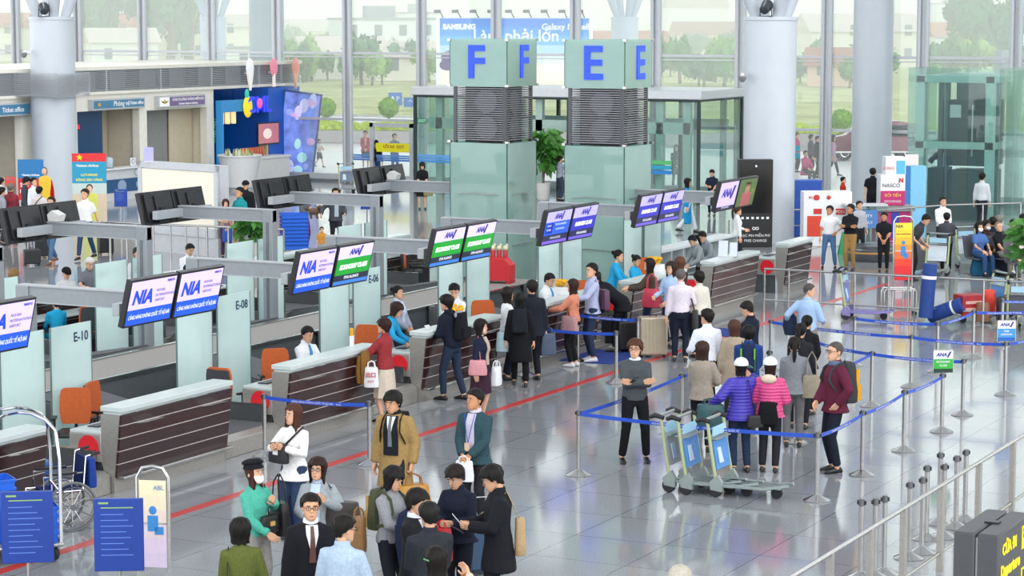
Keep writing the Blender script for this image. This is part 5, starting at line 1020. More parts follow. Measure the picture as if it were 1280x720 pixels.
person('girl in black farthest in the line of three ponytails', 150, (1009, 394), H=1.6, sex='f', top='jacket', tc='1a1b20', hem=.8, bc='1d1e24', hair='pony', hc='0f0d0e', L='low', Rr='low')
p = person('man with glasses in a maroon patterned shirt, yellow backpack', -72, (1028, 427), (1042, 590), top='jacket', tc='5c2238', hem=.80, bc='1d2230', hair='crop', hc='4f4a46', L='pocket', Rr='low', glasses=True, look=(5, 0))
backpack(p, 'grey and yellow backpack on the man in the maroon shirt', '3a3d42', 'd89a1c', size=(.36, .22, .52), z=.92)
MB().lathe([(.07, 0), (.1, -.03), (.095, -.06), (.06, -.02)], 14).build('scarf', cloth('5a6c88'), p.root, loc=(0, 0, 1.475))
p = person('balding man from behind in a light blue shirt with a jacket over his arm', 150, (1010, 354), H=1.72, top='shirt', tc='9fbbe0', hem=.88, bc='7d7a78', hair='crop', hc='4a4644', L='side', Rr='bent', look=(-60, 10), slv=.8)
t = thing('folded_coat', 'navy jacket over the arm of the balding man in light blue', 'coat', p.w(.36, -.08, .78), p.rz); MB().loft([[(w_ * math.cos(a), d_ * math.sin(a), z) for a in (2 * math.pi * i / 10 for i in range(10))] for z, w_, d_ in ((0, .1, .07), (.15, .14, .09), (.32, .12, .09), (.38, .06, .05))]).build('fabric', cloth('232c44'), t); MB().tube([(.06, -.06, .3), (.08, -.09, .1)], [.04, .035], 8).build('sleeve', cloth('232c44'), t)
# right background
person('man in a white polo shirt and blue jeans, hand on hip', -12, (1033, 257), (1036, 336), top='tee', tc='e6e8ec', slv=.5, hem=.92, bc='4a6c94', hair='short', hc='14110f', L='hip', Rr='down', legs='wide', look=(-25, 0), skin='c48a62')
person('man in a black shirt and khaki trousers with folded arms', -25, (1061, 255), (1062, 338), top='shirt', tc='1c1d22', hem=.92, bc='9a7a4a', hair='short', hc='15110f', L='cross', Rr='cross', look=(-35, 0), skin='c48a62')
person('man in a grey shirt half hidden behind the khaki trousers', 20, (1071, 258), (1073, 322), top='shirt', tc='a9adb4', bc='22242a', hair='short', hc='15110f')
person('man in a black polo shirt with clasped hands', -10, (1107, 265), (1104, 340), top='tee', tc='1b1c20', slv=.5, hem=.9, bc='1d1e24', hair='short', hc='15110f', L='low', Rr='low', look=(-10, 6), skin='c48a62')
person('man in a black and white top bending towards a grey suitcase', 65, (1140, 262), H=1.72, top='tee', tc='3a3c40', slv=.5, bc='22242a', hair='short', hc='14110f', L='bent', Rr='bent', lean=30, look=(0, 20))
person('man in a black printed tee behind the exchange stand', 178, (1091, 210), H=1.72, top='tee', tc='17181c', slv=.5, bc='1a1b20', hair='short', hc='14110f')
person('child in a red and black shirt near the blue crate', 80, (1054, 221), H=1.35, top='tee', tc='a8301f', slv=.5, bc='22242a', hair='short', hc='14110f')
p = person('man in a grey jacket and black trousers standing at the trolleys', 175, (1182, 268), (1182, 341), top='jacket', tc='45484e', hem=.82, bc='16171b', hair='short', hc='14110f', L='low', Rr='front')
person('man in a white shirt behind the glass rail by the lift', 10, (1179, 246), H=1.68, top='shirt', tc='e4e6ea', bc='2a2c33', hair='short', hc='14110f', L='low', Rr='low')
person('blurred figure in white inside the glass lift hall', 150, (1228, 216), H=1.7, top='shirt', tc='c9cdd2', bc='2a2c33', hair='short', hc='14110f')
SEATS = []
def seated(label, h, px, py, **k): g = G(px, py, 1.28); SEATS.append((g, h)); return person(label, h, at=(g.x, g.y), legs='sit', H=k.pop('H', 1.68), **k)
seated('seated woman with a face mask in a blue and white top', 25, 1224, 279, sex='f', top='tee', tc='4a6ea8', slv=.5, bc='33507c', hair='shoulder', hc='17120f', mask=True, L='lap', Rr='lap')
seated('seated person with a mask in a brown jacket', 40, 1233, 277, top='jacket', tc='3f2c28', bc='2a2c33', hair='full', hc='17120f', mask=True, L='lap', Rr='lap')
seated('seated man in navy seen from behind in the row of seats', 165, 1241, 273, top='jacket', tc='20283a', bc='22242a', hair='short', hc='14110f', L='lap', Rr='lap')
seated('bald seated man reclining in a black tee', 30, 1253, 279, top='tee', tc='1b1c20', slv=.5, bc='8a8478', hair='bald', hc='8a7060', L='low', Rr='low', lean=-14)
seated('grey-haired head behind the bald seated man', 170, 1249, 271, top='shirt', tc='7a8088', bc='22242a', hair='short', hc='7a746c', L='lap', Rr='lap')
seated('seated man in a pale jacket and navy vest near the right edge', 20, 1267, 276, top='jacket', tc='3c485c', inner='c9ccd2', tie='open', bc='4a4c50', hair='short', hc='14110f', L='lap', Rr='lap')
seated('seated child in cream beside the man in the navy vest', 10, 1273, 284, H=1.45, top='sweater', tc='cfc8bc', bc='55585c', hair='full', hc='17120f', L='lap', Rr='lap')
seated('dark-haired person cut by the right edge in the row of seats', 150, 1279, 269, top='jacket', tc='23262c', bc='22242a', hair='short', hc='14110f', L='lap', Rr='lap')
# middle and left background
p = person('woman in black with a khaki bag looking down near the glass vestibule', 5, (527, 202), (528, 262), sex='f', top='tee', tc='17181c', slv=.6, bot='skirt', bc='17181c', skirt=.48, hair='bob', hc='131012', L='low', Rr='low', look=(0, 25))
handbag('tote_bag', 'khaki bag hanging in front of the woman in black', p.w(.2, -.2, .5), p.rz, (.32, .14, .38), '7d7452', handle=.1)
person('man in a grey shirt on the phone beside the potted tree', 120, (699, 195), (700, 251), top='shirt', tc='8f96a4', bc='3a4252', hair='short', hc='14110f', L='bent', Rr='face')
person('woman in a long cyan tunic walking behind the screens', 80, (861, 222), (859, 291), sex='f', top='aodai', tc='1f8fc8', hem=.3, bot='loose', bc='d6dce0', hair='shoulder', hc='15110f', legs='walk')
person('man in a navy polo shirt looking down near the vestibule corner', -20, (892, 214), (890, 270), top='tee', tc='1b2438', slv=.5, hem=.88, bc='1c2740', hair='short', hc='14110f', L='low', Rr='front', look=(0, 25))
p = person('girl with a ponytail and white top at the black charging stand', 100, (922, 258), H=1.52, sex='f', top='shirt', tc='dfe1e4', hem=.86, bc='2a2c33', hair='pony', hc='3a2419', L='bent', Rr='down')
person('woman in a dark top seen through the right vestibule glass', 10, (845, 181), H=1.62, sex='f', top='jacket', tc='3c3a3e', hem=.8, bc='4a4c52', hair='shoulder', hc='1d1512', L='front', Rr='low')
person('woman in red beside the one seen through the vestibule glass', -20, (854, 186), H=1.56, sex='f', top='shirt', tc='8a2f38', bc='4a4c52', hair='shoulder', hc='1d1512', L='low', Rr='low')
p = person('woman in a grey cardigan and maroon trousers holding a small dog', 60, (383, 244), (380, 312), sex='f', top='sweater', tc='5c5f64', hem=.86, bot='loose', bc='7c1f38', hair='short', hc='3a2a22', L='chest', Rr='front', H=1.62)
t = thing('small_dog', 'small brown dog in the arms of the woman in maroon trousers', 'dog', p.w(.02, -.36, 1.02), p.rz + .5); q = MB(); q.ell((0, 0, .1), (.09, .16, .1), 12, 8).ell((0, -.15, .2), (.075, .085, .075), 10, 8).ell((0, -.23, .18), (.035, .05, .03), 8, 6).tube([(.05, -.06, .05), (.06, -.09, -.1)], [.03, .022], 6).tube([(-.05, -.06, .05), (-.06, -.09, -.1)], [.03, .022], 6).tube([(.05, .1, .04), (.06, .08, -.1)], [.035, .022], 6).tube([(-.05, .1, .04), (-.06, .08, -.1)], [.035, .022], 6).tube([(0, .14, .14), (0, .24, .2)], [.02, .01], 6)
q.build('body', mat('dog_fur', '6a5646', .9, 0, .3, 30, .3), t); MB().ell((-.07, -.14, .2), (.018, .035, .055), 6, 5).ell((.07, -.14, .2), (.018, .035, .055), 6, 5).build('ears', mat('dog_ear', '4a3a30', .9), t)
person('small child in an orange and blue striped shirt walking hand in hand', 20, (402, 283), H=.95, top='tee', tc='c98a3a', slv=.5, bot='shorts', bc='9aa0a6', hair='short', hc='2a1c15', L='side', Rr='down', legs='walk')
person('man in a grey jacket leading the small child', 15, (421, 244), (420, 313), top='jacket', tc='474b52', hem=.82, inner='a9b4c0', tie='open', bc='2b2e36', hair='short', hc='16120f', legs='walk', L='bent', Rr='side', H=1.72)
p = person('woman in a dusty pink top beside the lit panel, blue bag', 10, (284, 249), (283, 323), sex='f', top='tee', tc='b08f86', slv=.5, bc='4a3450', hair='long', hc='3a2419', L='low', Rr='front')
handbag('tote_bag', 'bright blue bag in front of the woman in dusty pink', p.w(.02, -.22, .5), p.rz, (.26, .12, .42), '1f4ea8', handle=.12)
person('man in a black cap and black jacket behind the teal tee', -10, (307, 226), H=1.72, top='jacket', tc='1a1c22', hem=.84, bc='22242a', hair='crop', hc='14110f', cap=('cap', '17181c'))
person('young man in a teal tee and khaki shorts', -45, (303, 234), (301, 323), top='tee', tc='1f8a90', slv=.5, hem=.86, bot='shorts', bc='8f7a54', hair='short', hc='14110f', L='bent', Rr='low', skin='cf9a74')
p = person('man in a white tee and jeans pulling a black trolley bag', -20, (106, 236), (108, 325), top='tee', tc='e6e6e6', slv=.5, hem=.9, bc='2e4462', hair='short', hc='2a1e16', L='pull', Rr='down', legs='walk2')
g = G(132, 318); suitcase('black trolley bag tilted behind the man in the white tee', (g.x, g.y, 0), YAW + .5, (.4, .26, .5), '1a1b1f', False, .45)
p = person('man in blue jeans walking behind the first black monitor backs', -20, (66, 245), (66, 330), top='tee', tc='c6c2c0', slv=.5, bc='4a6a8c', hair='short', hc='2a1e16', L='down', Rr='pull', legs='walk', shoe='6a4a34')
g = G(40, 332); suitcase('black wheeled briefcase with a pull handle left of the blue jeans', (g.x, g.y, 0), YAW + .35, (.42, .24, .42), '1b1c20', False, .42)
g = G(53, 322); suitcase('taller black suitcase behind the wheeled briefcase', (g.x, g.y, 0), YAW + .2, (.4, .28, .62), '202126', False, .3)
PLAID = mat('plaid_red', '7c2432', .85, 0, .5, 9)
person('man in a red plaid shirt seen from behind at the far left', 170, (11, 229), (15, 305), top='shirt', tc='7c2432', tmat=PLAID, hem=.84, bc='3a2c2e', hair='short', hc='6a645e', L='low', Rr='low', shoe='a8322e')
person('person in a dark grey top with bent head beside the plaid shirt', 100, (31, 221), H=1.68, top='shirt', tc='3c4148', bc='2a2c33', hair='full', hc='14110f', look=(0, 18))
person('man in a pale shirt facing right in the left crowd', 60, (42, 222), H=1.66, top='shirt', tc='d6dae0', bc='3a3c44', hair='short', hc='14110f')
p = person('man in a pale tee with a dark diagonal strap, seen from behind', 165, (49, 233), H=1.66, top='tee', tc='c9c2c0', slv=.5, bc='3a4252', hair='short', hc='14110f')
handbag('sling_bag', 'small dark sling bag on the man in the pale tee', p.w(.2, .12, .95), p.rz, (.2, .08, .16), '1b1c20', [p.w(.16, .13, 1.1), p.w(0, .17, 1.3), p.w(-.12, .05, 1.45)])
person('man in an open red jacket over a grey tee', 5, (55, 211), H=1.74, top='jacket', tc='c4202c', hem=.84, inner='8a8d92', tie='open', bc='2a3444', hair='short', hc='2a1e16')
p = person('man with a black backpack standing at the ticket counter', 170, (26, 190), H=1.72, top='shirt', tc='c3d0d6', bc='2c4a74', hair='short', hc='14110f'); backpack(p, 'black backpack on the man at the ticket counter', '17181c')
person('dark head at the far left edge of the crowd', 120, (2, 234), H=1.62, top='shirt', tc='8f949a', bc='2a2c33', hair='full', hc='14110f')
person('person in white at the far left edge of the crowd', 150, (1, 222), H=1.62, top='shirt', tc='d6d8dc', bc='2a2c33', hair='short', hc='14110f')
# outside on the forecourt
person('child running across the forecourt outside', 60, (400, 176), (399, 209), H=1.2, top='tee', tc='d8d4cc', slv=.5, bot='shorts', bc='5c5c62', hair='short', hc='2a1e16', legs='walk', L='chest', Rr='front')
person('person in a red and pink jacket standing outside the exit door', 5, (457, 172), (457, 212), H=1.62, sex='f', top='jacket', tc='b84a5c', hem=.8, inner='e0a39c', tie='open', bot='shorts', bc='3a4468', hair='short', hc='1d1512', L='low', Rr='low')
person('person in black outside, left of the exit door frame', 170, (470, 175), H=1.64, top='tee', tc='1b1c22', bc='2a4a7a', hair='short', hc='14110f')
person('man with a checked shirt on the phone outside the exit door', 20, (493, 167), H=1.68, top='shirt', tc='5a6c8c', bc='2f64a8', hair='short', hc='14110f', L='bent', Rr='face')
person('person in dark clothes outside at the left vestibule corner', 90, (518, 172), H=1.66, top='jacket', tc='3a3a40', bc='2a2c33', hair='short', hc='14110f')
person('woman in a pink coat sitting outside beyond the right windows', 30, at=(G(1007, 190, 1.2).x, G(1007, 190, 1.2).y), legs='sit', H=1.6, sex='f', top='coat', tc='c44a7a', hem=.7, bc='33363c', hair='short', hc='1d1512', L='lap', Rr='lap')
person('person in grey standing outside beside the right window post', 100, (1014, 168), H=1.68, top='jacket', tc='55575e', bc='2a2c33', hair='short', hc='14110f')
person('person in a lilac coat walking outside near the maroon car', 80, (1041, 168), H=1.66, sex='f', top='coat', tc='a98aa0', hem=.6, bc='2a2c33', hair='shoulder', hc='1d1512', legs='walk')
person('person in dark clothes outside behind the pink coat', 60, (1022, 170), H=1.66, top='jacket', tc='2c2c34', bc='2a2c33', hair='short', hc='14110f')
person('person in magenta outside at the edge of the thick right column', 60, (996, 166), H=1.62, sex='f', top='coat', tc='b4306a', hem=.7, bc='2a2c33', hair='short', hc='1d1512')
run_jobs()
# ------------------------------------------------------------------ queue posts and tapes, rails, trolleys, signs, shop fittings, plants
TAPE = mat('tape_blue', '2450c0', .45, 0, .05, 10)
ST = {}
def stanchion(key, px, py, label, group='steel queue posts', top=.91):
    g = G(px, py); t = thing('queue_post', label, 'queue post', (g.x, g.y, 0), random.uniform(0, 1), group); n = 24
    rings = []
    for r, z in ((.178, 0), (.18, .012), (.165, .02), (.12, .04), (.07, .065), (.034, .085), (.03, .09)):
        rings.append([(r * (1 - .035 * (i % 3 == 0) * (.04 < r < .17)) * math.cos(2 * math.pi * i / n), r * (1 - .035 * (i % 3 == 0) * (.04 < r < .17)) * math.sin(2 * math.pi * i / n), z) for i in range(n)])
    MB().loft(rings).build('base', STEEL, t); MB().lathe([(.031, .085), (.031, top - .06)], 14).build('pole', STEEL, t)
    MB().lathe([(.034, top - .075), (.034, top), (.028, top + .006)], 14).build('head', mat('post_head', '77797c', .3, .8), t); MB().box(-.05, .05, -.014, .014, top - .06, top - .015).build('tape_slot', BLACK, t)
    ST[key] = (t, V((g.x, g.y, 0))); return t
def tape(a, b, txt=True, z=.86):
    t, pa = ST[a]; pb = ST[b][1] if isinstance(b, str) else V((b[0], b[1], 0)); inv = (Matrix.Translation(pa) @ Matrix.Rotation(t.rotation_euler.z, 4, 'Z')).inverted()
    d = (pb - pa); L = d.length; u = d / L; n = V((-u.y, u.x, 0)) * .0015; rings = []
    for i in range(9):
        s = i / 8; c = pa + d * s + V((0, 0, z - .035 * min(1, L / 2) * 4 * s * (1 - s)))
        rings.append([inv @ (c + n + V((0, 0, .026))), inv @ (c - n + V((0, 0, .026))), inv @ (c - n - V((0, 0, .026))), inv @ (c + n - V((0, 0, .026)))])
    o = MB().loft(rings).build('tape', TAPE, t)
    if txt:
        sgn = 1 if _R.dot(u) > 0 else -1; cp = pa + d * .5 + V((0, 0, z - .035 * min(1, L / 2))); ang = math.atan2(u.y * sgn, u.x * sgn); s_ = 'CẢNG HÀNG KHÔNG QUỐC TẾ NỘI BÀI     N.I.A' if L < 2.2 else 'NOI BAI INTERNATIONAL AIRPORT     N.I.A     CẢNG HÀNG KHÔNG QUỐC TẾ'
        q = inv @ (cp + V((math.sin(ang), -math.cos(ang), 0)) * .004); text(s_, .036, WHITE, o, q, (R(90), 0, ang - t.rotation_euler.z), ext=.0005)
for k_, px, py, lb in (('a', 331, 570, 'steel queue post left of the woman in the white blouse'), ('b', 462, 581, 'steel queue post in front of the white paper bag'), ('c', 722.5, 452, 'steel queue post beside the woman in the salmon top'), ('d', 797, 459, 'steel queue post beside the champagne suitcase'),
        ('e', 770, 479, 'steel queue post directly behind the man with folded arms'), ('f', 658, 469, 'steel queue post hidden behind the long black coat'), ('g', 723, 594, 'steel queue post left of the man with folded arms'), ('h', 852, 540, 'steel queue post behind the leftmost grey trolley'), ('j', 907, 519, 'steel queue post between the beige knit sweater and the violet-blue jacket'),
        ('i', 1021, 626, 'front steel queue post beside the man in the maroon shirt'), ('K1', 1067.5, 457, 'steel queue post right of the balding man in light blue'), ('K2', 1171, 465, 'steel queue post just behind the green sign on its post'), ('K3', 1216, 448, 'steel queue post in front of the red box on a trolley'), ('K4', 1138.5, 484, 'steel queue post in the middle of the second tape row'),
        ('K5', 1256, 494, 'steel queue post carrying the small blue sign'), ('K6', 1089, 508, 'steel queue post right of the yellow backpack'), ('K7', 1203, 519, 'steel queue post at the right end of the third tape row'), ('K8', 1177, 540, 'steel queue post carrying the small green sign'), ('K9', 1129.5, 564, 'steel queue post in the front tape row below the green sign'), ('K10', 1077.5, 594, 'steel queue post right of the shoes of the man in the maroon shirt'),
        ('K11', 994, 553, 'steel queue post behind the pink padded jacket'), ('K12', 1252, 432, 'steel queue post behind the small blue sign'), ('L1', 961, 507, 'steel queue post hidden behind the queue of girls'), ('L2', 963, 462, 'steel queue post behind the man in the dark navy suit'), ('L3', 1006, 486, 'steel queue post hidden behind the girl with the long ponytail')):
    stanchion(k_, px, py, lb)
for a, b in (('a', 'b'), ('c', 'd'), ('f', 'e'), ('g', 'i'), ('g', 'h'), ('h', 'j'), ('K1', 'K2'), ('K2', 'K3'), ('K4', 'K5'), ('K6', 'K7'), ('K8', 'K9'), ('K9', 'K10'), ('K10', 'i'), ('K11', 'K6'), ('L2', 'K4'), ('L3', 'K6')): tape(a, b, a not in ('h', 'f'))
tape('K3', G(1300, 446)); tape('K5', G(1310, 478)); tape('K12', G(1300, 432))
for i, (px, py, w_) in enumerate(((1075.5, 723, 'lowest'), (1093, 722, ''), (1104.5, 718, ''), (1136, 698, ''), (1152, 691, ''), (1157.5, 674, ''), (1174, 655, ''), (1179, 672, ''), (1194.5, 660, ''), (1206, 651, ''))):
    stanchion('p%d' % i, px, py, 'steel post parked behind the right handrail, %s of ten from the bottom' % ['first', 'second', 'third', 'fourth', 'fifth', 'sixth', 'seventh', 'eighth', 'ninth', 'tenth'][i], 'parked steel posts')
def cardsign(k_, z, label, top, mid, bot, words):
    t0, p = ST[k_]; t = thing('queue_sign', label, 'sign', p + V((0, 0, .92)), YAW + R(4)); b = MB(); E_ = []
    for c, z0, z1 in ((bot, 0, .06), (mid, .06, .21), (top, .21, .34)): b.mi(len(E_)); E_.append(paint(c)); b.box(-.15, .15, -.008, .008, z0, z1)
    f = b.build('card', E_, t); MB().box(-.16, -.15, -.012, .012, -.01, .35).box(.15, .16, -.012, .012, -.01, .35).box(-.16, .16, -.012, .012, .34, .35).box(-.02, .02, -.012, .012, -.03, 0).build('frame', STEEL, t)
    text('ANA', .075, mat('ana_blue', '27238f', .4), f, (-.03, -.01, .275), bold=.003, shear=.25, ext=.0005); text('/', .1, mat('ana_blue'), f, (.08, -.01, .275), bold=.01, shear=.25, ext=.0005)
    for s_, zz in words: text(s_, .042, WHITE, f, (0, -.01, zz), bold=.001, ext=.0005)
cardsign('K8', .9, 'small green economy class sign on a queue post', 'e8eaf0', '2fae3c', '1b3a2a', (('ECONOMY', .165), ('CLASS', .11)))
cardsign('K5', .9, 'small blue sign on a queue post near the right edge', 'e8eaf0', '3f93d8', '1f5fb8', (('WEB', .165), ('CHECK-IN', .11)))
# steel handrails
def rail(name, label, pts, h, lows, posts, r=.025, sq=False, group=None):
    o = V((pts[0][0], pts[0][1], 0)); t = thing(name, label, 'handrail', o, 0, group); P = [V((p[0], p[1], 0)) - o for p in pts]
    MB().tube([p + V((0, 0, h)) for p in P], r, 10).build('top_rail', STEEL, t)
    for z in lows: MB().tube([p + V((0, 0, z)) for p in P], r * .8, 8).build('lower_rail', STEEL, t)
    for q in posts:
        c = V((q[0], q[1], 0)) - o
        (MB().box(c.x - .03, c.x + .03, c.y - .045, c.y + .045, 0, h) if sq else MB().tube([c, c + V((0, 0, h))], r * .9, 8)).build('post', BRUSHED if sq else STEEL, t)
xr = -7.48
rail('handrail', 'long steel handrail crossing the lower right corner of the picture', [(xr, 19.5), (xr, 33.5)], 1.0, [.22], [(xr, y) for y in (20.1, 21.6, 22.85, 24.0, 25.4, 26.95, 28.5, 30.05, 31.6, 33.4)], sq=True)
A_, B_ = G(955, 391), G(1310, 412)
rail('handrail', 'steel handrail behind the queue, from the last desk to the right edge', [A_, B_], .95, [.28], [along(A_, B_, s) for s in (0, .09, .205, .33, .45, .52, .78, 1)])
A_, B_ = G(985, 310), G(1310, 306)
q_ = [G(990, 302), G(1105, 300)]; rail('handrail', 'thin steel rail in front of the exchange stand', q_, .9, [.45], [q_[0], along(q_[0], q_[1], .5), q_[1]])
q_ = [G(1095, 308), G(1180, 300), G(1275, 297)]; rail('handrail', 'steel rail with glass in front of the lift hall', q_, 1.0, [.1], q_ + [along(q_[0], q_[1], .5), along(q_[1], q_[2], .5)])
# ------------------------------------------------------------------ trolleys
def trolley(px, py, h, label, col='9aa6a4', ad='4a86c8', group=None, z=0):
    g = G(px, py); t = thing('baggage_trolley', label, 'trolley', (g.x, g.y, z), YAW + R(h), group); F_ = mat('trolley_alu_' + col, col, .35, .5)
    # forward is -Y (load platform), handle at +Y
    b = MB(); 
    for x in (-.26, .26): b.tube([(x, .1, .16), (x * .8, -.5, .15), (x * .35, -.82, .2)], .022, 6)
    for x in (-.12, 0, .12): b.box(x - .035, x + .035, -.72, .1, .15, .175)
    b.box(-.26, .26, -.1, -.04, .14, .17); b.build('platform', F_, t)
    for x in (-.28, .28): MB().tube([(x, .12, .16), (x, .2, .6), (x, .26, 1.0)], [.026, .024, .024], 8).build('upright', mat('trolley_upright', 'a9b58a', .4, .2), t)
    MB().tube([(-.3, .3, 1.02), (.3, .3, 1.02)], .022, 8).build('handle_bar', F_, t)
    for x in (-.28, .28): MB().tube([(x, .22, 1.0), (x, .34, 1.03), (x, .42, 1.0)], [.03, .036, .028], 8).build('grip', BLACK, t)
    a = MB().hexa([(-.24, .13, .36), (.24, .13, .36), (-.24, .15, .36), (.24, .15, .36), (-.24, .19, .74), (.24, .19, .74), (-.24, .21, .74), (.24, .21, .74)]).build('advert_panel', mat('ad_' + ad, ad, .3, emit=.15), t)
    MB().hexa([(-.16, .12, .44), (-.02, .12, .44), (-.16, .13, .44), (-.02, .13, .44), (-.14, .165, .64), (-.04, .165, .64), (-.14, .175, .64), (-.04, .175, .64)]).build('advert_picture', paint('c9dcea'), a)
    MB().box(-.22, .22, .2, .215, .8, .92).build('name_plate', plastic('a8d4ea'), t); MB().box(-.24, .24, .13, .32, .76, .775).build('basket', F_, t)
    for x in (-.27, .27):
        wl = MB().lathe([(.03, -.03), (.085, -.03), (.095, -.015), (.095, .015), (.085, .03), (.03, .03)], 16, M=Matrix.Translation((x, .14, .095)) @ Euler((0, R(90), 0)).to_matrix().to_4x4()).build('wheel', RUBBER, t)
        MB().prism([(.04, .08), (.2, .1), (.22, .2), (.1, .3), (.04, .2)], x - .035, x + .035, 'x').build('wheel_guard', F_, t)
    MB().lathe([(.02, -.025), (.075, -.025), (.075, .025), (.02, .025)], 14, M=Matrix.Translation((0, -.62, .075)) @ Euler((0, R(90), 0)).to_matrix().to_4x4()).build('front_wheel', RUBBER, t); return t
trolley(858, 612, 63, 'nested grey baggage trolley, leftmost of the three in front of the padded jackets', ad='8c9296')
trolley(879, 615, 63, 'nested grey baggage trolley, middle of the three in front of the padded jackets')
trolley(916, 618, 63, 'nested grey baggage trolley, rightmost of the three in front of the padded jackets')
trolley(1068, 398, 70, 'empty violet-based baggage trolley behind the handrail', '8f86c0', '6a7ac0')
tr_ = trolley(1236, 402, -70, 'loaded baggage trolley with a red box near the right edge')
trolley(1168, 345, -30, 'baggage trolley with white adverts beside the man in the grey jacket', ad='c9d2da'); trolley(1212, 335, 20, 'second baggage trolley with white adverts behind the man in the grey jacket', ad='c9d2da')
trolley(435, 240, 20, 'empty baggage trolley near the windows by the exit door', 'b4b8bc', '5a6c80')
g = G(1222, 403, .3); TM = Matrix.Translation(tr_.location) @ Matrix.Rotation(tr_.rotation_euler.z, 4, 'Z'); t = thing('carton', 'red printed carton on the loaded trolley', 'box', TM @ V((0, -.48, .176)), YAW + R(20)); MB().box(-.27, .27, -.2, .2, 0, .42).build('box_body', mat('carton_red', 'a3262e', .5, 0, .2, 6), t, .01); MB().box(-.2, .2, -.206, -.2, .1, .16).box(-.2, .2, -.206, -.2, .24, .3).build('print', plastic('d8a8a0'), t)
handbag('red_bag', 'bright red-orange bag on the loaded trolley', TM @ V((.02, -.03, .176)), YAW, (.3, .22, .5), 'd8402c'); handbag('brown_bag', 'brown bag beside the wheels of the loaded trolley', G(1228, 402, .05), YAW, (.3, .26, .4), '8a5f48')
p_ = G(1258, 404, .02); suitcase('dark suitcase on the trolley at the right edge', p_, YAW, (.4, .25, .55), '2a2c30', False); trolley(1276, 413, 170, 'baggage trolley cut by the right edge of the picture', '85888c', '55585c')
# blue rolled barriers
for (bx, by), (tx_, ty_), lb in (((1157, 397), (1160, 338), 'upright blue padded roll with a white band'), ((1162, 395), (1191, 378), 'blue padded roll lying slanted beside the upright one')):
    a, c = G(bx, by, .12), None; t = thing('padded_roll', lb, 'roll', a)
    if tx_ == 1160: d_ = V((.06, .05, 1.12))
    else: d_ = V((.72, -.1, .3))
    u = d_.normalized(); MB().tube([u * -.05 * 0, d_], .15, 16).build('roll', mat('roll_blue', '1d3f86', .7, 0, .1, 20), t); MB().tube([d_ * .72, d_ * .78], .155, 16).build('band', WHITE, t)
# colourful sign stand, foreground stands and boards
def signstand(px, py, h, w_, label, bands, rz, words=(), base=True):
    g = G(px, py); t = thing('sign_stand', label, 'sign', (g.x, g.y, 0), rz); w2 = w_ / 2
    MB().tube([(-w2, 0, .02), (-w2, 0, h - .12), (-w2 + .06, 0, h - .02), (0, 0, h), (w2 - .06, 0, h - .02), (w2, 0, h - .12), (w2, 0, .02)], .022, 8).build('frame', STEEL, t)
    b = MB(); E_ = []; n = len(bands); z0, z1 = .22, h - .16
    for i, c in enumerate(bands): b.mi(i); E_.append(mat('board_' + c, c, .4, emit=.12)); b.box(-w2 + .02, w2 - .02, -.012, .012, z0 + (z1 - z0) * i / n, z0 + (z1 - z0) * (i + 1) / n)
    f = b.build('poster', E_, t)
    q = MB().ell((0, -.014, z0 + (z1 - z0) * .66), (.045, .004, .05), 10, 6).box(-.06, .06, -.018, -.012, z0 + (z1 - z0) * .42, z0 + (z1 - z0) * .6).box(.02, .12, -.018, -.012, z0 + (z1 - z0) * .38, z0 + (z1 - z0) * .47).build('pictogram', paint('3a8ad0'), f)
    for s_, sz, xx, zz, c in words: text(s_, sz, plastic(c), f, (xx, -.016, zz), bold=.002, ext=.0005)
    MB().box(-w2 - .02, w2 + .02, -.2, .2, 0, .02).box(-w2 + .02, w2 - .02, -.015, .015, h * .52, h * .535).build('foot_plate', STEEL, t); return t
signstand(1128, 362, 1.72, .44, 'yellow to red poster stand with a blue figure beyond the queue', ['c8232c', 'd8272c', 'e4402a', 'ec6a2a', 'f0902a', 'f2b02c', 'f0c830', 'eed23a'], YAW + R(4), (('NIA', .1, -.1, 1.48, '2a2a40'), ('PHỤC VỤ HÀNH KHÁCH', .03, 0, 1.3, '7a2a20')))
signstand(193, 733, 1.36, .35, 'pale pink and cream poster stand at the bottom left', ['cdbfd6', 'd4c2d8', 'd9c8cf', 'e2d0c4', 'e6d8bc', 'e4dcb8'], YAW + R(-8), (('ABL', .07, .07, 1.12, '8aa0c8'),))
def notice(px, py, z, w_, h_, label, rz, pole=True, lines=9, cat='sign', blue='123a94', d=.05):
    g = G(px, py); t = thing('notice_board', label, cat, (g.x, g.y, 0), rz); f = MB().box(-w_ / 2, w_ / 2, -d, 0, z, z + h_).build('board', mat('board_blue_' + blue, blue, .4), t, .006)
    for i in range(lines): MB().box(-w_ * .36, w_ * (.1 + .24 * ((i * 7) % 5) / 5), -d - .003, -d, z + h_ * (.78 - .08 * i), z + h_ * (.78 - .08 * i) + .008).build('text_line', paint('5f83d8'), f)
    MB().box(-w_ * .35, w_ * .3, -d - .003, -d, z + h_ * .87, z + h_ * .885).box(-w_ * .4, -w_ * .2, -d - .003, -d, z + h_ * .93, z + h_ * .955).build('heading', paint('8cae6a'), f)
    if pole: MB().tube([(0, .02, 0), (0, .02, z + h_ * .5)], .022, 8).lathe([(.18, 0), (.18, .02), (.03, .05)], 16).build('stand', STEEL, t)
    return t
notice(37, 757, .48, .55, .78, 'blue notice board in front of the blue trays at the bottom left', YAW + R(8)); notice(151, 768, .48, .52, .78, 'blue notice board left of the pale poster stand', YAW + R(4), lines=8)
notice(152, 290, .75, .38, .52, 'small blue notice board in front of the ticket counter', YAW + R(2), lines=6); notice(459, 296, .8, .36, .42, 'small blue notice board beyond the fourth frame of the far row', YAW, lines=4)
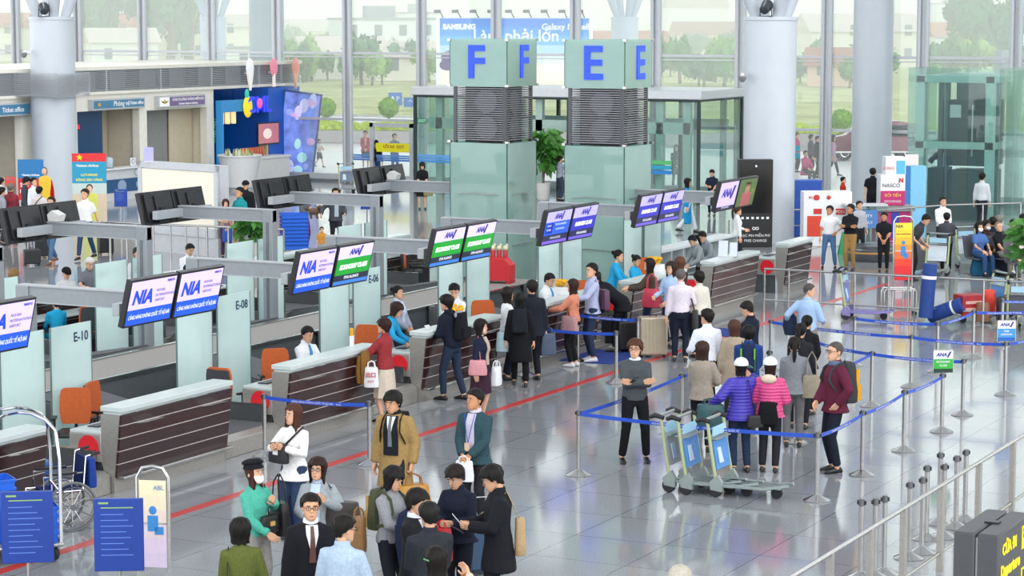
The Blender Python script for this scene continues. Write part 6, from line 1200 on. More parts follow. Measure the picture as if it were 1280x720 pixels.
g = G(267, 300); notice(267, 309, .95, .2, .3, 'small blue and orange card at the foot of the lit panel', YAW, lines=2, blue='6a86b4')
# birdcage trolley with trays
TRAY = mat('tray_blue', '1f62d0', .4, 0, .05, 6)
def tray(p, rz, label, s=1.0, group='blue security trays', parent=None):
    t = thing('tray', label, 'tray', p, rz, group); w_, d_, h_ = .58 * s, .4 * s, .13 * s
    b = MB(); b.box(-w_ / 2, w_ / 2, -d_ / 2, d_ / 2, 0, .012)
    for x in (-1, 1): b.hexa([(x * (w_ / 2 - .02), -d_ / 2, 0), (x * (w_ / 2 - .005), -d_ / 2, 0), (x * (w_ / 2 - .02), d_ / 2, 0), (x * (w_ / 2 - .005), d_ / 2, 0), (x * (w_ / 2), -d_ / 2, h_), (x * (w_ / 2 + .014), -d_ / 2, h_), (x * (w_ / 2), d_ / 2, h_), (x * (w_ / 2 + .014), d_ / 2, h_)])
    for y in (-1, 1): b.box(-w_ / 2, w_ / 2, y * d_ / 2 - .008, y * d_ / 2 + .008, 0, h_)
    b.build('bin', TRAY, t); b = MB()
    for y in (-1, 1): b.box(-w_ / 2 - .02, w_ / 2 + .02, y * (d_ / 2 + .01) - .012, y * (d_ / 2 + .01) + .012, h_ - .025, h_)
    for x in (-1, 1): b.box(x * (w_ / 2 + .014) - .014, x * (w_ / 2 + .014) + .014, -d_ / 2, d_ / 2, h_ - .025, h_)
    b.build('rim', TRAY, t); return t
g = G(24, 697); rz = YAW + R(20)
t = thing('luggage_cart', 'chrome birdcage luggage cart with arched tubes at the bottom left', 'trolley', (g.x, g.y, 0), rz)
MB().box(-.42, .42, -.34, .34, .17, .2).build('deck', mat('deck_grey', '9a9c9e', .5, .3), t); MB().tube([(-.45, -.37, .2), (.45, -.37, .2), (.45, .37, .2), (-.45, .37, .2)], .025, 8, True).build('bumper', STEEL, t)
for y in (-.35, .35): MB().tube([(-.44, y, .2), (-.44, y, 1.2), (-.42, y * .96, 1.42)] + [(-.44 + .44 * (1 - math.cos(a)), y * (1 - .5 * math.sin(a)), 1.42 + .34 * math.sin(a)) for a in (R(20), R(45), R(70), R(90))][0:4] + [(.44 - .44 * (1 - math.cos(a)), y * (1 - .5 * math.sin(a)), 1.42 + .34 * math.sin(a)) for a in (R(70), R(45), R(20))] + [(.42, y * .96, 1.42), (.44, y, 1.2), (.44, y, .2)], .022, 8).build('arch', CHROME, t)
for x in (-.44, .44): MB().tube([(x, -.35, .82), (x, .35, .82)], .018, 8).build('cross_bar', CHROME, t)
for x in (-.36, .36):
    for y in (-.28, .28): MB().lathe([(.02, -.025), (.085, -.025), (.09, 0), (.085, .025), (.02, .025)], 16, M=Matrix.Translation((x, y, .088)) @ Euler((0, R(90), .5)).to_matrix().to_4x4()).box(x - .03, x + .03, y - .03, y + .03, .1, .18).build('wheel', RUBBER, t)
Mr = Matrix.Translation((g.x, g.y, 0)) @ Matrix.Rotation(rz, 4, 'Z')
for i in range(4): tray(Mr @ V((.12, -.06, .2 + .1 * i)), rz, 'blue tray in the front stack on the birdcage cart, %s from the deck' % ['first', 'second', 'third', 'fourth'][i])
for i in range(3): tray(Mr @ V((-.28, .12, .62 + .1 * i)) if 0 else Mr @ V((-.36, .1, .62 + .1 * i)), rz + .15, 'blue tray in the upper stack at the left edge, %s from its bottom' % ['first', 'second', 'third'][i])
t = thing('crate', 'blue crate under the upper tray stack on the birdcage cart', 'crate', Mr @ V((-.36, .1, .2)), rz + .15); MB().box(-.2, .2, -.2, .2, 0, .42).build('crate_body', TRAY, t, .01); MB().box(-.21, .21, -.21, .21, .36, .42).build('rim', TRAY, t)
g2 = G(44, 640); suitcase('blue hard case standing behind the birdcage cart', (g2.x, g2.y, 0), YAW + .3, (.46, .26, .66), '1e5aa6', False)
# wheelchair
g = G(79, 660); t = thing('wheelchair', 'folding wheelchair with dark blue seat beside the birdcage cart', 'wheelchair', (g.x, g.y, 0), YAW + R(-62))
for x in (-.24, .24):
    wh = MB().tube([(x, .05 + .3 * math.cos(a), .305 + .3 * math.sin(a)) for a in (2 * math.pi * i / 36 for i in range(36))], .019, 8, True).build('wheel', mat('tyre_grey', '6a6e72', .6), t)
    sp = MB()
    for i in range(12): a = 2 * math.pi * i / 12; sp.tube([(x, .05, .305), (x, .05 + .29 * math.cos(a), .305 + .29 * math.sin(a))], .005, 4)
    sp.build('spokes', CHROME, wh); MB().tube([(x * 1.14, .05 + .25 * math.cos(a), .305 + .25 * math.sin(a)) for a in (2 * math.pi * i / 30 for i in range(30))], .009, 6, True).lathe([(.03, -.04), (.04, .04)], 10, M=Matrix.Translation((x, .05, .305)) @ Euler((0, R(90), 0)).to_matrix().to_4x4()).build('push_rim', CHROME, wh)
    MB().lathe([(.02, -.018), (.075, -.018), (.08, 0), (.075, .018), (.02, .018)], 14, M=Matrix.Translation((x * .9, -.38, .08)) @ Euler((0, R(90), 0)).to_matrix().to_4x4()).build('castor', RUBBER, t)
    MB().tube([(x * .9, -.4, .16), (x * .9, -.4, .5), (x * .9, .2, .5), (x * .9, .24, .92), (x * .9, .38, .95)], .013, 8).tube([(x * .9, -.3, .5), (x * .9, -.3, .7), (x * .9, .2, .72)], .011, 6).tube([(x * .9, -.4, .3), (x * .9, .15, .3)], .011, 6).tube([(x * .7, -.42, .3), (x * .6, -.55, .12)], .011, 6).build('side_frame', CHROME, t)
    MB().tube([(x * .9, .3, .935), (x * .9, .42, .955)], .018, 8).build('hand_grip', RUBBER, t); MB().box(x * .9 - .025, x * .9 + .025, -.26, .12, .71, .74).build('armrest', BLACK, t); MB().box(x * .45 - .08, x * .45 + .08, -.66, -.54, .1, .115).build('footplate', BLACK, t)
MB().box(-.21, .21, -.28, .2, .48, .51).build('seat', cloth('1b2c5c'), t); MB().hexa([(-.21, .2, .52), (.21, .2, .52), (-.21, .22, .52), (.21, .22, .52), (-.21, .235, .9), (.21, .235, .9), (-.21, .255, .9), (.21, .255, .9)]).build('backrest', cloth('1b2c5c'), t)
handbag('pouch', 'dark blue pouch hanging on the back of the wheelchair', Matrix.Translation((g.x, g.y, 0)) @ Matrix.Rotation(YAW + R(-62), 4, 'Z') @ V((0, .34, .5)), YAW + R(-62), (.38, .14, .36), '1f3f9a', m=cloth('22408e'))
# dark gate sign at the lower right
g = V((-5.35, 16.9, 0)); c1, c2 = None, None
dgm = mat('sign_dark', '45474b', .5, 0, .05, 8); D = 19.0; pA = G(1192, 664, 2.1)
t = thing('gate_sign', 'tall dark grey departure gate sign with yellow lettering at the lower right', 'sign', (pA.x, pA.y, 0)); LL = 1.0
MB().box(0, .18, 0, LL, .0, 2.1).box(.2, .38, 0, LL, 0, 2.1).build('panel', dgm, t, .015); MB().box(.18, .2, .03, LL - .03, 0, 2.06).build('joint', mat('sign_joint', 'a8aaac', .4, .4), t); MB().box(.14, .26, LL * .42, LL * .5, 2.1, 2.115).build('latch', BLACK, t)
YEL = mat('sign_yellow', 'f0e020', .5, emit=.5)
text('CỬA ĐI', .13, YEL, t, (.386, .32, 1.95), (R(90), 0, R(90)), 'CENTER', .004); text('Departure', .14, YEL, t, (.386, .36, 1.77), (R(90), 0, R(90)), 'CENTER', .005)
b = MB()
for z0, z1, y0, y1 in ((1.84, 1.855, .72, .9), (2.02, 2.035, .72, .9), (1.84, 2.035, .72, .735), (1.84, 2.035, .885, .9)): b.box(.382, .388, y0, y1, z0, z1)
b.prism([(.745, 1.885), (.77, 1.875), (.875, 1.985), (.865, 2.005), (.845, 2.0)], .382, .388, 'x').prism([(.765, 1.98), (.79, 1.985), (.85, 1.885), (.83, 1.885)], .382, .388, 'x').prism([(.745, 1.925), (.77, 1.93), (.785, 1.865), (.77, 1.86)], .382, .388, 'x'); b.build('plane_symbol', YEL, t)
b = MB()
for z0, z1, y0, y1 in ((1.66, 1.675, .72, .9), (1.5, 1.515, .72, .9), (1.5, 1.675, .72, .735), (1.5, 1.675, .885, .9)): b.box(.382, .388, y0, y1, z0, z1)
b.build('arrow_frame', YEL, t)
# ------------------------------------------------------------------ ticket office, shop and lit panel
CT = XF + .9
t = thing('ticket_counter', 'white ticket counter with a blue picture band right of the left column', 'counter', (-48.7, 66.1, 0)); MB().box(-.45, .1, -1.75, 1.9, 1.08, 1.13).build('counter_top', WHITE, t); MB().box(-.4, 0, -1.7, 1.85, 0, 1.08).build('body', paint('c9ccd0'), t); b = MB().box(0, .012, -1.65, 1.8, .28, .74).build('picture_band', mat('band_navy', '27507e', .3, emit=.05), t); MB().ell((.014, -.6, .5), (.006, .25, .2), 12, 8).ell((.014, .5, .5), (.006, .3, .16), 12, 8).build('band_shapes', paint('8fa6c4'), b); MB().tube([(.014, .3 + .16 * math.cos(a), .92 + .12 * math.sin(a)) for a in (2 * math.pi * i / 16 for i in range(16))], .012, 5, True).build('round_logo', paint('7f96b4'), t)
t = thing('water_dispenser', 'water cooler bottle standing on the white ticket counter', 'water cooler', (-48.85, 65.0, 1.13)); MB().lathe([(.11, 0), (.13, .03), (.14, .3), (.12, .36), (.04, .4)], 14).build('bottle', mat('bottle_blue', 'b4c8d4', .15), t); MB().lathe([(.16, 0), (.16, .03)], 14).build('stand', plastic('6a7a84'), t)
t = thing('card_holder', 'small white card holder on the ticket counter', 'sign', (-48.8, 66.3, 1.13)); MB().box(-.01, .01, -.15, .15, 0, .3).build('card', WHITE, t); MB().box(-.05, .05, -.15, .15, 0, .015).build('foot', plastic('9aa6ae'), t); MB().tube([(.012, .08 * math.cos(a), .17 + .08 * math.sin(a)) for a in (2 * math.pi * i / 12 for i in range(12))], .01, 5, True).build('ring_print', paint('5a6a90'), t)
t = thing('ticket_counter', 'pale counter in front of the navy ticket office wall', 'counter', (-49.6, 58.8, 0)); MB().box(-.4, .1, -2.2, 1.7, 1.0, 1.06).build('counter_top', WHITE, t); MB().box(-.35, 0, -2.15, 1.65, 0, 1.0).build('body', paint('c4cad0'), t)
def rollup(x, y, w_, h_, label, rz, bands, words, figure=None, z0=0):
    t = thing('banner', label, 'banner', (x, y, 0), rz); b = MB(); E_ = []
    for c, a, e_ in bands: b.mi(len(E_)); E_.append(mat('banner_' + c, c, .5, emit=.06)); b.box(-w_ / 2, w_ / 2, -.01, .01, z0 + h_ * a, z0 + h_ * e_)
    f = b.build('print', E_, t); MB().box(-w_ / 2 - .02, w_ / 2 + .02, -.1, .1, 0, .06).tube([(0, .03, 0), (0, .03, z0 + h_)], .012, 6).build('stand', STEEL, t)
    for s_, sz, xx, zz, c in words: text(s_, sz, plastic(c), f, (xx, -.014, zz), bold=.003, ext=.001)
    if figure:
        q = MB(); q.loft([[(wx * math.cos(a), -.012 + .01 * math.sin(a), z) for a in (2 * math.pi * i / 10 for i in range(10))] for z, wx in ((.1, .28), (.5, .24), (.85, .22), (1.0, .24), (1.06, .1))]); q.build('printed_tunic', paint(figure), f); MB().ell((0, -.014, 1.18), (.085, .008, .11), 10, 8).build('printed_face', paint('d8ac90'), f); MB().ell((0, -.011, 1.22), (.1, .007, .11), 10, 8).build('printed_hair', paint('1c1614'), f)
    return t
g = G(113, 285, 0); rollup(g.x, g.y, 1.02, 2.25, 'tall teal and yellow banner with a woman in yellow beside the left column', YAW + R(4), (('c9b9a0', 0, .46), ('b8c8c4', .46, .6), ('1f8fb4', .6, .89), ('d42a2c', .89, 1.0)), (('★', .22, -.28, 2.12, 'f4d020'), ('Vietnam Airlines', .1, -.05, 1.88, 'e8e8d8'), ('BÔNG SEN VÀNG', .1, 0, 1.45, 'e0d860'), ('LOTUSMILES', .09, 0, 1.6, 'e0d860')), 'c9cf5c')
g = G(40, 284, 0); rollup(g.x, g.y, .78, 2.05, 'red and blue priority sign board in front of the left column', YAW, (('b4b8bc', 0, .4), ('c41f2c', .4, .72), ('1f6fa8', .72, 1.0)), (('SKY', .17, -.18, 1.28, 'f4f4f4'), ('PRIORITY', .15, -.02, 1.08, 'f4f4f4'), ('Vietnam Airlines', .08, 0, 1.58, 'e0e4e8')))
g = G(57, 284, 0); t = thing('cutout_figure', 'cardboard cutout of a woman in a yellow tunic beside the red priority board', 'cutout', (g.x, g.y, 0), YAW); q = MB(); q.loft([[(wx * math.cos(a), .02 * math.sin(a), z) for a in (2 * math.pi * i / 12 for i in range(12))] for z, wx in ((0, .2), (.5, .2), (1.0, .16), (1.35, .2), (1.5, .19), (1.56, .06))]); q.build('tunic', paint('e0b92c'), t); MB().ell((0, -.01, 1.69), (.075, .025, .1), 10, 8).build('face', paint('d8ac90'), t); MB().ell((0, .005, 1.72), (.09, .022, .1), 10, 8).build('hair', paint('1c1614'), t); MB().box(-.25, .25, -.1, .1, 0, .02).build('foot', WHITE, t)
g = G(14, 262, 0); notice(14, 285, 1.25, .3, .3, 'small red and white notice at the ticket counter', YAW, lines=2, blue='c8402c')
# lit panel
a, c_ = G(176, 312), G(275, 322); d_ = c_ - a; L = d_.length; t = thing('light_box', 'large lit white panel in a silver frame behind the far row', 'light box', (a + c_) / 2, math.atan2(d_.y, d_.x)); h_ = 2.42
f = MB().box(-L / 2 + .12, L / 2 - .12, -.03, 0, .75, h_ - .18).build('lit_face', mat('lit_panel', 'ddd9ca', .4, 0, .01, 3, emit=.22), t); MB().box(-L / 2, L / 2, 0, .35, .0, h_).box(-L / 2, L / 2, -.06, .02, h_ - .16, h_).box(-L / 2, L / 2, -.06, .02, .5, .75).box(-L / 2, -L / 2 + .14, -.06, .02, .5, h_).box(L / 2 - .14, L / 2, -.06, .02, 0, h_).build('frame', ALU, t); MB().box(-L / 2 + .02, L / 2 - .14, -.02, 0, 0, .5).build('base_panel', mat('panel_pale', 'c0c4c8', .5), t)
t = thing('leaflet_stand', 'small lilac leaflet standing on top of the lit panel', 'leaflet', (a + c_) / 2 + V((-.38 * L * .9, .2, h_)), YAW); MB().box(-.13, .13, -.01, .01, 0, .4).build('leaflet', paint('b0aee0'), t); MB().box(-.13, .13, -.06, .06, 0, .015).build('foot', WHITE, t)
q_ = [G(115, 322), G(355, 333)]; rail('handrail', 'row of thin steel barrier posts behind the far row of desks', q_, .95, [], [along(q_[0], q_[1], s) for s in (0, .1, .19, .24, .28, .33, .42, .5, .56, .61, .72, .85, 1)], r=.03)
# shop
t = thing('snack_shop', 'bright blue snack shop front with a coloured logo', 'shop', (XF, 74.0, 0)); MB().box(-3.0, -2.9, -1.7, 3.7, 0, 3.6).box(-3, .25, 1.5, 3.75, 0, 3.62).build('wall', BLUE, t); MB().box(.02, .28, -1.75, 1.4, 2.78, 3.22).box(.02, .28, -1.75, -1.62, 0, 2.78).build('fascia', mat('shop_light_blue', '2f8fd0', .4, emit=.1), t)
for y0, c in ((-1.3, 'c8257c'), (.0, '1f7a4a')): m_ = MB().box(-1.6, -1.55, y0, y0 + 1.1, 1.5, 2.45).build('menu_board', mat('menu_' + c, c, .4, emit=.25), t); [MB().box(-1.548, -1.544, y0 + .15, y0 + .15 + .2 + .12 * (i % 4), 1.65 + .09 * i, 1.68 + .09 * i).build('menu_line', paint('e8e0e4'), m_) for i in range(8)]
lg = MB().ell((.36, -.1, 2.95), (.08, .3, .42), 12, 8).build('logo_yellow', glow('f0d028', .5), t); MB().ell((.36, -.15, 3.42), (.07, .12, .2), 10, 6).build('logo_leaf', glow('2fb49c', .5), t); text('CML', .85, glow('2a3ee0', .6), t, (.4, .62, 2.98), (R(90), 0, R(90)), bold=.02, ext=.03); MB().ell((.44, .6, 3.05), (.03, .2, .2), 10, 6).build('logo_pink', glow('e85aa8', .5), t)
t = thing('television', 'shop television showing a pink dessert', 'television', (XF + .34, 75.35, 1.45)); MB().box(-.06, 0, -.75, .75, 0, .85).build('housing', BLACK, t); MB().box(0, .012, -.7, .7, .05, .8).build('screen', glow('b8707a', .5), t); MB().ell((.014, -.1, .42), (.008, .3, .2), 12, 8).build('picture', glow('e8d4cc', .5), t); MB().box(-.4, -.06, -.05, .05, -1.45, .5).build('post', paint('c9b48a'), t)
for i in range(3):
    t = thing('pendant_lamp', 'glass pendant lamp in the shop, %s of three' % ['left', 'middle', 'right'][i], 'lamp', (XF - .3, 73.1 + .4 * i, 2.3)); MB().lathe([(.09, 0), (.1, .05), (.1, .45), (.03, .5)], 12).build('shade', glow('f4d9a0', .9), t); MB().tube([(0, 0, .5), (0, 0, 1.25)], .01, 5).build('cord', BLACK, t)
t = thing('shop_counter', 'white shop counter beside the snack tub', 'counter', (XF + .7, 74.2, 0)); MB().box(-.5, .3, -1.6, 1.7, .98, 1.05).build('counter_top', WHITE, t); MB().box(-.45, .25, -1.55, 1.65, 0, .98).build('body', paint('dcdcdc'), t)
TBX = XF + 1.9; TBY = onx(300, 225, TBX).y; t = thing('snack_tub', 'tapered white woven tub full of bottles and snacks', 'tub', (TBX, TBY, 0)); MB().lathe([(.4, 0), (.42, .12), (.5, .12), (.55, .15), (.78, 1.25), (.82, 1.27), (.82, 1.32), (.72, 1.32), (.7, 1.2)], 28).build('tub', mat('tub_white', 'dadcde', .6, 0, .08, 30, .3), t)
r3 = random.Random(3)
for i in range(16): a_ = r3.uniform(0, 6.28); rr = .55 * math.sqrt(r3.random()); q = thing('bottle', 'small bottle standing in the white woven tub', 'bottle', (TBX + rr * math.cos(a_), TBY + rr * math.sin(a_), 1.2), 0, 'bottles in the snack tub'); MB().lathe([(.04, 0), (.045, .02), (.045, .22), (.018, .28), (.018, .34)], 8).build('bottle_body', mat('bot%d' % (i % 4), ('c8b48a', '9ab46a', 'd8d4c8', '7a8a5a')[i % 4], .3), q)
for i in range(9): q = thing('snack_pack', 'orange snack pack on the shop counter', 'snack pack', (XF + .55, 73.2 + .17 * i, 1.05), 0, 'snack packs on the shop counter'); MB().loft([[(x * k_, y * k_ * 1.0, z) for x, y in ((-.05, -.06), (.05, -.06), (.05, .06), (-.05, .06))] for z, k_ in ((0, .7), (.05, 1), (.3, 1), (.36, .5))]).build('pack', mat('pack_orange', 'c8603a', .4), q)
t = thing('led_panel', 'slanted panel with a blue and lilac pattern at the end of the shop', 'panel', (XF + .55, 76.75, 0), YAW); M = Matrix.Rotation(R(7), 4, 'Y'); MB().box(-.75, .75, .0, .25, 0, 3.45, M).build('frame', mat('panel_navy', '1b3a7a', .4), t); f = MB().box(-.68, .68, -.02, 0, .1, 3.38, M).build('picture', mat('led_face', '6f86e0', .4, 0, .45, 2.2, emit=.35), t)
for i in range(14): MB().ell((r3.uniform(-.55, .55), -.022, r3.uniform(.3, 3.2)), (r3.uniform(.08, .22), .006, r3.uniform(.08, .3)), 10, 6, M).build('pattern_shape', mat('led_%d' % (i % 4), ('c8c4f0', '9aa8ee', 'd0a8d8', 'a8d8e0')[i % 4], .4, emit=.35), f)
for nm, y, c, lb in (('cone', 74.1, 'f0f0f4', 'white cone-shaped'), ('lolly', 75.75, 'e88aa0', 'pink ice lolly'), ('cornet', 77.3, 'e0806a', 'pink ice cream cornet')):
    t = thing('ice_cream_sign', lb + ' sign above the snack shop', 'sign', (XF + .35, y, 3.95)); MB().ell((0, 0, .45), (.06, .26, .36), 14, 8).build('top', glow(c, .25), t); MB().prism([(-.2, .3), (.2, .3), (.02, -.4), (-.02, -.4)] if nm != 'lolly' else [(-.05, .2), (.05, .2), (.05, -.3), (-.05, -.3)], -.04, .04, 'x').build('stick' if nm == 'lolly' else 'cone', glow('f4eee8' if nm != 'cornet' else 'e0a080', .25), t); MB().box(-.25, .0, -.03, .03, .2, .3).build('bracket', ALU, t)
# ------------------------------------------------------------------ right background: stands, crates, exchange kiosk, seats
def boxy(name, label, cat, px, py, w_, d_, h_, col, rz=None, parts=()):
    g = G(px, py); t = thing(name, label, cat, (g.x, g.y, 0), YAW + R(4) if rz is None else rz); f = MB().box(-w_ / 2, w_ / 2, 0, d_, 0, h_).build('body', mat('box_' + col, col, .45, 0, .05, 4), t, .015)
    for nm, x0, x1, z0, z1, c in parts: MB().box(x0, x1, -.012, 0, z0, z1).build(nm, mat('facing_' + c, c, .45), t)
    return t, f
t, f = boxy('charging_stand', 'black charging stand with white screens in front of the thick right column', 'charging stand', 944, 309, .95, .3, 2.42, '141518'); [MB().box(-.4 + .14 * i, -.33 + .14 * i, -.012, 0, .78, .84).build('charging_slot', WHITE, t) for i in range(6)]
text('SẠC PIN MIỄN PHÍ', .1, WHITE, t, (0, -.014, .32)); text('FREE CHARGE', .1, WHITE, t, (0, -.014, .18)); text('∞', .22, WHITE, t, (0, -.014, .52)); MB().box(-.44, .44, -.014, 0, .95, 2.3).build('dark_screen', mat('kiosk_screen', '08090b', .15), t); MB().ell((0, -.014, 2.24), (.03, .01, .03), 8, 6).build('lens', WHITE, t)
boxy('crate', 'tall royal blue crate left of the white fire cabinet', 'crate', 1010, 296, .78, .8, 1.62, '1c4ca8', parts=(('lid', -.4, .4, 1.6, 1.64, '2a5cba'),))
t, f = boxy('fire_cabinet', 'white fire equipment cabinet with red panels', 'cabinet', 1034, 308, 1.35, .5, 1.52, 'dfe0e2', parts=(('red_panel', -.57, -.18, .28, .85, 'd0402c'), ('red_label', -.4, -.17, .9, 1.05, 'c0302c'), ('red_label', .22, .5, .88, 1.05, 'c0302c')))
MB().ell((-.32, -.012, 1.36), (.09, .006, .08), 10, 6).ell((.02, -.012, 1.36), (.06, .006, .06), 10, 6).build('badge', paint('c0302c'), t); text('PCCC', .11, WHITE, t, (.36, -.016, .96)); text('BK', .1, mat('print_red'), t, (-.48, -.014, 1.36))
t, f = boxy('exchange_stand', 'magenta and white currency stand with stacked sign boxes', 'stand', 1118, 303, 1.0, .7, .88, 'b3206c', parts=(('blue_panel', -.1, .12, .1, .85, '2a3ea8'), ('cream_curve', -.45, -.18, .1, .4, 'e8d8d8')))
MB().box(-.56, .56, -.06, .76, .88, 1.02).build('counter_top', paint('8a8c90'), t); MB().box(-.4, .3, .1, .6, 1.04, 1.9).build('sign_box', WHITE, t); MB().box(-.4, .3, .088, .1, 1.04, 1.45).build('magenta_board', paint('b8226c'), t); MB().box(-.25, .32, .15, .65, 1.9, 2.4).build('top_box', WHITE, t); MB().box(.05, .3, .138, .15, 1.92, 2.3).build('blue_card', paint('58b4e0'), t); MB().ell((0, .3, 1.04), (.3, .2, .06), 12, 6).build('coloured_tickets', paint('a8c040'), t)
text('NASCO', .15, plastic('5a5a60'), t, (-.1, .084, 1.6)); text('N', .17, mat('print_red'), t, (.18, .084, 1.74), bold=.01); text('JONG G', .13, mat('print_red'), t, (-.1, .145, 2.08)); text('ĐỔI TIỀN', .11, plastic('f0d040'), t, (-.05, .083, 1.32)); text('EXCHANGE', .09, WHITE, t, (-.05, .083, 1.15))
boxy('light_blue_cabinet', 'tall light blue cabinet right of the currency stand', 'cabinet', 1142, 290, .7, .5, 1.95, '7fc4ea', parts=(('dark_side', -.35, -.12, .0, 1.95, '2f7ab8'), ('white_notice', -.3, .1, 1.98, 2.3, 'e8dcdc')))
t, f = boxy('glass_counter', 'low glass display counter with a blue board behind the khaki trousers', 'counter', 1083, 310, 1.15, .5, .12, 'c4c8ca', parts=(('blue_board', -.5, .3, .55, 1.05, '4a7ab4'),)); MB().box(-.57, .57, 0, .02, .12, 1.15).build('glass_front', TEALGLASS, t); MB().box(-.58, .58, -.02, .5, 1.15, 1.2).box(-.58, .58, 0, .5, .6, .63).build('shelf', ALUL, t); text('QUALITY', .12, WHITE, t, (-.1, -.014, .88)); text('CURRENCY', .1, WHITE, t, (-.1, -.014, .7))
for px, py, lb, c in ((1088, 325, 'round dark steel base behind the man in the black polo shirt', '5a5c60'), (893, 312, 'round wrapping machine with an orange ring below the airline logo screen', '6a6c6e')):
    g = G(px, py); t = thing('wrapping_machine', lb, 'machine', (g.x, g.y, 0)); MB().lathe([(.6, 0), (.62, .03), (.62, .3), (.56, .34), (.56, .4), (.2, .42)], 32).build('turntable', mat('machine_' + c, c, .35, .5), t); MB().lathe([(.625, .2), (.63, .21), (.63, .24), (.625, .25)], 32).build('ring', mat('ring_orange', 'b08a4a', .4), t); MB().tube([(.3, .3, .4), (.3, .3, .8)], .04, 8).build('column', STEEL, t)
g = G(1055, 318); t = thing('floor_sign', 'green folding floor sign behind the jeans', 'sign', (g.x, g.y, 0), YAW); MB().hexa([(-.16, -.16, 0), (.16, -.16, 0), (-.16, -.14, 0), (.16, -.14, 0), (-.06, -.02, .6), (.06, -.02, .6), (-.06, 0, .6), (.06, 0, .6)]).build('front_leaf', paint('1f9a5a'), t); MB().hexa([(-.16, .14, 0), (.16, .14, 0), (-.16, .16, 0), (.16, .16, 0), (-.06, 0, .6), (.06, 0, .6), (-.06, .02, .6), (.06, .02, .6)]).build('rear_leaf', paint('1f9a5a'), t)
g = G(1144, 340); suitcase('tall grey suitcase under the hands of the bending man', (g.x, g.y, 0), YAW + .1, (.5, .3, .82), '5f6166', False, .15)
for i, (g, h) in enumerate(SEATS):
    t = thing('waiting_seat', 'grey waiting seat under the %s' % ['masked woman in blue', 'masked person in brown', 'man in navy', 'bald man', 'grey-haired head', 'man in the navy vest', 'child in cream', 'person cut by the right edge'][i], 'seat', (g.x, g.y, 0), YAW + R(h), 'waiting seats'); MB().box(-.25, .25, -.3, .16, .40, .43).build('seat', mat('seat_grey', '55585e', .5), t, .01); MB().hexa([(-.25, .2, .43), (.25, .2, .43), (-.25, .23, .43), (.25, .23, .43), (-.25, .32, .95), (.25, .32, .95), (-.25, .35, .95), (.25, .35, .95)]).build('backrest', mat('seat_grey'), t)
    MB().tube([(0, 0, .4), (0, 0, .05)], .03, 6).box(-.25, .25, -.03, .03, 0, .04).build('leg', STEEL, t)
g = G(1238, 341); suitcase('purple suitcase standing among the waiting seats', (G(1238, 333).x, G(1238, 333).y, 0), YAW, (.5, .28, .72), '3c2a44', False, .1)
handbag('duffel_bag', 'round teal duffel bag in front of the purple suitcase', G(1229, 344), YAW, (.66, .3, .44), '1f5a7a', handle=.05, m=cloth('1f5a7a')); handbag('backpack', 'black and blue backpack beside the teal duffel bag', G(1252, 344), YAW, (.42, .28, .56), '1a2028', m=cloth('1b222c'))
# plants
def plant(px, py, label, h, r, n, leaf, pot, cr=None, trunk=0):
    g = G(px, py); t = thing('potted_plant', label, 'plant', (g.x, g.y, 0)); rr = random.Random(int(px)); MB().lathe([(.18, 0), (.22, .05), (.26, .55), (.28, .6), (.25, .6), (.22, .5)], 18).build('pot', paint(pot), t)
    if trunk: MB().tube([(0, 0, .5), (.04, .02, 1.0), (0, 0, trunk)], .03, 6).tube([(.04, 0, .5), (-.06, .02, 1.2), (.1, 0, trunk)], .025, 6).build('stem', BARK, t)
    b = MB(); c0 = V((0, 0, cr))
    for i in range(n):
        d = V((rr.gauss(0, 1), rr.gauss(0, 1), rr.gauss(.3, 1))).normalized(); o = c0 + V((d.x * r, d.y * r, d.z * h * .5)) * rr.uniform(.35, 1); dr = (V((d.x, d.y, rr.uniform(-.9, .5)))).normalized(); s = dr.orthogonal().normalized() * leaf * .28; e = o + dr * leaf
        b.add([o, o + dr * leaf * .45 + s, e - V((0, 0, leaf * .2)), o + dr * leaf * .45 - s], [(0, 1, 2, 3)])
    f = b.build('foliage', mat('plant_leaf', '3f7a2c', .5, 0, .35, 5), t); f.data.polygons.foreach_set('use_smooth', [False] * len(f.data.polygons)); return t
plant(679, 250, 'tall potted dragon tree between the two lettered towers', 1.5, .55, 320, .42, 'd6d6d2', 1.75, 1.5); plant(319, 331, 'bushy green potted plant beside the second far-row frame', .75, .42, 240, .26, 'c9c9c4', .95); plant(1290, 372, 'green potted plant at the right edge', 1.3, .5, 200, .34, 'c9c9c4', 1.2)
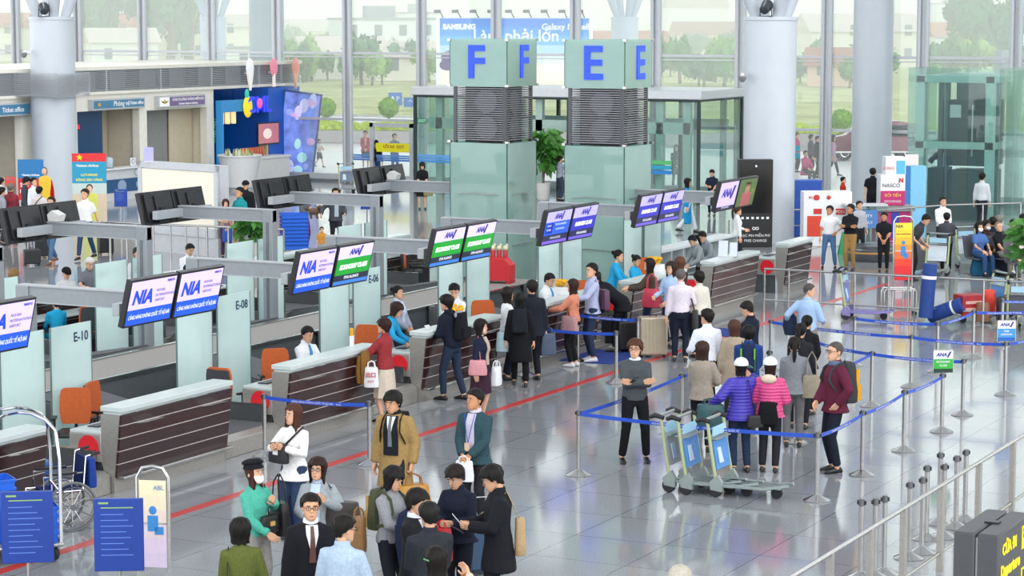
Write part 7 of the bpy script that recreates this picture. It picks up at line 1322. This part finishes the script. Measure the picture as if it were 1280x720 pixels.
# small things on the desks and belts
for x, y, lb in ((-18.75, 38.75, 'near the woman in the salmon top'), (-18.75, onx(821, 336, -18.75).y, 'beside the two women in cyan'), (-18.7, 34.4, 'behind the man in the navy jacket')):
    t = thing('flower_arrangement', 'orange flowers in a white box on the counter ' + lb, 'flowers', (x, y, 1.17)); MB().box(-.12, .12, -.12, .12, 0, .14).build('box', WHITE, t); b = MB(); rr = random.Random(int(y))
    for i in range(14): b.ell((rr.uniform(-.13, .13), rr.uniform(-.13, .13), rr.uniform(.16, .28)), (.055, .055, .04), 8, 5)
    b.build('blossoms', mat('petals', 'e8a818', .6, 0, .3, 15), t)
t = thing('card_stand', 'steel card stand on the seventh counter', 'stand', (-18.6, 46.5, 1.17), .3) if 0 else thing('card_stand', 'silver leaflet stand on the glossy desk right of the queue', 'stand', (-18.65, onx(904, 316, -18.65).y, 1.17), .3); MB().hexa([(-.1, -.1, 0), (.1, -.1, 0), (-.1, -.08, 0), (.1, -.08, 0), (-.1, .04, .34), (.1, .04, .34), (-.1, .06, .34), (.1, .06, .34)]).hexa([(.14, -.1, 0), (.3, -.1, 0), (.14, -.08, 0), (.3, -.08, 0), (.14, .04, .3), (.3, .04, .3), (.14, .06, .3), (.3, .06, .3)]).build('leaflets', plastic('c4cdd8'), t); MB().box(-.12, .32, -.12, .1, 0, .01).build('foot', STEEL, t)
t = thing('small_statuette', 'small gold and white stand on the second counter', 'ornament', (-18.7, 31.05, 1.17)); MB().box(-.025, .025, -.03, .03, 0, .16).build('card', WHITE, t); MB().box(-.02, .02, -.025, .025, .16, .28).build('gold_top', mat('gold'), t)
t = thing('red_box', 'red gift box with flowers standing on the baggage conveyor', 'box', (-23.0, 44.3, .6), .2); MB().prism([(-.35, .06), (.35, .06), (.35, .4), (.2, .55), (-.35, .55)], -.2, .2, 'y').build('box_body', paint('c4202c'), t, .01); MB().box(-.35, -.25, -.2, .2, 0, .06).box(.25, .35, -.2, .2, 0, .06).build('foot', paint('a81a26'), t)
for i in range(4): q = thing('gift_pot', 'small red pot with pale flowers on the red gift box, %s from the left' % ['first', 'second', 'third', 'fourth'][i], 'pot', Matrix.Translation((-23.0, 44.3, 1.15)) @ Matrix.Rotation(.2, 4, 'Z') @ V((-.25 + .14 * i, .05, 0)), 0, 'gift pots'); MB().lathe([(.05, 0), (.06, .14), (.055, .15)], 10).build('pot', paint('b83038'), q); MB().ell((0, 0, .2), (.06, .06, .06), 8, 6).ell((.03, .02, .26), (.03, .03, .04), 6, 5).build('flowers', paint('d8d0b0'), q)
for i in range(9): tray(V((G(368, 318).x, G(368, 318).y, .15 + .1 * i)), YAW + .2, 'blue tray in the tall stack behind the second far-row frame, %s from the bottom' % ['first', 'second', 'third', 'fourth', 'fifth', 'sixth', 'seventh', 'eighth', 'ninth'][i], 1.2)
t = thing('tray_dolly', 'low steel dolly under the tall stack of blue trays', 'dolly', (G(368, 318).x, G(368, 318).y, 0), YAW + .2); MB().box(-.38, .38, -.28, .28, .1, .15).build('deck', STEEL, t)
for x in (-.3, .3):
    for y in (-.2, .2): MB().lathe([(.02, -.02), (.05, -.02), (.05, .02), (.02, .02)], 10, M=Matrix.Translation((x, y, .052)) @ Euler((0, R(90), 0)).to_matrix().to_4x4()).build('wheel', RUBBER, t)
# low shelf behind the last desks and blue floor mats
t = thing('low_cabinet', 'long white shelf cabinet behind the last desks', 'cabinet', (-21.2, 51.0, 0)); MB().box(-.25, .25, -2.6, 2.2, .95, 1.0).box(-.25, -.2, -2.6, 2.2, 0, .95).box(-.25, .25, -2.6, 2.2, .45, .48).build('carcass', paint('c0c8ca'), t); [MB().box(-.25, .25, y - .02, y + .02, 0, .95).build('divider', paint('aab4b6'), t) for y in (-2.6, -1.9, -1.2, 0, 1.2, 2.2)]
for (px, py, w_, d_, lb) in ((752, 446, 1.1, 1.6, 'dark blue mat under the man in the lilac-blue shirt'), (905, 416, .9, 1.1, 'dark blue mat on the floor right of the grey-haired man')):
    g = G(px, py); tag(MB().box(g.x - w_ / 2, g.x + w_ / 2, g.y - d_ / 2, g.y + d_ / 2, .002, .014).build('floor_mat', mat('mat_blue', '1f3c8a', .8, 0, .1, 30)), lb, 'mat')

g = G(1123, 393); t = thing('luggage_rack', 'empty low steel tube rack in front of the yellow to red poster stand', 'rack', (g.x, g.y, 0), YAW + R(4))
for y in (-.15, .15): MB().tube([(-.34, y, .06), (-.34, y, .5), (-.3, y, .56), (.3, y, .56), (.34, y, .5), (.34, y, .06)], .016, 8).tube([(-.12, y, .06), (-.12, y, .56)], .012, 6).tube([(.12, y, .06), (.12, y, .56)], .012, 6).build('side_frame', STEEL, t)
b = MB()
for x in (-.34, -.11, .11, .34): b.tube([(x, -.15, .1), (x, .15, .1)], .014, 6)
for y in (-.15, .15): b.tube([(-.34, y, .1), (.34, y, .1)], .014, 6)
b.build('base_frame', STEEL, t)
for x in (-.34, .34):
    for y in (-.15, .15): MB().lathe([(.02, -.015), (.04, -.015), (.04, .015), (.02, .015)], 10, M=Matrix.Translation((x, y, .042)) @ Euler((0, R(90), 0)).to_matrix().to_4x4()).build('castor', RUBBER, t)
# ------------------------------------------------------------------ lettering curves become plain meshes
bpy.context.view_layer.update()
dg = bpy.context.evaluated_depsgraph_get(); _tm = {}
for o in [o for o in sc.objects if o.type == 'FONT']:
    cu = o.data
    if cu.name not in _tm: _tm[cu.name] = bpy.data.meshes.new_from_object(o.evaluated_get(dg))
    n = bpy.data.objects.new('lettering', _tm[cu.name]); COL.objects.link(n)
    n.parent = o.parent; n.location = o.location; n.rotation_euler = o.rotation_euler; n.scale = o.scale
    for k_ in o.keys(): n[k_] = o[k_]
    bpy.data.objects.remove(o)
